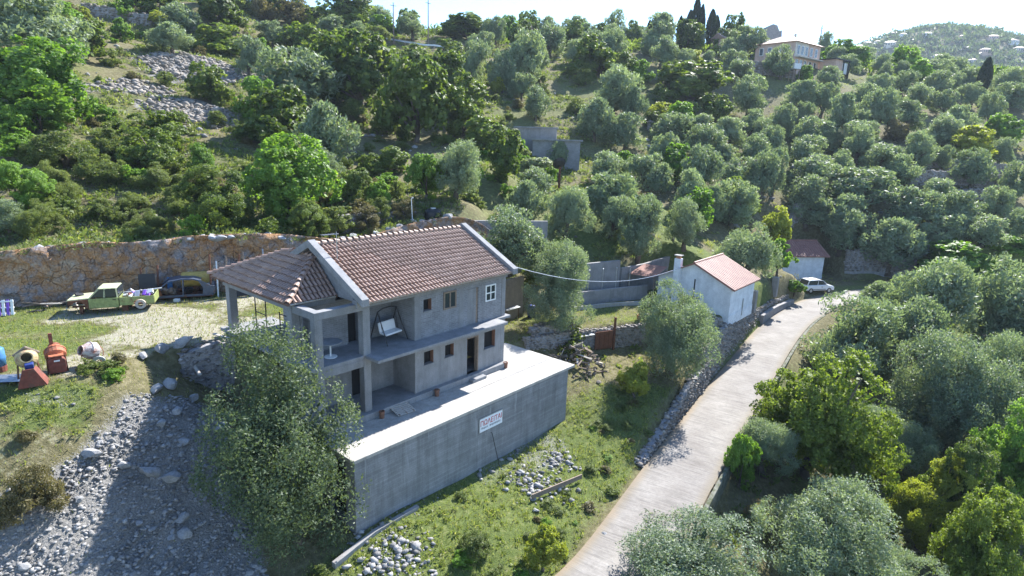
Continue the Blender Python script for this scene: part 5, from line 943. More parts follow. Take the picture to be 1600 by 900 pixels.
# things on the road verge
o = MB().beam((1.35, 26.6, gz(1.35, 26.6)+.25), (4.1, 28.9, gz(4.1, 28.9)+.3), .06, .26).build('rusty_rail', M['wood']); tag(o, 'rusty plank standing on edge in the grass of the road verge', 'plank')
for k, (x, y) in enumerate(((1.5, 25.9), (4.3, 27.3), (4.9, 25.2))):
    o = link('verge_stone', rock_mesh('verge_stone', M['rock'], 700+k, 2)); o.location = at_ground(x, y, .05); o.scale = (.26, .2, .2); tag(o, ['pale stone at the foot of the rusty plank', 'white stone near the top of the rusty plank', 'pale stone close to the road edge'][k], 'stone')
TREES = [
('O',-55.78,72.83,10.45,7.7,'huge grey-green olive in the upper left corner'),
('G',-44.37,58.85,10.96,7.7,'largest bright green tree at the left edge of the hillside'),
('G',-43.14,52.02,3.28,2.73,'bright green leafy tree left of the upper stone slide, third nearest to it'),
('G',-42.89,55.02,5.03,2.93,'bright green leafy tree left of the upper stone slide, nearest to it'),
('D',-34.35,58.52,6.38,3.68,'dark evergreen oak left of the upper stone slide, nearest to it'),
('G',-61.34,98.05,3.04,3.35,'bright green leafy tree left of the flag pole, third nearest to it'),
('Y',-70.58,103.71,2.05,1.96,'yellow-green tree left of the flag pole, second nearest to it'),
('Y',-62.84,111.55,3.69,2.53,'yellow-green tree left of the flag pole, nearest to it'),
('G',-68.03,110.31,4.11,3.3,'bright green leafy tree left of the flag pole, second nearest to it'),
('O',-59.38,110.31,7.28,5.51,'grey-green olive tree left of the flag pole, nearest to it'),
('D',-55.05,116.67,9.2,6.57,'dark evergreen oak above the flag pole, nearest to it'),
('D',-66.55,114.08,3.75,2.4,'dark evergreen oak left of the flag pole, fifth nearest to it'),
('D',-50.48,107.26,9.5,5.11,'dark evergreen oak below the flag pole, nearest to it'),
('O',-52.86,96.41,6.62,4.35,'grey-green olive tree left of the flag pole, third nearest to it'),
('O',-40.66,94.8,4.75,5.78,'grey-green olive tree below the flag pole, nearest to it'),
('B',-53.29,134.23,5.87,5.1,'brownish-green bush right of the flag pole, nearest to it'),
('B',-48.11,136.51,6.88,5.48,'brownish-green bush right of the flag pole, second nearest to it'),
('D',-38.71,141.98,11.81,7.38,'dark evergreen oak left of the roadside guard rail, third nearest to it'),
('O',-46.71,119.99,6.09,4.44,'grey-green olive tree right of the flag pole, second nearest to it'),
('Y',-45.74,136.51,4.05,3.15,'yellow-green tree right of the flag pole, nearest to it'),
('O',-39.88,134.99,7.72,4.6,'grey-green olive tree left of the roadside guard rail, fifth nearest to it'),
('O',-34.42,135.75,5.09,4.27,'grey-green olive tree left of the roadside guard rail, third nearest to it'),
('G',-30.45,142.78,7.23,4.58,'bright green leafy tree left of the roadside guard rail, nearest to it'),
('O',-24.16,143.58,7.9,5.55,'grey-green olive tree above the roadside guard rail, nearest to it'),
('D',-12.56,151.02,12.63,5.2,'dark evergreen oak right of the roadside guard rail, third nearest to it'),
('D',-6.28,164.27,7.23,4.42,'dark evergreen oak right of the roadside guard rail, fifth nearest to it'),
('O',-8.03,138.83,6.9,4.35,'grey-green olive tree right of the roadside guard rail, fourth nearest to it'),
('O',-7.9,109.08,5.59,7.71,'grey-green olive tree right of the roadside guard rail, third nearest to it'),
('O',-2.85,107.26,5.03,6.73,'grey-green olive tree above the flat-roofed grey building, fourth nearest to it'),
('Y',-3.59,105.47,2.61,2.76,'yellow-green tree above the flat-roofed grey building, nearest to it'),
('D',-40.14,119.99,9.96,6.21,'dark evergreen oak right of the flag pole, seventh nearest to it'),
('D',-31.07,109.08,11.15,6.9,'dark evergreen oak left of the roadside guard rail, fourth nearest to it'),
('D',-22.7,89.63,12.54,10.31,'massive dark evergreen oak in the middle of the hillside'),
('D',-25.62,115.37,9.23,5.8,'dark evergreen oak left of the roadside guard rail, nearest to it'),
('D',-19.7,113.44,8.09,5.32,'dark evergreen oak below the roadside guard rail, nearest to it'),
('D',-12.19,99.16,7.99,6.86,'dark evergreen oak right of the roadside guard rail, second nearest to it'),
('D',-12.99,79.23,10.03,10.06,'dark evergreen oak below the roadside guard rail, third nearest to it'),
('D',-7.1,81.94,6.7,5.88,'dark evergreen oak left of the flat-roofed grey building, third nearest to it'),
('G',-41.04,99.71,3.99,4.88,'bright green leafy tree right of the flag pole, nearest to it'),
('O',-29.32,81.94,10.68,8.37,'grey-green olive tree right of the upper stone slide, nearest to it'),
('D',-26.54,67.71,8.63,5.95,'dark evergreen oak right of the upper stone slide, nearest to it'),
('O',-18.77,62.6,6.31,6.86,'grey-green olive tree right of the upper stone slide, second nearest to it'),
('S',-22.34,85.22,4.06,2.79,'low green scrub thicket below the roadside guard rail, second nearest to it'),
('D',-3.83,77.04,6.17,4.62,'dark evergreen oak left of the flat-roofed grey building, second nearest to it'),
('D',2.85,175.0,7.29,8.1,'dark evergreen oak right of the roadside guard rail, ninth nearest to it'),
('O',15.11,175.0,8.06,7.93,'grey-green olive tree left of the cypress clump, thirteenth nearest to it'),
('O',1.26,112.18,7.72,9.23,'grey-green olive tree above the flat-roofed grey building, fifth nearest to it'),
('O',6.57,138.83,7.96,7.21,'grey-green olive tree above the flat-roofed grey building, sixth nearest to it'),
('D',17.84,175.0,10.01,6.57,'dark evergreen oak left of the cypress clump, fifth nearest to it'),
('O',26.35,175.0,7.28,9.86,'grey-green olive tree left of the cypress clump, sixth nearest to it'),
('D',30.0,175.0,6.15,6.97,'dark evergreen oak left of the cypress clump, nearest to it'),
('O',32.11,151.87,9.67,8.59,'grey-green olive tree left of the cypress clump, second nearest to it'),
('D',39.9,153.58,7.77,7.14,'dark evergreen oak below the cypress clump, nearest to it'),
('D',49.32,157.95,6.26,4.57,'dark evergreen oak right of the cypress clump, nearest to it'),
('O',52.95,150.17,9.26,7.82,'grey-green olive tree left of the large pink house, fourth nearest to it'),
('D',16.31,126.2,10.64,7.26,'dark evergreen oak left of the cypress clump, fourth nearest to it'),
('D',11.37,124.1,5.52,3.83,'dark evergreen oak above the flat-roofed grey building, nearest to it'),
('D',20.78,125.5,6.42,5.11,'dark evergreen oak left of the cypress clump, second nearest to it'),
('G',24.01,125.5,5.87,4.41,'bright green leafy tree below the cypress clump, nearest to it'),
('S',12.2,118.65,4.51,2.93,'low green scrub thicket above the flat-roofed grey building, third nearest to it'),
('O',0.49,104.29,4.46,4.3,'grey-green olive tree above the flat-roofed grey building, second nearest to it'),
('S',4.42,108.47,3.17,2.22,'low green scrub thicket above the flat-roofed grey building, second nearest to it'),
('O',2.83,96.96,5.04,5.19,'grey-green olive tree above the flat-roofed grey building, nearest to it'),
('O',16.21,106.06,8.34,8.18,'grey-green olive tree right of the flat-roofed grey building, fourth nearest to it'),
('O',19.55,103.71,4.92,6.12,'grey-green olive tree right of the flat-roofed grey building, sixth nearest to it'),
('D',33.81,122.03,15.84,7.77,'widest flat-topped oak on the middle slope'),
('D',27.42,116.67,4.98,3.71,'dark evergreen oak below the cypress clump, third nearest to it'),
('S',9.66,103.71,4.22,2.67,'low green scrub thicket above the flat-roofed grey building, nearest to it'),
('O',45.87,137.28,6.4,5.43,'grey-green olive tree left of the large pink house, seventh nearest to it'),
('O',46.18,132.74,6.8,4.9,'grey-green olive tree left of the large pink house, sixth nearest to it'),
('O',41.33,138.83,4.0,4.29,'grey-green olive tree below the cypress clump, fourth nearest to it'),
('Y',37.52,138.83,6.16,4.02,'yellow-green tree below the cypress clump, nearest to it'),
('O',42.9,116.67,7.08,7.5,'grey-green olive tree below the large pink house, third nearest to it'),
('O',11.87,94.8,6.03,6.23,'grey-green olive tree right of the flat-roofed grey building, nearest to it'),
('O',16.33,92.7,6.99,5.6,'grey-green olive tree right of the flat-roofed grey building, third nearest to it'),
('O',24.87,100.27,7.3,4.92,'grey-green olive tree right of the flat-roofed grey building, ninth nearest to it'),
('O',30.71,103.71,5.19,3.92,'grey-green olive tree left of the large pink house, eighth nearest to it'),
('Y',25.35,109.08,6.17,3.2,'yellow-green tree right of the flat-roofed grey building, nearest to it'),
('D',23.2,105.47,3.59,2.95,'dark evergreen oak right of the flat-roofed grey building, nearest to it'),
('D',30.57,110.93,4.27,3.17,'dark evergreen oak below the cypress clump, fourth nearest to it'),
('D',35.58,112.18,7.1,5.15,'dark evergreen oak left of the large pink house, nearest to it'),
('O',28.36,94.27,6.26,5.34,'grey-green olive tree left of the large pink house, ninth nearest to it'),
('O',34.31,99.16,5.87,5.11,'grey-green olive tree below the large pink house, thirteenth nearest to it'),
('O',40.75,107.86,5.63,4.63,'grey-green olive tree below the large pink house, sixth nearest to it'),
('O',40.99,102.55,4.91,4.65,'grey-green olive tree below the large pink house, ninth nearest to it'),
('O',83.86,175.0,4.62,7.75,'grey-green olive tree right of the large pink house, nearest to it'),
('O',56.43,136.51,6.36,6.83,'grey-green olive tree left of the large pink house, nearest to it'),
('G',82.86,165.2,8.39,6.19,'bright green leafy tree right of the large pink house, nearest to it'),
('G',85.74,161.53,6.44,5.14,'bright green leafy tree right of the large pink house, second nearest to it'),
('O',104.05,169.89,7.51,6.39,'grey-green olive tree right of the large pink house, twelfth nearest to it'),
('O',87.98,153.58,5.1,5.2,'grey-green olive tree right of the large pink house, eighth nearest to it'),
('O',78.18,151.02,6.03,4.76,'grey-green olive tree right of the large pink house, fifth nearest to it'),
('O',92.24,152.72,4.07,4.18,'grey-green olive tree right of the large pink house, eleventh nearest to it'),
('O',99.15,151.02,6.37,5.23,'grey-green olive tree above the brightest yellow tree, fourteenth nearest to it'),
('O',65.79,132.74,5.92,5.37,'grey-green olive tree right of the large pink house, fourth nearest to it'),
('G',62.08,137.28,3.97,3.35,'bright green leafy tree below the large pink house, nearest to it'),
('O',75.69,131.99,6.19,5.28,'grey-green olive tree right of the large pink house, ninth nearest to it'),
('O',83.27,136.51,5.79,5.49,'grey-green olive tree left of the brightest yellow tree, seventh nearest to it'),
('O',91.35,137.28,6.44,5.57,'grey-green olive tree above the brightest yellow tree, tenth nearest to it'),
('C',103.24,140.4,2.5,7.88,'slim dark cypress rising from the right-hand olive grove'),
('O',97.81,140.4,3.44,4.62,'grey-green olive tree above the brightest yellow tree, fifth nearest to it'),
('O',53.58,119.32,6.96,6.08,'grey-green olive tree below the large pink house, nearest to it'),
('O',57.6,118.65,5.6,6.33,'grey-green olive tree below the large pink house, second nearest to it'),
('O',68.85,125.5,5.35,4.96,'grey-green olive tree right of the large pink house, seventh nearest to it'),
('O',65.42,112.81,7.13,7.96,'grey-green olive tree left of the brightest yellow tree, ninth nearest to it'),
('O',80.19,126.91,6.55,5.49,'grey-green olive tree left of the brightest yellow tree, sixth nearest to it'),
('O',71.03,112.81,6.38,5.97,'grey-green olive tree left of the brightest yellow tree, fifth nearest to it'),
('O',85.27,125.5,5.92,4.99,'grey-green olive tree above the brightest yellow tree, fourth nearest to it'),
('O',94.32,130.52,5.26,4.97,'grey-green olive tree above the brightest yellow tree, third nearest to it'),
('O',90.41,119.32,5.1,6.37,'grey-green olive tree above the brightest yellow tree, second nearest to it'),
('O',101.15,129.07,6.66,5.52,'grey-green olive tree above the brightest yellow tree, sixth nearest to it'),
('O',56.47,109.69,6.45,7.75,'grey-green olive tree below the large pink house, seventh nearest to it'),
('O',46.78,109.08,5.45,5.77,'grey-green olive tree below the large pink house, fifth nearest to it'),
('O',51.38,112.81,3.58,4.88,'grey-green olive tree below the large pink house, fourth nearest to it'),
('O',61.53,110.93,6.53,4.74,'grey-green olive tree left of the brightest yellow tree, tenth nearest to it'),
('O',72.84,106.66,6.79,5.66,'grey-green olive tree left of the brightest yellow tree, third nearest to it'),
('O',79.6,110.31,7.0,6.49,'grey-green olive tree above the brightest yellow tree, nearest to it'),
('O',49.54,104.29,7.36,5.67,'grey-green olive tree below the large pink house, eighth nearest to it'),
('O',57.36,103.71,7.33,5.31,'grey-green olive tree left of the brightest yellow tree, eleventh nearest to it'),
('B',67.29,109.69,5.24,3.86,'brownish-green bush left of the brightest yellow tree, nearest to it'),
('G',86.62,110.31,7.01,5.24,'bright green leafy tree right of the brightest yellow tree, nearest to it'),
('O',40.04,96.41,4.63,5.63,'grey-green olive tree below the large pink house, eleventh nearest to it'),
('O',45.5,96.41,6.19,5.14,'grey-green olive tree below the large pink house, twelfth nearest to it'),
('O',51.83,104.88,5.5,4.87,'grey-green olive tree below the large pink house, tenth nearest to it'),
('O',54.86,99.16,6.35,6.31,'grey-green olive tree left of the brightest yellow tree, twelfth nearest to it'),
('O',55.66,93.75,7.12,5.11,'grey-green olive tree left of the dry-stone terrace walls, fourth nearest to it'),
('O',62.0,95.34,5.46,6.14,'grey-green olive tree left of the brightest yellow tree, fourth nearest to it'),
('O',43.46,89.63,7.87,4.81,'grey-green olive tree above the white car, fifth nearest to it'),
('O',71.85,104.88,5.97,4.71,'grey-green olive tree left of the brightest yellow tree, second nearest to it'),
('O',66.71,95.87,3.3,3.94,'grey-green olive tree left of the brightest yellow tree, nearest to it'),
('Y',74.2,100.84,7.37,5.97,'brightest yellow tree, standing alone in the right-hand olive grove'),
('O',67.52,90.14,6.23,5.59,'grey-green olive tree above the dry-stone terrace walls, nearest to it'),
('O',78.69,100.27,4.36,4.71,'grey-green olive tree right of the brightest yellow tree, nearest to it'),
('O',71.46,86.67,5.21,5.65,'grey-green olive tree right of the dry-stone terrace walls, second nearest to it'),
('O',57.4,89.13,6.38,5.2,'grey-green olive tree left of the dry-stone terrace walls, second nearest to it'),
('O',36.18,85.22,4.33,6.69,'grey-green olive tree below the large pink house, fifteenth nearest to it'),
('O',49.03,85.22,10.49,5.54,'grey-green olive tree left of the dry-stone terrace walls, fifth nearest to it'),
('O',40.55,83.8,6.25,5.05,'grey-green olive tree above the white car, fourth nearest to it'),
('O',40.17,81.94,6.37,4.92,'grey-green olive tree above the white car, second nearest to it'),
('O',45.0,79.23,7.08,6.26,'grey-green olive tree above the white car, third nearest to it'),
('O',52.68,79.67,7.66,6.01,'grey-green olive tree left of the dry-stone terrace walls, third nearest to it'),
('O',58.46,83.8,4.49,3.85,'grey-green olive tree left of the dry-stone terrace walls, nearest to it'),
('O',58.13,78.78,5.72,4.61,'grey-green olive tree below the dry-stone terrace walls, nearest to it'),
('O',64.23,80.12,4.3,4.8,'grey-green olive tree right of the dry-stone terrace walls, nearest to it'),
('O',48.48,75.75,7.56,6.95,'grey-green olive tree right of the white car, nearest to it'),
('O',42.97,77.91,5.72,5.45,'grey-green olive tree above the white car, nearest to it'),
('O',54.9,75.75,6.08,4.29,'grey-green olive tree below the dry-stone terrace walls, third nearest to it'),
('O',58.39,74.07,5.42,3.99,'grey-green olive tree below the dry-stone terrace walls, second nearest to it'),
('O',63.52,75.33,3.72,4.1,'grey-green olive tree right of the dry-stone terrace walls, third nearest to it'),
('G',53.06,72.43,11.26,5.62,'broad light green tree just below the end of the road'),
('G',61.24,73.24,5.24,2.37,'bright green leafy tree below the dry-stone terrace walls, nearest to it'),
('Y',31.24,71.22,3.53,4.5,'yellow-green tree above the white car, nearest to it'),
('G',-0.1,78.78,2.89,3.28,'bright green leafy tree left of the flat-roofed grey building, nearest to it'),
('W',2.02,74.49,5.18,2.5,'pale green spreading tree below the flat-roofed grey building'),
('O',5.21,81.48,3.19,3.51,'grey-green olive tree below the flat-roofed grey building, nearest to it'),
('O',20.86,85.7,4.93,5.61,'grey-green olive tree right of the flat-roofed grey building, eighth nearest to it'),
('O',17.04,76.61,5.51,5.13,'grey-green olive tree right of the flat-roofed grey building, seventh nearest to it'),
('O',23.93,78.34,5.43,5.99,'grey-green olive tree above the small white house with chimney, sixth nearest to it'),
('O',30.39,81.48,5.85,5.1,'grey-green olive tree above the small white house with chimney, fifth nearest to it'),
('O',31.28,91.15,4.4,3.93,'grey-green olive tree below the large pink house, sixteenth nearest to it'),
('O',35.94,93.75,6.02,5.02,'grey-green olive tree below the large pink house, fourteenth nearest to it'),
('O',33.16,81.94,4.75,6.75,'grey-green olive tree above the small white house with chimney, seventh nearest to it'),
('O',11.78,77.91,5.59,4.2,'grey-green olive tree right of the flat-roofed grey building, second nearest to it'),
('O',1.71,65.84,4.75,3.66,'grey-green olive tree below the flat-roofed grey building, second nearest to it'),
('O',1.46,60.19,4.39,4.69,'grey-green olive tree below the flat-roofed grey building, third nearest to it'),
('O',5.3,57.22,4.73,5.84,'grey-green olive tree below the flat-roofed grey building, fourth nearest to it'),
('O',9.91,61.9,5.94,5.31,'grey-green olive tree right of the flat-roofed grey building, fifth nearest to it'),
('O',20.17,70.42,4.27,5.55,'grey-green olive tree above the small white house with chimney, fourth nearest to it'),
('O',25.91,70.82,5.48,5.65,'grey-green olive tree above the small white house with chimney, third nearest to it'),
('O',22.83,69.64,3.43,4.6,'grey-green olive tree above the small white house with chimney, second nearest to it'),
('O',11.85,55.95,5.17,6.0,'grey-green olive tree left of the small white house with chimney, nearest to it'),
('O',16.87,58.52,4.42,4.89,'grey-green olive tree above the small white house with chimney, nearest to it'),
('O',9.6,59.18,4.32,4.28,'grey-green olive tree below the flat-roofed grey building, fifth nearest to it'),
('O',22.31,56.59,5.82,5.84,'olive tree leaning over the small white house roof'),
('O',-0.38,46.24,6.5,5.44,'dense olive tree right behind the concrete house gable'),
('O',3.79,43.5,6.2,6.3,'olive tree with split pale trunk in the garden beside the concrete house'),
('G',-18.52,49.18,7.56,6.38,'large bright green tree above the quarried cliff'),
('D',-13.95,52.9,3.47,2.82,'dark evergreen oak left of the black water tank, second nearest to it'),
('S',-11.19,55.95,1.97,1.4,'low green scrub thicket left of the black water tank, nearest to it'),
('G',-11.97,52.31,2.2,2.3,'bright green leafy tree left of the black water tank, nearest to it'),
('D',-15.43,63.3,3.08,2.42,'dark evergreen oak left of the black water tank, nearest to it'),
('D',-13.26,65.84,4.27,2.72,'dark evergreen oak above the black water tank, nearest to it'),
('G',-8.28,55.64,4.02,4.1,'bright green leafy tree above the black water tank, nearest to it'),
('O',-5.55,55.95,5.19,5.29,'grey-green olive tree above the black water tank, nearest to it'),
('G',-4.58,61.21,2.99,3.34,'bright green leafy tree above the black water tank, second nearest to it'),
('D',-1.14,65.1,4.65,5.45,'dark evergreen oak left of the flat-roofed grey building, nearest to it'),
('D',-15.41,43.96,3.23,2.83,'dark evergreen oak left of the black water tank, third nearest to it'),
('G',-40.33,49.46,3.54,2.31,'bright green leafy tree left of the upper stone slide, second nearest to it'),
('G',-35.58,42.75,4.31,3.55,'bright green leafy tree above the green pickup truck, nearest to it'),
('O',-34.34,40.19,2.86,2.27,'grey-green olive tree left of the green pickup truck, nearest to it'),
('S',-34.91,45.21,3.76,2.72,'low green scrub thicket above the green pickup truck, seventh nearest to it'),
('S',-37.46,50.02,5.32,2.92,'low green scrub thicket left of the upper stone slide, third nearest to it'),
('S',-33.96,48.91,3.73,2.62,'low green scrub thicket left of the upper stone slide, second nearest to it'),
('S',-36.48,55.02,3.94,2.57,'low green scrub thicket left of the upper stone slide, nearest to it'),
('D',-31.95,54.1,5.75,3.87,'dark evergreen oak left of the upper stone slide, second nearest to it'),
('G',-28.33,54.71,2.29,2.69,'bright green leafy tree below the upper stone slide, nearest to it'),
('D',-21.71,43.72,6.07,4.8,'big olive-brown oak at the brink of the quarried cliff'),
('S',-30.29,50.3,3.41,1.97,'low green scrub thicket below the upper stone slide, third nearest to it'),
('H',-8.63,21.8,6.05,9.31,'largest dark olive tree, covering the left end of the terrace'),
('O',11.64,40.5,6.89,6.49,'grey-green olive tree on the bank below the small white house'),
('Y',8.29,36.5,2.51,2.35,'small yellow-green tree beside the dry-stone road wall'),
('K',19.51,35.0,8.76,9.11,'big yellow-green oak overhanging the right edge of the road'),
('O',28.13,47.0,8.19,7.87,'grey-green olive tree in the thick wood right of the road, sixth from the far end'),
('O',39.91,55.0,9.37,9.9,'grey-green olive tree in the thick wood right of the road, third from the far end'),
('O',33.13,41.0,9.87,9.3,'grey-green olive tree in the thick wood right of the road, eighth from the far end'),
('O',38.54,43.0,6.88,9.08,'grey-green olive tree in the thick wood right of the road, seventh from the far end'),
('O',47.95,57.0,8.3,10.06,'grey-green olive tree in the thick wood right of the road, farthest'),
('O',8.42,23.0,7.59,4.01,'olive tree at the bottom edge overlapping the road'),
('O',15.76,33.0,4.1,3.81,'grey-green olive tree in the thick wood right of the road, eleventh from the far end'),
('O',16.38,26.0,7.35,5.48,'grey-green olive tree in the thick wood right of the road, twelfth from the far end'),
('Y',24.58,31.0,4.47,5.8,'yellow-green tree in the thick wood right of the road, farthest'),
('G',30.61,34.0,5.55,8.4,'bright green leafy tree in the thick wood right of the road, farthest'),
('D',27.02,31.0,5.15,7.22,'dark evergreen oak in the thick wood right of the road, farthest'),
('K',24.15,26.0,5.42,7.08,'yellow-green oak in the thick wood right of the road, farthest'),
('R',14.08,29.0,1.62,1.48,'reddish autumn sapling between the trees below the road'),
('G',13.6,31.2,2.0,3.4,'small bright green bush growing against the road kerb'),
('Y',1.77,22.6,1.73,2.12,'yellow-green bush on the road verge near the bottom edge'),
('S',-1.16,22.43,1.66,1.19,'low green scrub thicket below the unfinished concrete house, nearest to it'),
('B',-16.75,18.43,2.15,1.9,'round brownish bush on the bank below the cement mixers'),
('O',48.92,52.0,9.59,10.13,'grey-green olive tree in the thick wood right of the road, fourth from the far end'),
('O',36.23,36.0,7.18,7.95,'grey-green olive tree in the thick wood right of the road, tenth from the far end'),
('O',19.3,25.0,4.71,3.71,'grey-green olive tree in the thick wood right of the road, thirteenth from the far end'),
('F',28.6,63.2,3.2,4.0,'small broad-leaved fig tree behind the garden wall near the white car'),
('F',31.4,64.6,2.3,1.9,'clipped round garden bush beside the white car'),
('O',34.82,50.0,7.28,8.28,'grey-green olive tree in the thick wood right of the road, fifth from the far end'),
('O',26.63,38.0,5.35,4.8,'grey-green olive tree in the thick wood right of the road, ninth from the far end'),
('O',37.35,166.04,4.89,4.1,'grey-green olive tree left of the cypress clump, nearest to it'),
('O',34.97,135.09,4.7,4.58,'grey-green olive tree below the cypress clump, second nearest to it'),
('O',29.98,135.1,6.86,6.66,'grey-green olive tree below the cypress clump, third nearest to it'),
('G',15.53,164.91,6.09,5.89,'bright green leafy tree left of the cypress clump, nearest to it'),
('O',85.41,147.23,4.92,4.63,'grey-green olive tree right of the large pink house, tenth nearest to it'),
('O',10.37,165.91,4.75,4.28,'grey-green olive tree left of the cypress clump, fifteenth nearest to it'),
('G',99.3,162.43,6.3,5.84,'bright green leafy tree right of the large pink house, fourth nearest to it'),
('O',101.69,143.24,6.87,5.29,'grey-green olive tree above the brightest yellow tree, seventh nearest to it'),
('G',115.48,151.71,4.67,4.39,'bright green leafy tree above the brightest yellow tree, nearest to it'),
('O',110.85,167.77,5.03,4.89,'grey-green olive tree above the brightest yellow tree, sixteenth nearest to it'),
('O',17.05,136.99,5.21,4.01,'grey-green olive tree left of the cypress clump, ninth nearest to it'),
('O',109.93,137.9,6.43,5.8,'grey-green olive tree above the brightest yellow tree, twelfth nearest to it'),
('O',20.68,138.04,6.71,6.37,'grey-green olive tree left of the cypress clump, eighth nearest to it'),
('O',16.33,144.13,6.75,5.16,'grey-green olive tree left of the cypress clump, tenth nearest to it'),
('G',92.35,147.1,6.17,5.38,'bright green leafy tree above the brightest yellow tree, second nearest to it'),
('O',89.38,105.36,4.42,4.23,'grey-green olive tree right of the brightest yellow tree, second nearest to it'),
('O',16.63,148.46,4.98,4.24,'grey-green olive tree left of the cypress clump, eleventh nearest to it'),
('O',62.91,171.53,4.66,3.83,'grey-green olive tree left of the large pink house, second nearest to it'),
('O',71.93,123.23,4.51,3.65,'grey-green olive tree left of the brightest yellow tree, eighth nearest to it'),
('O',12.43,133.15,6.2,4.99,'grey-green olive tree left of the cypress clump, fourteenth nearest to it'),
('G',14.69,80.67,4.42,3.98,'bright green leafy tree right of the flat-roofed grey building, nearest to it'),
('O',22.31,150.27,6.12,6.11,'grey-green olive tree left of the cypress clump, seventh nearest to it'),
('O',30.11,145.72,5.26,4.29,'grey-green olive tree left of the cypress clump, fourth nearest to it'),
('O',48.96,91.74,5.17,4.92,'grey-green olive tree left of the dry-stone terrace walls, sixth nearest to it'),
('O',111.22,160.92,6.01,4.7,'grey-green olive tree above the brightest yellow tree, thirteenth nearest to it'),
('O',48.55,148.13,5.58,4.88,'grey-green olive tree right of the cypress clump, second nearest to it'),
('O',109.36,142.9,4.6,4.5,'grey-green olive tree above the brightest yellow tree, eighth nearest to it'),
('O',39.65,61.42,4.84,4.29,'grey-green olive tree in the thick wood right of the road, second from the far end'),
('G',19.92,66.05,4.76,4.72,'bright green leafy tree above the small white house with chimney, nearest to it'),
('O',16.25,158.57,6.34,5.84,'grey-green olive tree left of the cypress clump, twelfth nearest to it'),
('O',35.73,170.14,5.66,5.57,'grey-green olive tree left of the cypress clump, third nearest to it'),
('O',105.66,136.47,6.99,6.62,'grey-green olive tree above the brightest yellow tree, ninth nearest to it'),
('O',104.82,153.08,4.52,4.25,'grey-green olive tree above the brightest yellow tree, eleventh nearest to it'),
('G',27.05,104.1,6.02,5.59,'bright green leafy tree right of the flat-roofed grey building, third nearest to it'),
('D',12.65,154.67,6.7,6.02,'dark evergreen oak left of the cypress clump, sixth nearest to it'),
('G',-2.59,161.98,6.3,6.15,'bright green leafy tree right of the roadside guard rail, second nearest to it'),
('D',27.44,74.69,5.36,4.57,'dark evergreen oak above the small white house with chimney, nearest to it'),
('D',5.09,154.46,4.48,4.32,'dark evergreen oak above the flat-roofed grey building, second nearest to it'),
('O',2.62,119.98,5.66,5.48,'grey-green olive tree above the flat-roofed grey building, third nearest to it'),
('D',0.12,144.84,6.61,5.55,'dark evergreen oak right of the roadside guard rail, sixth nearest to it'),
('O',-5.83,148.27,6.24,6.13,'grey-green olive tree right of the roadside guard rail, fifth nearest to it'),
('D',1.88,139.59,6.01,5.09,'dark evergreen oak right of the roadside guard rail, eighth nearest to it'),
('G',21.59,81.91,5.06,5.02,'bright green leafy tree right of the flat-roofed grey building, second nearest to it'),
('D',1.93,159.88,6.3,5.99,'dark evergreen oak right of the roadside guard rail, seventh nearest to it'),
('G',-65.06,89.79,6.94,4.42,'bright green leafy tree left of the flag pole, fourth nearest to it'),
('D',-50.78,148.16,4.94,3.03,'dark evergreen oak right of the flag pole, fifth nearest to it'),
('S',-17.94,81.94,4.53,3.02,'low green scrub thicket below the roadside guard rail, nearest to it'),
('D',-64.08,138.2,5.72,5.38,'dark evergreen oak above the flag pole, second nearest to it'),
('D',-45.31,154.36,4.54,2.75,'dark evergreen oak left of the roadside guard rail, fifth nearest to it'),
('D',-39.2,79.6,5.51,4.64,'dark evergreen oak above the upper stone slide, nearest to it'),
('D',-50.09,64.21,7.16,5.07,'dark evergreen oak left of the upper stone slide, third nearest to it'),
('D',-70.49,117.26,4.53,3.9,'dark evergreen oak left of the flag pole, sixth nearest to it'),
('O',-18.92,57.83,4.98,3.7,'grey-green olive tree left of the black water tank, nearest to it'),
('D',-57.24,82.22,7.39,4.65,'dark evergreen oak left of the flag pole, seventh nearest to it'),
('D',-38.3,149.57,5.4,4.23,'dark evergreen oak left of the roadside guard rail, second nearest to it'),
('G',-31.31,75.19,5.48,5.18,'bright green leafy tree right of the upper stone slide, nearest to it'),
('S',-58.1,137.99,7.26,4.76,'low green scrub thicket right of the flag pole, nearest to it'),
('G',-14.71,105.28,3.63,2.22,'bright green leafy tree below the roadside guard rail, nearest to it'),
('D',-17.74,109.06,7.15,5.9,'dark evergreen oak below the roadside guard rail, second nearest to it'),
('S',-60.69,85.7,4.13,3.69,'low green scrub thicket left of the flag pole, nearest to it'),
('D',-59.65,121.29,4.26,2.62,'dark evergreen oak above the flag pole, third nearest to it'),
('D',-47.5,142.02,7.15,5.63,'dark evergreen oak right of the flag pole, sixth nearest to it'),
('D',-13.25,121.92,7.34,5.06,'dark evergreen oak right of the roadside guard rail, nearest to it'),
('D',-53.66,140.11,7.25,6.32,'dark evergreen oak right of the flag pole, fourth nearest to it'),
('D',-57.9,106.49,3.78,3.52,'dark evergreen oak left of the flag pole, third nearest to it'),
('D',-69.44,84.92,7.31,5.74,'dark evergreen oak left of the flag pole, eighth nearest to it'),
('D',-7.98,91.87,7.06,5.68,'dark evergreen oak right of the roadside guard rail, fourth nearest to it'),
('D',-65.72,117.41,6.5,5.6,'dark evergreen oak left of the flag pole, fourth nearest to it'),
('S',-30.09,133.45,5.7,4.22,'low green scrub thicket left of the roadside guard rail, nearest to it'),
('D',-56.68,146.58,6.25,5.09,'dark evergreen oak right of the flag pole, third nearest to it'),
('S',-14.38,55.73,3.34,1.71,'low green scrub thicket left of the black water tank, fourth nearest to it'),
('S',-13.96,46.06,3.07,2.11,'low green scrub thicket left of the black water tank, fifth nearest to it'),
('B',-27.12,51.61,1.84,1.15,'brownish-green bush below the upper stone slide, nearest to it'),
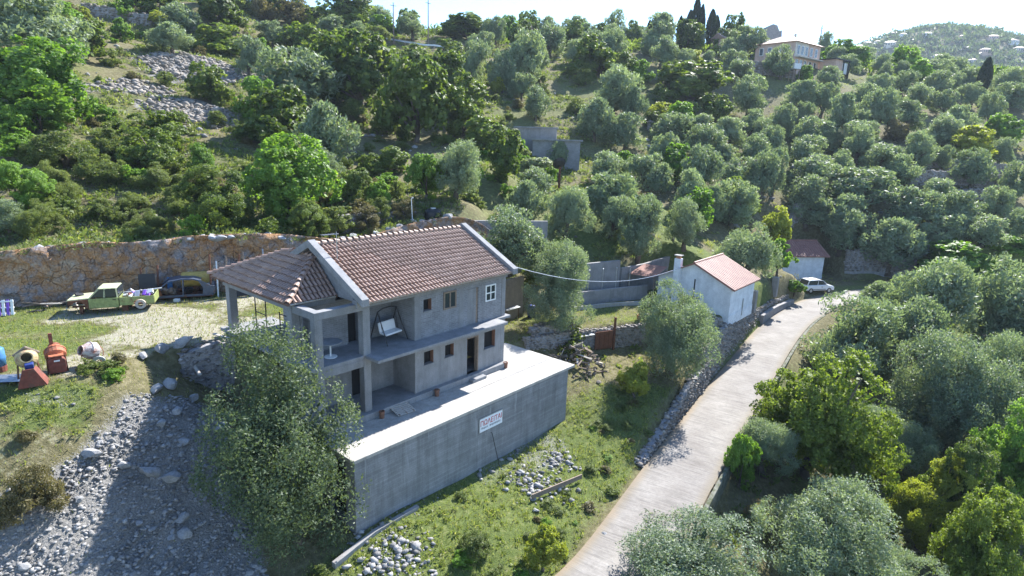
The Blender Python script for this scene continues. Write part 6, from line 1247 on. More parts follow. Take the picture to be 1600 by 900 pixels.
('S',-26.16,42.12,3.22,1.93,'low green scrub thicket above the green pickup truck, nearest to it'),
('S',-26.5,46.98,2.42,1.26,'low green scrub thicket below the upper stone slide, sixth nearest to it'),
('S',-33.16,44.27,2.0,1.48,'low green scrub thicket above the green pickup truck, fourth nearest to it'),
('S',-24.97,47.89,1.84,1.37,'low green scrub thicket below the upper stone slide, fifth nearest to it'),
('S',-21.76,53.14,2.97,1.67,'low green scrub thicket below the upper stone slide, seventh nearest to it'),
('S',-27.18,48.65,2.41,1.37,'low green scrub thicket below the upper stone slide, fourth nearest to it'),
('S',-32.42,40.39,3.25,2.31,'low green scrub thicket above the green pickup truck, fifth nearest to it'),
('B',-21.12,55.93,2.98,2.13,'brownish-green bush right of the upper stone slide, nearest to it'),
('S',-11.39,49.83,2.24,1.67,'low green scrub thicket left of the black water tank, second nearest to it'),
('B',-25.03,50.48,2.84,1.56,'brownish-green bush below the upper stone slide, second nearest to it'),
('B',-9.33,50.67,2.44,1.47,'brownish-green bush left of the black water tank, nearest to it'),
('B',-12.71,54.2,2.35,1.76,'brownish-green bush left of the black water tank, second nearest to it'),
('S',-13.12,51.11,2.25,1.51,'low green scrub thicket left of the black water tank, third nearest to it'),
('B',-12.05,48.05,2.88,1.73,'brownish-green bush left of the black water tank, third nearest to it'),
('S',-29.75,46.29,2.57,1.31,'low green scrub thicket below the upper stone slide, ninth nearest to it'),
('S',-28.78,44.27,2.19,1.21,'low green scrub thicket above the green pickup truck, second nearest to it'),
('B',-34.34,55.84,2.35,1.7,'brownish-green bush left of the upper stone slide, nearest to it'),
('S',-30.61,43.86,2.46,1.63,'low green scrub thicket above the green pickup truck, third nearest to it'),
('S',-17.47,53.46,2.67,1.97,'low green scrub thicket left of the black water tank, sixth nearest to it'),
('S',-23.85,47.28,1.83,1.15,'low green scrub thicket below the upper stone slide, eighth nearest to it'),
('S',-27.01,53.52,1.86,1.36,'low green scrub thicket below the upper stone slide, nearest to it'),
('S',-33.69,42.56,2.0,1.3,'low green scrub thicket above the green pickup truck, sixth nearest to it'),
('S',-25.16,55.88,2.31,1.52,'low green scrub thicket below the upper stone slide, second nearest to it'),
('O',-53.49,177.21,5.43,4.35,'grey-green olive tree left of the roadside guard rail, sixth nearest to it'),
('D',56.61,175.62,5.8,4.54,'dark evergreen oak right of the cypress clump, second nearest to it'),
('G',-87.17,164.82,6.45,4.77,'bright green leafy tree left of the flag pole, nearest to it'),
('O',-36.14,161.72,7.28,5.74,'grey-green olive tree left of the roadside guard rail, nearest to it'),
('G',-4.51,178.68,6.85,5.9,'bright green leafy tree right of the roadside guard rail, nearest to it'),
('D',-73.8,166.88,5.22,4.88,'dark evergreen oak right of the flag pole, nearest to it'),
('O',7.96,172.95,7.28,6.9,'grey-green olive tree above the flat-roofed grey building, seventh nearest to it'),
('D',-91.75,184.69,6.51,6.39,'dark evergreen oak left of the flag pole, nearest to it'),
('O',-50.14,180.37,5.89,5.44,'grey-green olive tree left of the roadside guard rail, fourth nearest to it'),
('O',107.17,173.79,5.38,3.9,'grey-green olive tree right of the large pink house, thirteenth nearest to it'),
('O',59.92,184.04,6.04,4.33,'grey-green olive tree right of the cypress clump, nearest to it'),
('G',96.2,158.39,7.52,6.74,'bright green leafy tree right of the large pink house, third nearest to it'),
('O',99.91,183.65,5.37,4.77,'grey-green olive tree right of the large pink house, sixth nearest to it'),
('O',87.57,177.56,6.58,5.15,'grey-green olive tree right of the large pink house, second nearest to it'),
('D',-75.4,184.02,5.38,4.33,'dark evergreen oak right of the flag pole, second nearest to it'),
('O',119.72,151.48,5.24,4.12,'grey-green olive tree above the brightest yellow tree, fifteenth nearest to it'),
('O',-42.8,179.16,7.55,7.16,'grey-green olive tree left of the roadside guard rail, second nearest to it'),
('O',-72.28,158.55,7.74,6.2,'grey-green olive tree above the flag pole, second nearest to it'),
('O',-83.04,184.43,6.32,5.89,'grey-green olive tree right of the flag pole, nearest to it'),
('O',-16.77,180.83,7.13,5.68,'grey-green olive tree right of the roadside guard rail, nearest to it'),
('O',57.06,163.51,6.32,5.49,'grey-green olive tree left of the large pink house, fifth nearest to it'),
('D',-94.93,177.54,8.24,6.85,'dark evergreen oak left of the flag pole, second nearest to it'),
('O',-92.51,163.23,5.56,5.24,'grey-green olive tree left of the flag pole, fourth nearest to it'),
('D',-28.83,168.73,8.0,5.81,'dark evergreen oak above the roadside guard rail, nearest to it'),
('O',79.8,160.21,5.83,4.91,'grey-green olive tree right of the large pink house, third nearest to it'),
('O',43.7,160.33,6.85,5.06,'grey-green olive tree below the cypress clump, nearest to it'),
('D',45.16,166.16,5.26,4.65,'dark evergreen oak below the cypress clump, second nearest to it'),
('O',-13.55,168.08,6.94,5.84,'grey-green olive tree right of the roadside guard rail, second nearest to it'),
('O',-72.31,151.11,6.28,5.95,'grey-green olive tree above the flag pole, third nearest to it'),
('D',21.44,167.5,7.42,5.9,'dark evergreen oak left of the cypress clump, third nearest to it'),
('O',-84.4,175.49,5.7,5.12,'grey-green olive tree above the flag pole, nearest to it'),
('O',62.76,177.53,6.91,6.3,'grey-green olive tree left of the large pink house, third nearest to it'),
('O',-90.52,170.13,7.2,5.92,'grey-green olive tree left of the flag pole, second nearest to it'),
('O',34.09,175.88,7.16,5.68,'grey-green olive tree left of the cypress clump, fifth nearest to it'),
]
# ---------------------------------------------------------------- vegetation
def unit(v): return v/(np.linalg.norm(v, axis=-1, keepdims=True)+1e-9)
def leaf_quads(C, A, S, asp, rs, Nr=None, zs=1.0):
    """rhombic leaves: centres C, long axes A (unit), half lengths S, facing Nr"""
    n = len(C); B = np.cross(A, rs.normal(size=(n, 3)) if Nr is None else Nr); B /= np.linalg.norm(B, axis=1)[:, None]+1e-9
    a = A*S[:, None]; b = B*(S*asp)[:, None]; a[:, 2] /= zs; b[:, 2] /= zs
    V = np.stack([C-a, C+b, C+a, C-b], 1).reshape(-1, 3); F = np.arange(4*n).reshape(n, 4)
    return V, F
def crown_np(seed, n, size, asp=.45, c0=.16, nb=30, rb=(.15, .26), upb=.25, nl=5, fill=.2, face=.6, sub=11, loose=1.0, low=.12, zs=1.0):
    """crown of lobes > blobs > twig clumps > leaves, inside a unit-wide, unit-high box above c0"""
    rs = np.random.default_rng(seed)
    la = (np.arange(nl)+rs.random(nl)*.7)*6.283/nl; lr = .1+.15*rs.random(nl); lz = c0+(low+.42*rs.random(nl))*(1-c0); lR = .24+.09*rs.random(nl)
    lc = np.stack([np.cos(la)*lr, np.sin(la)*lr, lz], -1); lc = np.concatenate([lc, [[rs.normal()*.05, rs.normal()*.05, 1-.3*(1-c0)]]]); lR = np.append(lR, .3)
    li = rs.integers(0, nl+1, nb); d = unit(rs.normal(size=(nb, 3))); d[:, 2] = np.where(d[:, 2] < -.5, -d[:, 2], d[:, 2])
    r_ = rb[0]+(rb[1]-rb[0])*rs.random(nb)
    cen = lc[li]+d*(lR[li]-r_*.45)[:, None]*np.array([1, 1, (1-c0)])
    k = np.clip((np.hypot(cen[:, 0], cen[:, 1])+r_)/.53, 1, 9); cen[:, :2] /= k[:, None]; cen[:, 2] = np.clip(cen[:, 2], c0+r_*.5, 1-r_*.8)
    mid = np.array([0, 0, c0+(1-c0)*.42])
    ns = nb*sub; sb = rs.integers(0, nb, ns); sd = unit(rs.normal(size=(ns, 3))); so = unit(cen[sb]-mid); sd = np.where(((sd*so).sum(1) < -.25)[:, None], -sd, sd)
    sc = cen[sb]+sd*(r_[sb]*(.7+.35*rs.random(ns)))[:, None]; sr = r_[sb]*(.26+.2*rs.random(ns))*loose; sc[:, 2] = np.maximum(sc[:, 2], c0*.7+.02)
    wgt = sr**2; bi = rs.choice(ns, n, p=wgt/wgt.sum()); u = unit(rs.normal(size=(n, 3))); out = unit(sc[bi]-mid)
    u = np.where(((u*out).sum(1) < -.3)[:, None], -u, u)
    inner = rs.random(n) < fill; C = sc[bi]+u*(sr[bi]*(.45+.65*rs.random(n)))[:, None]
    C = np.where(inner[:, None], mid+(sc[bi]-mid)*(.35+.5*rs.random(n))[:, None], C)
    Nr = unit(u*.5+out*.5+rs.normal(size=(n, 3))*(1.15-face)); A = unit(np.cross(Nr, rs.normal(size=(n, 3)))+np.array([0, 0, upb])+u*.25)
    S = size*(.6+.75*rs.random(n))*np.where(inner, 1.6, 1.0)
    lo, hi = np.percentile(C[:, 2], [1, 99.5]); z1 = 1-(hi-C[:, 2])*(1-c0)/(hi-lo); kx = .5/np.percentile(np.hypot(C[:, 0], C[:, 1]), 97)
    cen = np.stack([cen[:, 0]*kx, cen[:, 1]*kx, 1-(hi-cen[:, 2])*(1-c0)/(hi-lo)], -1); C = np.stack([C[:, 0]*kx, C[:, 1]*kx, z1], -1)
    V, F = leaf_quads(C, A, S, asp, rs, Nr, zs)
    br = rs.random(ns)*.6+rs.random(nb)[sb]*.4
    col = np.stack([np.clip(.75*br[bi]+.25*rs.random(n), 0, 1), rs.random(n)*np.where(inner, .5, 1.0), rs.random(n)], -1)
    return V, F, col, cen
def trunk_mb(cen, c0, seed, r0=.045, splits=5, lean=.05):
    rs = random.Random(seed); mb = MB(); fk = Vector((rs.uniform(-lean, lean), rs.uniform(-lean, lean), c0*.9+.06))
    mb.tube([(0, 0, -.06), (fk.x*.4, fk.y*.4, fk.z*.5), fk], [r0*1.35, r0, r0*.85], 8)
    for i in rs.sample(range(len(cen)), min(splits, len(cen))):
        c = Vector(cen[i]); mid = fk.lerp(c, .5)+Vector((rs.uniform(-.04, .04), rs.uniform(-.04, .04), .03)); mb.tube([fk, mid, c], [r0*.62, r0*.38, r0*.15], 6)
    return mb
SPEC = {  # kind: (leaf material, crown shape, variants)
 'O': ('olive', dict(asp=.36, c0=.15, nb=34, rb=(.1, .2), upb=.5, nl=5, face=.35, sub=14, loose=1.25, low=.14), 5),
 'D': ('oak', dict(asp=.62, c0=.04, nb=34, rb=(.1, .19), upb=.1, nl=5, face=.75, sub=9), 4),
 'G': ('green', dict(asp=.62, c0=.06, nb=36, rb=(.1, .19), upb=.15, nl=6, face=.75, sub=9), 3),
 'S': ('scrub', dict(asp=.45, c0=.0, nb=22, rb=(.12, .22), upb=.4, nl=5, face=.4, sub=9, loose=1.3), 4),
 'Y': ('yellow', dict(asp=.55, c0=.1, nb=26, rb=(.1, .2), upb=.2, nl=5, face=.55, sub=9, loose=1.2), 2),
 'B': ('brown', dict(asp=.4, c0=.02, nb=24, rb=(.12, .22), upb=.4, nl=5, face=.4, sub=10, loose=1.2), 2),
 'W': ('pale', dict(asp=.62, c0=.2, nb=24, rb=(.11, .2), upb=.1, nl=5, face=.75, sub=9), 1),
 'H': ('holm', dict(asp=.42, c0=.03, nb=120, rb=(.1, .165), upb=.25, nl=7, face=.45, sub=11, loose=1.05, fill=.34, low=.08, zs=1.5), 1),
 'K': ('kermes', dict(asp=.6, c0=.02, nb=110, rb=(.07, .13), upb=.15, nl=8, face=.7, sub=8, fill=.36), 2),
 'R': ('autumn', dict(asp=.6, c0=.12, nb=22, rb=(.1, .2), upb=.1, nl=5, face=.4, sub=6, fill=.05, loose=1.5), 1),
 'F': ('green', dict(asp=.75, c0=.3, nb=20, rb=(.12, .22), upb=.1, nl=4, face=.75, sub=7), 1)}
VAR = {}
def variant(kind, near, i):
    key = (kind, near, i)
    if key not in VAR:
        mt, kw, nv = SPEC[kind]; seed = 1000+ord(kind)*17+i*3+(500 if near else 0)
        n, size = {2: (64000, .0105), 1: (17000, .0205), 0: (6500, .034)}[near]
        if kind == 'R': n //= 5
        V, F, c, cen = crown_np(seed, n, size, **kw)
        cm = mesh_np('crown', V, F, M[mt], c); tm = trunk_mb(cen, kw['c0'], seed, .05 if kind == 'O' else .035).mesh('trunk', M['bark'], True)
        VAR[key] = (cm, tm)
    return VAR[key]
KN = {'O': ('olive_tree', 'tree'), 'D': ('oak_tree', 'tree'), 'G': ('broadleaf_tree', 'tree'), 'S': ('scrub_thicket', 'bush'), 'Y': ('yellow_tree', 'tree'), 'B': ('brown_bush', 'bush'), 'W': ('spreading_tree', 'tree'), 'H': ('olive_tree', 'tree'), 'K': ('oak_tree', 'tree'), 'R': ('autumn_sapling', 'tree'), 'F': ('garden_tree', 'tree'), 'C': ('cypress_tree', 'tree')}
GR = {'O': 'olive trees on the slopes', 'D': 'evergreen oaks on the hillside', 'G': 'bright green trees', 'S': 'scrub thickets', 'Y': 'yellow-green trees', 'B': 'brownish bushes', 'K': 'yellow-green oaks'}
def cypress_mesh(i):
    rs = np.random.default_rng(300+i); n = 3000; t_ = rs.random(n)**.8; r_ = .5*np.sin(np.pi*np.clip(t_*.93+.05, 0, 1))**.7*(.75+.35*rs.random(n)); a = rs.random(n)*6.283
    C = np.stack([r_*np.cos(a), r_*np.sin(a), .03+.97*t_], -1); A = unit(np.stack([np.cos(a)*.2, np.sin(a)*.2, np.ones(n)*.35], -1)+rs.normal(size=(n, 3))*.05)
    A[:, 2] *= .35; V, F = leaf_quads(C, A, np.full(n, .09), .6, rs); return mesh_np('crown', V, F, M['cypress'], rs.random((n, 3)))
CYP = [cypress_mesh(i) for i in range(2)]; CYT = MB().tube([(0, 0, -.05), (0, 0, .5)], [.08, .04], 7).mesh('trunk', M['bark'])
cnt = {}
xs = np.array([q[1] for q in TREES]); ys = np.array([q[2] for q in TREES]); tz = ground(xs, ys)
for (kind, x, y, W, Ht, lab), z in zip(TREES, tz):
    nm, cat = KN[kind]; t = empty(nm, (x, y, float(z)-.05), random.random()*6.28, lab, cat, GR.get(kind)); e_ = random.uniform(.88, 1.14); t.scale = (W*e_, W/e_, Ht)
    t.rotation_euler = (random.gauss(0, .05), random.gauss(0, .05), t.rotation_euler[2])
    if kind == 'C': link('crown', CYP[0], t); link('trunk', CYT, t); continue
    near = 2 if y < 46 and W > 3 else (1 if y < 60 else 0); nv = SPEC[kind][2]; i = cnt.get(kind, 0) % nv; cnt[kind] = cnt.get(kind, 0)+1
    cm, tm = variant(kind, near, i); link('crown', cm, t)
    if 'pale trunk' in lab: tm = tm.copy(); tm.materials.clear(); tm.materials.append(M['barkpale'])
    link('trunk', tm, t)
# cypress clump on the skyline
for i, (x, y, w_, h_) in enumerate(((41.5, 158, 2.0, 6.5), (43.5, 160, 2.2, 9.5), (45.2, 161, 1.8, 8.0), (47.5, 160, 2.4, 7.0), (49.0, 161, 2.0, 6.0), (56.5, 160, 1.4, 5.2), (58.0, 160.5, 1.3, 5.0), (59.5, 160, 1.4, 4.6), (32.5, 162, 1.5, 4.5), (34.8, 162.5, 1.5, 5.0), (39.8, 160, 1.6, 5.2))):
    t = empty('cypress_tree', (x, y, gz(x, y)-.2), i, ['first', 'tallest', 'third', 'fourth', 'fifth', 'sixth', 'seventh', 'eighth', 'far left small', 'second small', 'short'][i]+' dark cypress in the skyline clump, counted from the left', 'tree', 'skyline cypresses'); t.scale = (w_, w_, h_+2); link('crown', CYP[i % 2], t); link('trunk', CYT, t)
t = empty('umbrella_pine', (53.0, 160, gz(53, 160)), 0, 'rounded pine standing right of the skyline cypress clump', 'tree'); t.scale = (6, 6, 9); cm, tm = variant('D', 0, 1); link('crown', cm, t); link('trunk', tm, t)
# scattered bushes, each one a thing
def free(X, Y, road=2.8):
    ok = (sdpoly(X, Y, PLATEAU) < -1.2) & (sdpoly(X, Y, YARD) < -.8) & (sdpoly(X, Y, FOOT) < -1.0) & (road_dist(X, Y)[0] > road) & (sdpoly(X, Y, RUBBLE) < -.3)
    for P in SCREE: ok &= sdpoly(X, Y, P) < 0
    hx_, hy_ = w2h(X, Y); ok &= ~((hx_ > -13) & (hx_ < 4) & (hy_ > -3.5) & (hy_ < 9))
    return ok
bx = np.concatenate([rng.uniform(-75, 5, 420), rng.uniform(0, 100, 160)]); by = np.concatenate([rng.uniform(40, 125, 420), rng.uniform(56, 135, 160)])
ok = free(bx, by) & (np.abs(bx) < by*.92+4); bx, by = bx[ok][:285], by[ok][:285]; bz = ground(bx, by)
BV = []
for i in range(6):
    V, F, c, cen = crown_np(70+i, 2600, .048, asp=.45, c0=0, nb=16, rb=(.14, .24), upb=.4, face=.45, sub=8, loose=1.3); BV.append(mesh_np('bush', V, F, M[['scrub', 'scrub', 'brown', 'scrub', 'oak', 'green'][i]], c))
for i, (x, y, z) in enumerate(zip(bx, by, bz)):
    o = link('bush', BV[int(rng.integers(6))]); s = float(rng.uniform(1.0, 2.6)); o.location = (x, y, z-.08); o.scale = (s, s, s*float(rng.uniform(.5, .85))); o.rotation_euler = (0, 0, float(rng.random()*6.28)); lf = x < 0
    zn = ('on the brink just above the quarried cliff' if y < 52 and x < -8 else 'on the lower left hillside' if y < 68 and x < -8 else 'near the upper stone slides' if x < -30 and y < 100 else 'high on the left hillside near the skyline' if x < -12 else 'below the flat-roofed grey building' if y < 85 and x < 12 else 'between olives on the right-hand slope' if x > 12 else 'on the middle slope under the skyline')
    tag(o, ('wide ' if s > 1.9 else 'small ')+{'scrub': 'grey-green scrub', 'brown': 'brownish scrub', 'oak': 'dark green', 'bright': 'bright green'}[o.data.materials[0].name.split('_')[0]]+' bush '+zn, 'bush', 'hillside bushes '+zn)
for k in range(46):
    u = random.random(); i = int(38+u*46); P_ = ROADC[i]; T_ = ROADC[i+1]-ROADC[i]; T_ = T_/np.linalg.norm(T_[:2]); a = random.uniform(2.35, 4.0+2*u); x, y = P_[0]-T_[1]*a, P_[1]+T_[0]*a
    o = link('verge_weed', BV[[0, 1, 3, 5, 2][k % 5]]); s = random.uniform(.35, .95); o.location = at_ground(x, y, -.05); o.scale = (s*1.3, s, s*random.uniform(.35, .7)); o.rotation_euler = (0, 0, random.random()*6.3)
    tag(o, 'clump of tall weeds on the shaded bank along the left road edge', 'weeds', 'weeds along the road bank')
for k in range(30):
    x, y = [(-21+random.gauss(0, 2), 20.5+random.gauss(0, 1.2)), (-17.6+random.gauss(0, 1.0), 24.6+random.gauss(0, .5)), (-5+random.uniform(-4, 6), 0)][k % 3]
    if k % 3 == 2: y = 20.5+(x+7)*1.15+random.uniform(-.3, 1.6)
    if sdpoly(np.array([x]), np.array([y]), FOOT)[0] > -.6: continue
    o = link('bank_weed', BV[[0, 3, 5, 2][k % 4]]); s = random.uniform(.4, 1.0); o.location = at_ground(x, y, -.05); o.scale = (s, s, s*random.uniform(.5, .8)); o.rotation_euler = (0, 0, random.random()*6.3)
    tag(o, ['clump of weeds on the grassy bank below the cement mixers', 'clump of weeds along the yard edge beside the white mixer', 'clump of weeds on the grass below the tall terrace wall'][k % 3], 'weeds', 'weeds on the banks')
# ---------------------------------------------------------------- stuff: scrub cover, grass, stones, far woods
def clumps(name, label, X, Y, Z, size, per, leaf, mat, seed, hs=.6, cat='undergrowth', asp=.4):
    rs = np.random.default_rng(seed); n = len(X); u = unit(rs.normal(size=(n, per, 3))); u[:, :, 2] = np.abs(u[:, :, 2])
    rr = (.55+.5*rs.random((n, per)))*size[:, None]; C = np.stack([X[:, None]+u[..., 0]*rr, Y[:, None]+u[..., 1]*rr, Z[:, None]+u[..., 2]*rr*hs], -1).reshape(-1, 3)
    A = unit(u.reshape(-1, 3)*.5+rs.normal(size=(n*per, 3))*.5+np.array([0, 0, .4])); S = np.repeat(leaf*(size/size.mean())**.5, per)*(.6+.8*rs.random(n*per))
    V, F = leaf_quads(C, A, S, asp, rs); col = np.stack([np.clip(np.repeat(rs.random(n), per)*.6+.4*rs.random(n*per), 0, 1), rs.random(n*per), rs.random(n*per)], -1)
    return tag(link(name, mesh_np(name, V, F, M[mat], col)), label, cat, kind='stuff')
def scatter(n, x0, x1, y0, y1, fn, seed):
    rs = np.random.default_rng(seed); X = rs.uniform(x0, x1, n); Y = rs.uniform(y0, y1, n); k = fn(X, Y); return X[k], Y[k], rs
hillf = lambda X, Y: free(X, Y) & (np.abs(X) < Y*.95+6) & (vnoise(X/6, Y/6, 91) > .3)
X, Y, rs = scatter(9500, -85, 12, 40, 150, hillf, 21); clumps('undergrowth', 'low green and straw scrub covering the hillside', X, Y, ground(X, Y)-.05, .35+.75*rs.random(len(X))**2, 24, .17, 'scrub', 1)
X, Y, rs = scatter(3800, -85, 60, 40, 150, hillf, 22); clumps('dry_undergrowth', 'straw-coloured dry grass tussocks on the hillside', X, Y, ground(X, Y)-.05, .25+.4*rs.random(len(X)), 24, .15, 'drygrass', 2, .8, asp=.16)
X, Y, rs = scatter(2600, -36, -5, 36, 62, free, 27); clumps('brink_scrub', 'low green scrub and tussocks above the quarried cliff', X, Y, ground(X, Y)-.05, .2+.5*rs.random(len(X))**2, 30, .1, 'scrub', 8, .8)
X, Y, rs = scatter(2600, 8, 115, 50, 150, hillf, 23); clumps('grove_grass', 'green weeds between the olive trees', X, Y, ground(X, Y)-.05, .3+.4*rs.random(len(X)), 24, .15, 'grass', 3, .5, asp=.2)
X, Y, rs = scatter(2600, 9, 90, 8, 70, lambda X, Y: (road_dist(X, Y)[0] > 2.9) & (road_dist(X, Y)[2] < 0), 24); clumps('valley_undergrowth', 'shaded undergrowth below the right side of the road', X, Y, ground(X, Y)-.05, .4+.6*rs.random(len(X)), 26, .16, 'scrub', 4, .7)
bankf = lambda X, Y: (zones(X, Y)[0] > .35) & (road_dist(X, Y)[0] > 1.95) & (sdpoly(X, Y, FOOT) < -.4) & (sdpoly(X, Y, PLATEAU) < 0)
X, Y, rs = scatter(7500, -32, 14, 10, 45, bankf, 25); clumps('weeds', 'green weeds on the banks and road verge', X, Y, ground(X, Y)-.02, .1+.26*rs.random(len(X))**3, 26, .065, 'grass', 5, 1.0, asp=.3)
def grass(name, label, n, box, fn, seed, h=(.05, .2), mat='grass'):
    X, Y, rs = scatter(n, *box, fn, seed); m_ = len(X); Z = ground(X, Y); hh = h[0]+(h[1]-h[0])*rs.random(m_)**2; a = rs.random(m_)*6.283; ln = rs.normal(size=(m_, 2))*.4*hh[:, None]; wd = .012+.016*rs.random(m_)
    B = np.stack([X, Y, Z-.01], -1); s = np.stack([np.cos(a)*wd, np.sin(a)*wd, np.zeros(m_)], -1); T = B+np.stack([ln[:, 0], ln[:, 1], hh], -1)
    V = np.stack([B-s, B+s, T], 1).reshape(-1, 3); F = np.arange(3*m_).reshape(m_, 3); c = np.stack([rs.random(m_), rs.random(m_), rs.random(m_)], -1)
    tag(link(name, mesh_np(name, V, F, M[mat], c)), label, 'grass', kind='stuff')
def gfn(X, Y):
    g = zones(X, Y)[0]; r_ = np.random.default_rng(5).random(len(X)); return (r_ < g*1.1) & (road_dist(X, Y)[0] > 2.15) & (sdpoly(X, Y, FOOT) < -.25)
grass('grass', 'short grass on the yard, banks and verge', 260000, (-34, 14, 12, 50), gfn, 31, (.04, .2))
grass('dry_grass', 'bleached grass stalks on the yard and banks', 60000, (-34, 14, 12, 48), lambda X, Y: (road_dist(X, Y)[0] > 2.2) & (sdpoly(X, Y, FOOT) < -.3) & (sdpoly(X, Y, RUBBLE) < .2) & (np.random.default_rng(6).random(len(X)) < .5), 32, (.05, .22), 'drygrass')
def stones(name, label, n, box, fn, size, seed, mat='stones', pw=2.5):
    X, Y, rs = scatter(n, *box, fn, seed); S = size[0]+(size[1]-size[0])*rs.random(len(X))**pw; P = np.stack([X, Y, ground(X, Y)+S*.15], -1); V, F, c = stones_np(P, S, seed)
    tag(link(name, mesh_np(name, V, F, M[mat], c)), label, 'stones', kind='stuff')
stones('rubble', 'loose grey limestone rubble on the bank below the yard', 42000, (-22, -8, 13, 27.5), lambda X, Y: sdpoly(X, Y, RUBBLE)+(fbm(X/2, Y/2, 9))*1.6 > -.35, (.02, .11), 41, pw=4)
stones('bank_stones', 'stones scattered over the grassy banks', 6000, (-34, 12, 12, 45), lambda X, Y: (zones(X, Y)[1] > .3) & (road_dist(X, Y)[0] > 2.3) & (sdpoly(X, Y, FOOT) < -.2) & (sdpoly(X, Y, YARD) < 0) & (sdpoly(X, Y, RUBBLE) < 0), (.03, .16), 42)
def sc_in(X, Y):
    k = np.zeros(len(X), bool)
    for P in SCREE: k |= sdpoly(X, Y, P)+fbm(X/3, Y/3, 9)*4 > -.5
    return k
stones('scree', 'pale stone slides on the upper left hillside', 9000, (-58, -30, 64, 100), sc_in, (.1, .5), 43, 'drystone', 3)
stones('slope_stones', 'stones lying between bushes and olive trees', 3500, (-80, 100, 40, 140), lambda X, Y: (vnoise(X/5, Y/5, 95) > .62) & free(X, Y), (.1, .5), 44)
stones('wall_gravel', 'gravel spilled along the foot of the tall terrace wall', 2500, (-9, 2, 20, 36), lambda X, Y: (lambda a, b: (b < -2.95) & (b > -3.7-.25*np.sin(a)) & (a > -13.5) & (a < -7.5))(*w2h(X, Y)), (.02, .08), 45)
for k, (cx_, cy_2, n_, rx) in enumerate(((1.6, 28.0, 220, .75), (-4.6, 21.6, 300, .9), (3.0, 30.2, 120, .5))):
    rs = np.random.default_rng(80+k); X = cx_+rs.normal(size=n_)*rx; Y = cy_2+rs.normal(size=n_)*rx*.8; S = .04+.15*rs.random(n_)**2.5; P = np.stack([X, Y, ground(X, Y)+S*.2], -1); V, F, c = stones_np(P, S, 90+k)
    tag(link('stone_heap', mesh_np('stone_heap', V, F, M['stones'], c)), ['heap of pale stones in the grass beside the rusty plank', 'strip of loose stones at the bottom edge below the terrace wall', 'small scatter of stones on the verge near the road'][k], 'stones', kind='stuff')
RK = [rock_mesh('rock', M['rock'], 50+i, 2) for i in range(6)]
rp_ = dense(CLIFF[1:11], .5); X, Y = rp_[:, 0]+rng.normal(size=len(rp_))*.3+.05, rp_[:, 1]+.15+rng.normal(size=len(rp_))*.35; clumps('rim_scrub', 'scrub spilling over the rim of the quarried cliff', X, Y, ground(X-.6, Y+1.2)-.02, .2+.42*rng.random(len(X)), 60, .075, 'scrub', 9, .8)
big = [(-15.7, 24.7, .42), (-15.6, 25.5, .5), (-14.7, 25.7, .4), (-14.4, 21.6, .42), (-13.8, 21.8, .5), (-16.2, 20.9, .4), (-15.2, 21.2, .3), (-14.6, 24.2, .33), (-14.8, 23.3, .36), (-13.9, 23.3, .33), (-12.6, 20.4, .4), (-13.2, 24.9, .4), (-16.3, 27.9, .6), (-16.9, 27.2, .5), (-17.4, 26.6, .35), (-12.9, 20.9, .3)]
bl = ['flat boulder at the top of the rubble bank', 'tilted boulder right at the yard edge', 'pointed boulder below the block wall', 'upright slab in the middle of the rubble bank', 'tallest slab in the middle of the rubble bank', 'flat slab at the left edge of the rubble shade', 'small slab left of the rubble hollow', 'boulder high on the rubble bank', 'round boulder in the rubble centre', 'squat boulder at the right of the rubble', 'low slab near the bottom of the rubble bank', 'boulder beside the dark olive crown', 'large block at the end of the block wall', 'broken block on the yard edge left of the wall', 'smaller block on the yard edge', 'lowest slab on the rubble bank']
for i, (x, y, s) in enumerate(big):
    o = link('boulder', RK[i % 6]); o.location = at_ground(x, y, s*.2); o.scale = (s*1.25, s*.85, s*.9); o.rotation_euler = (random.gauss(0, .4), random.gauss(0, .4), random.random()*6.3); tag(o, bl[i], 'boulder', 'boulders on the rubble bank')
X, Y, rs = scatter(900, -22, -8, 13, 27.5, lambda X, Y: sdpoly(X, Y, RUBBLE) > -.3, 51)
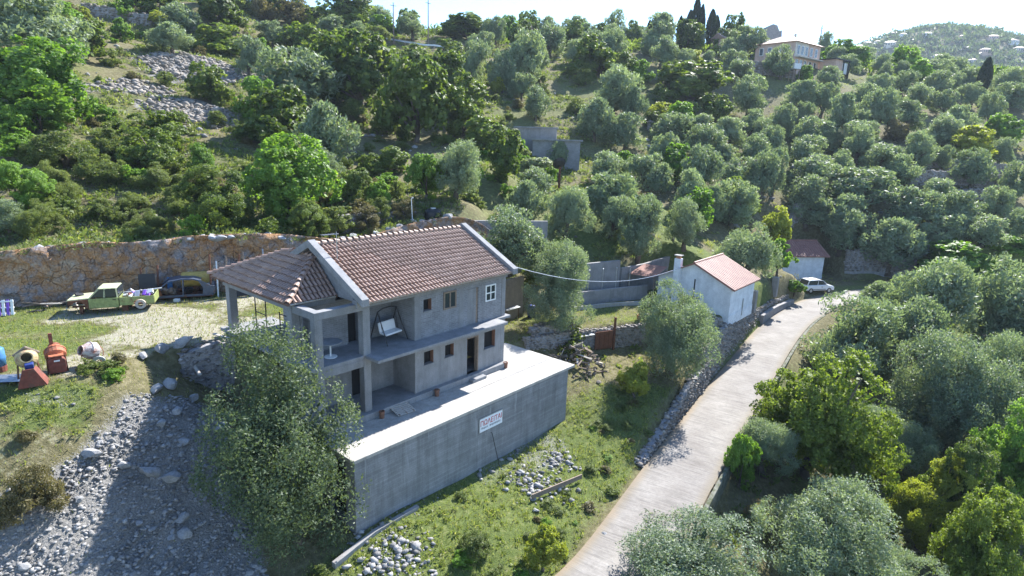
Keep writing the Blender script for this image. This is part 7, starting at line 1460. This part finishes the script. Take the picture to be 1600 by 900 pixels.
for x, y, z in list(zip(X, Y, ground(X, Y)))[:230]:
    o = link('rubble_stone', RK[int(rs.integers(6))]); s = float(.08+.13*rs.random()**2); o.location = (x, y, z+s*.3); o.scale = (s*1.2, s, s*.8); o.rotation_euler = tuple(rs.normal(size=3)*.6+np.array([0, 0, rs.random()*6])); tag(o, 'larger loose stone lying on the grey rubble bank', 'stone', 'larger stones of the rubble bank')
cl = dense(CLIFF[1:11], .62)
for i, p in enumerate(cl):
    if rs.random() < .35: continue
    s = float(rs.uniform(.25, .62)); x, y = p[0]+.05+rs.normal()*.2, p[1]+.1+rs.normal()*.3
    o = link('rim_rock', RK[i % 6]); o.location = (x, y, float(ground([x-.6], [y+1.2])[0])+.1); o.scale = (s*1.1, s*.85, s*.75); o.rotation_euler = (0, 0, rs.random()*6.3); tag(o, 'weathered grey rock along the rim of the quarried cliff', 'rock', 'rocks along the cliff rim')
X, Y, rs = scatter(13000, 150, 900, 330, 800, lambda X, Y: ground(X, Y) > 26, 61); clumps('far_wood', 'hazy trees covering the far hill', X, Y, ground(X, Y), 2.2+3.2*rs.random(len(X))**2, 22, 1.35, 'holm', 6, 1.1, 'trees')
X, Y, rs = scatter(2500, -130, 190, 150, 215, lambda X, Y: vnoise(X/9, Y/9, 97) > .3, 62); clumps('ridge_wood', 'trees and scrub along the skyline ridge', X, Y, ground(X, Y), .8+1.5*rs.random(len(X))**2, 34, .42, 'oak', 7, 1.0, 'trees')
# ---------------------------------------------------------------- air
hz = MB().box(-660, 1310, -56, 1260, -45, 215).build('haze'); hm = bpy.data.materials.new('haze'); hm.use_nodes = True; ht = hm.node_tree; ht.nodes.clear()
ho = ht.nodes.new('ShaderNodeOutputMaterial'); pv = ht.nodes.new('ShaderNodeVolumePrincipled'); pv.inputs['Color'].default_value = (.7, .83, 1.0, 1); pv.inputs['Density'].default_value = .00017; pv.inputs['Anisotropy'].default_value = .2
ht.links.new(pv.outputs[0], ho.inputs['Volume']); hm.cycles.homogeneous_volume = True; hz.data.materials.append(hm); tag(hz, 'thin blue summer haze over the valley', 'haze', kind='stuff')
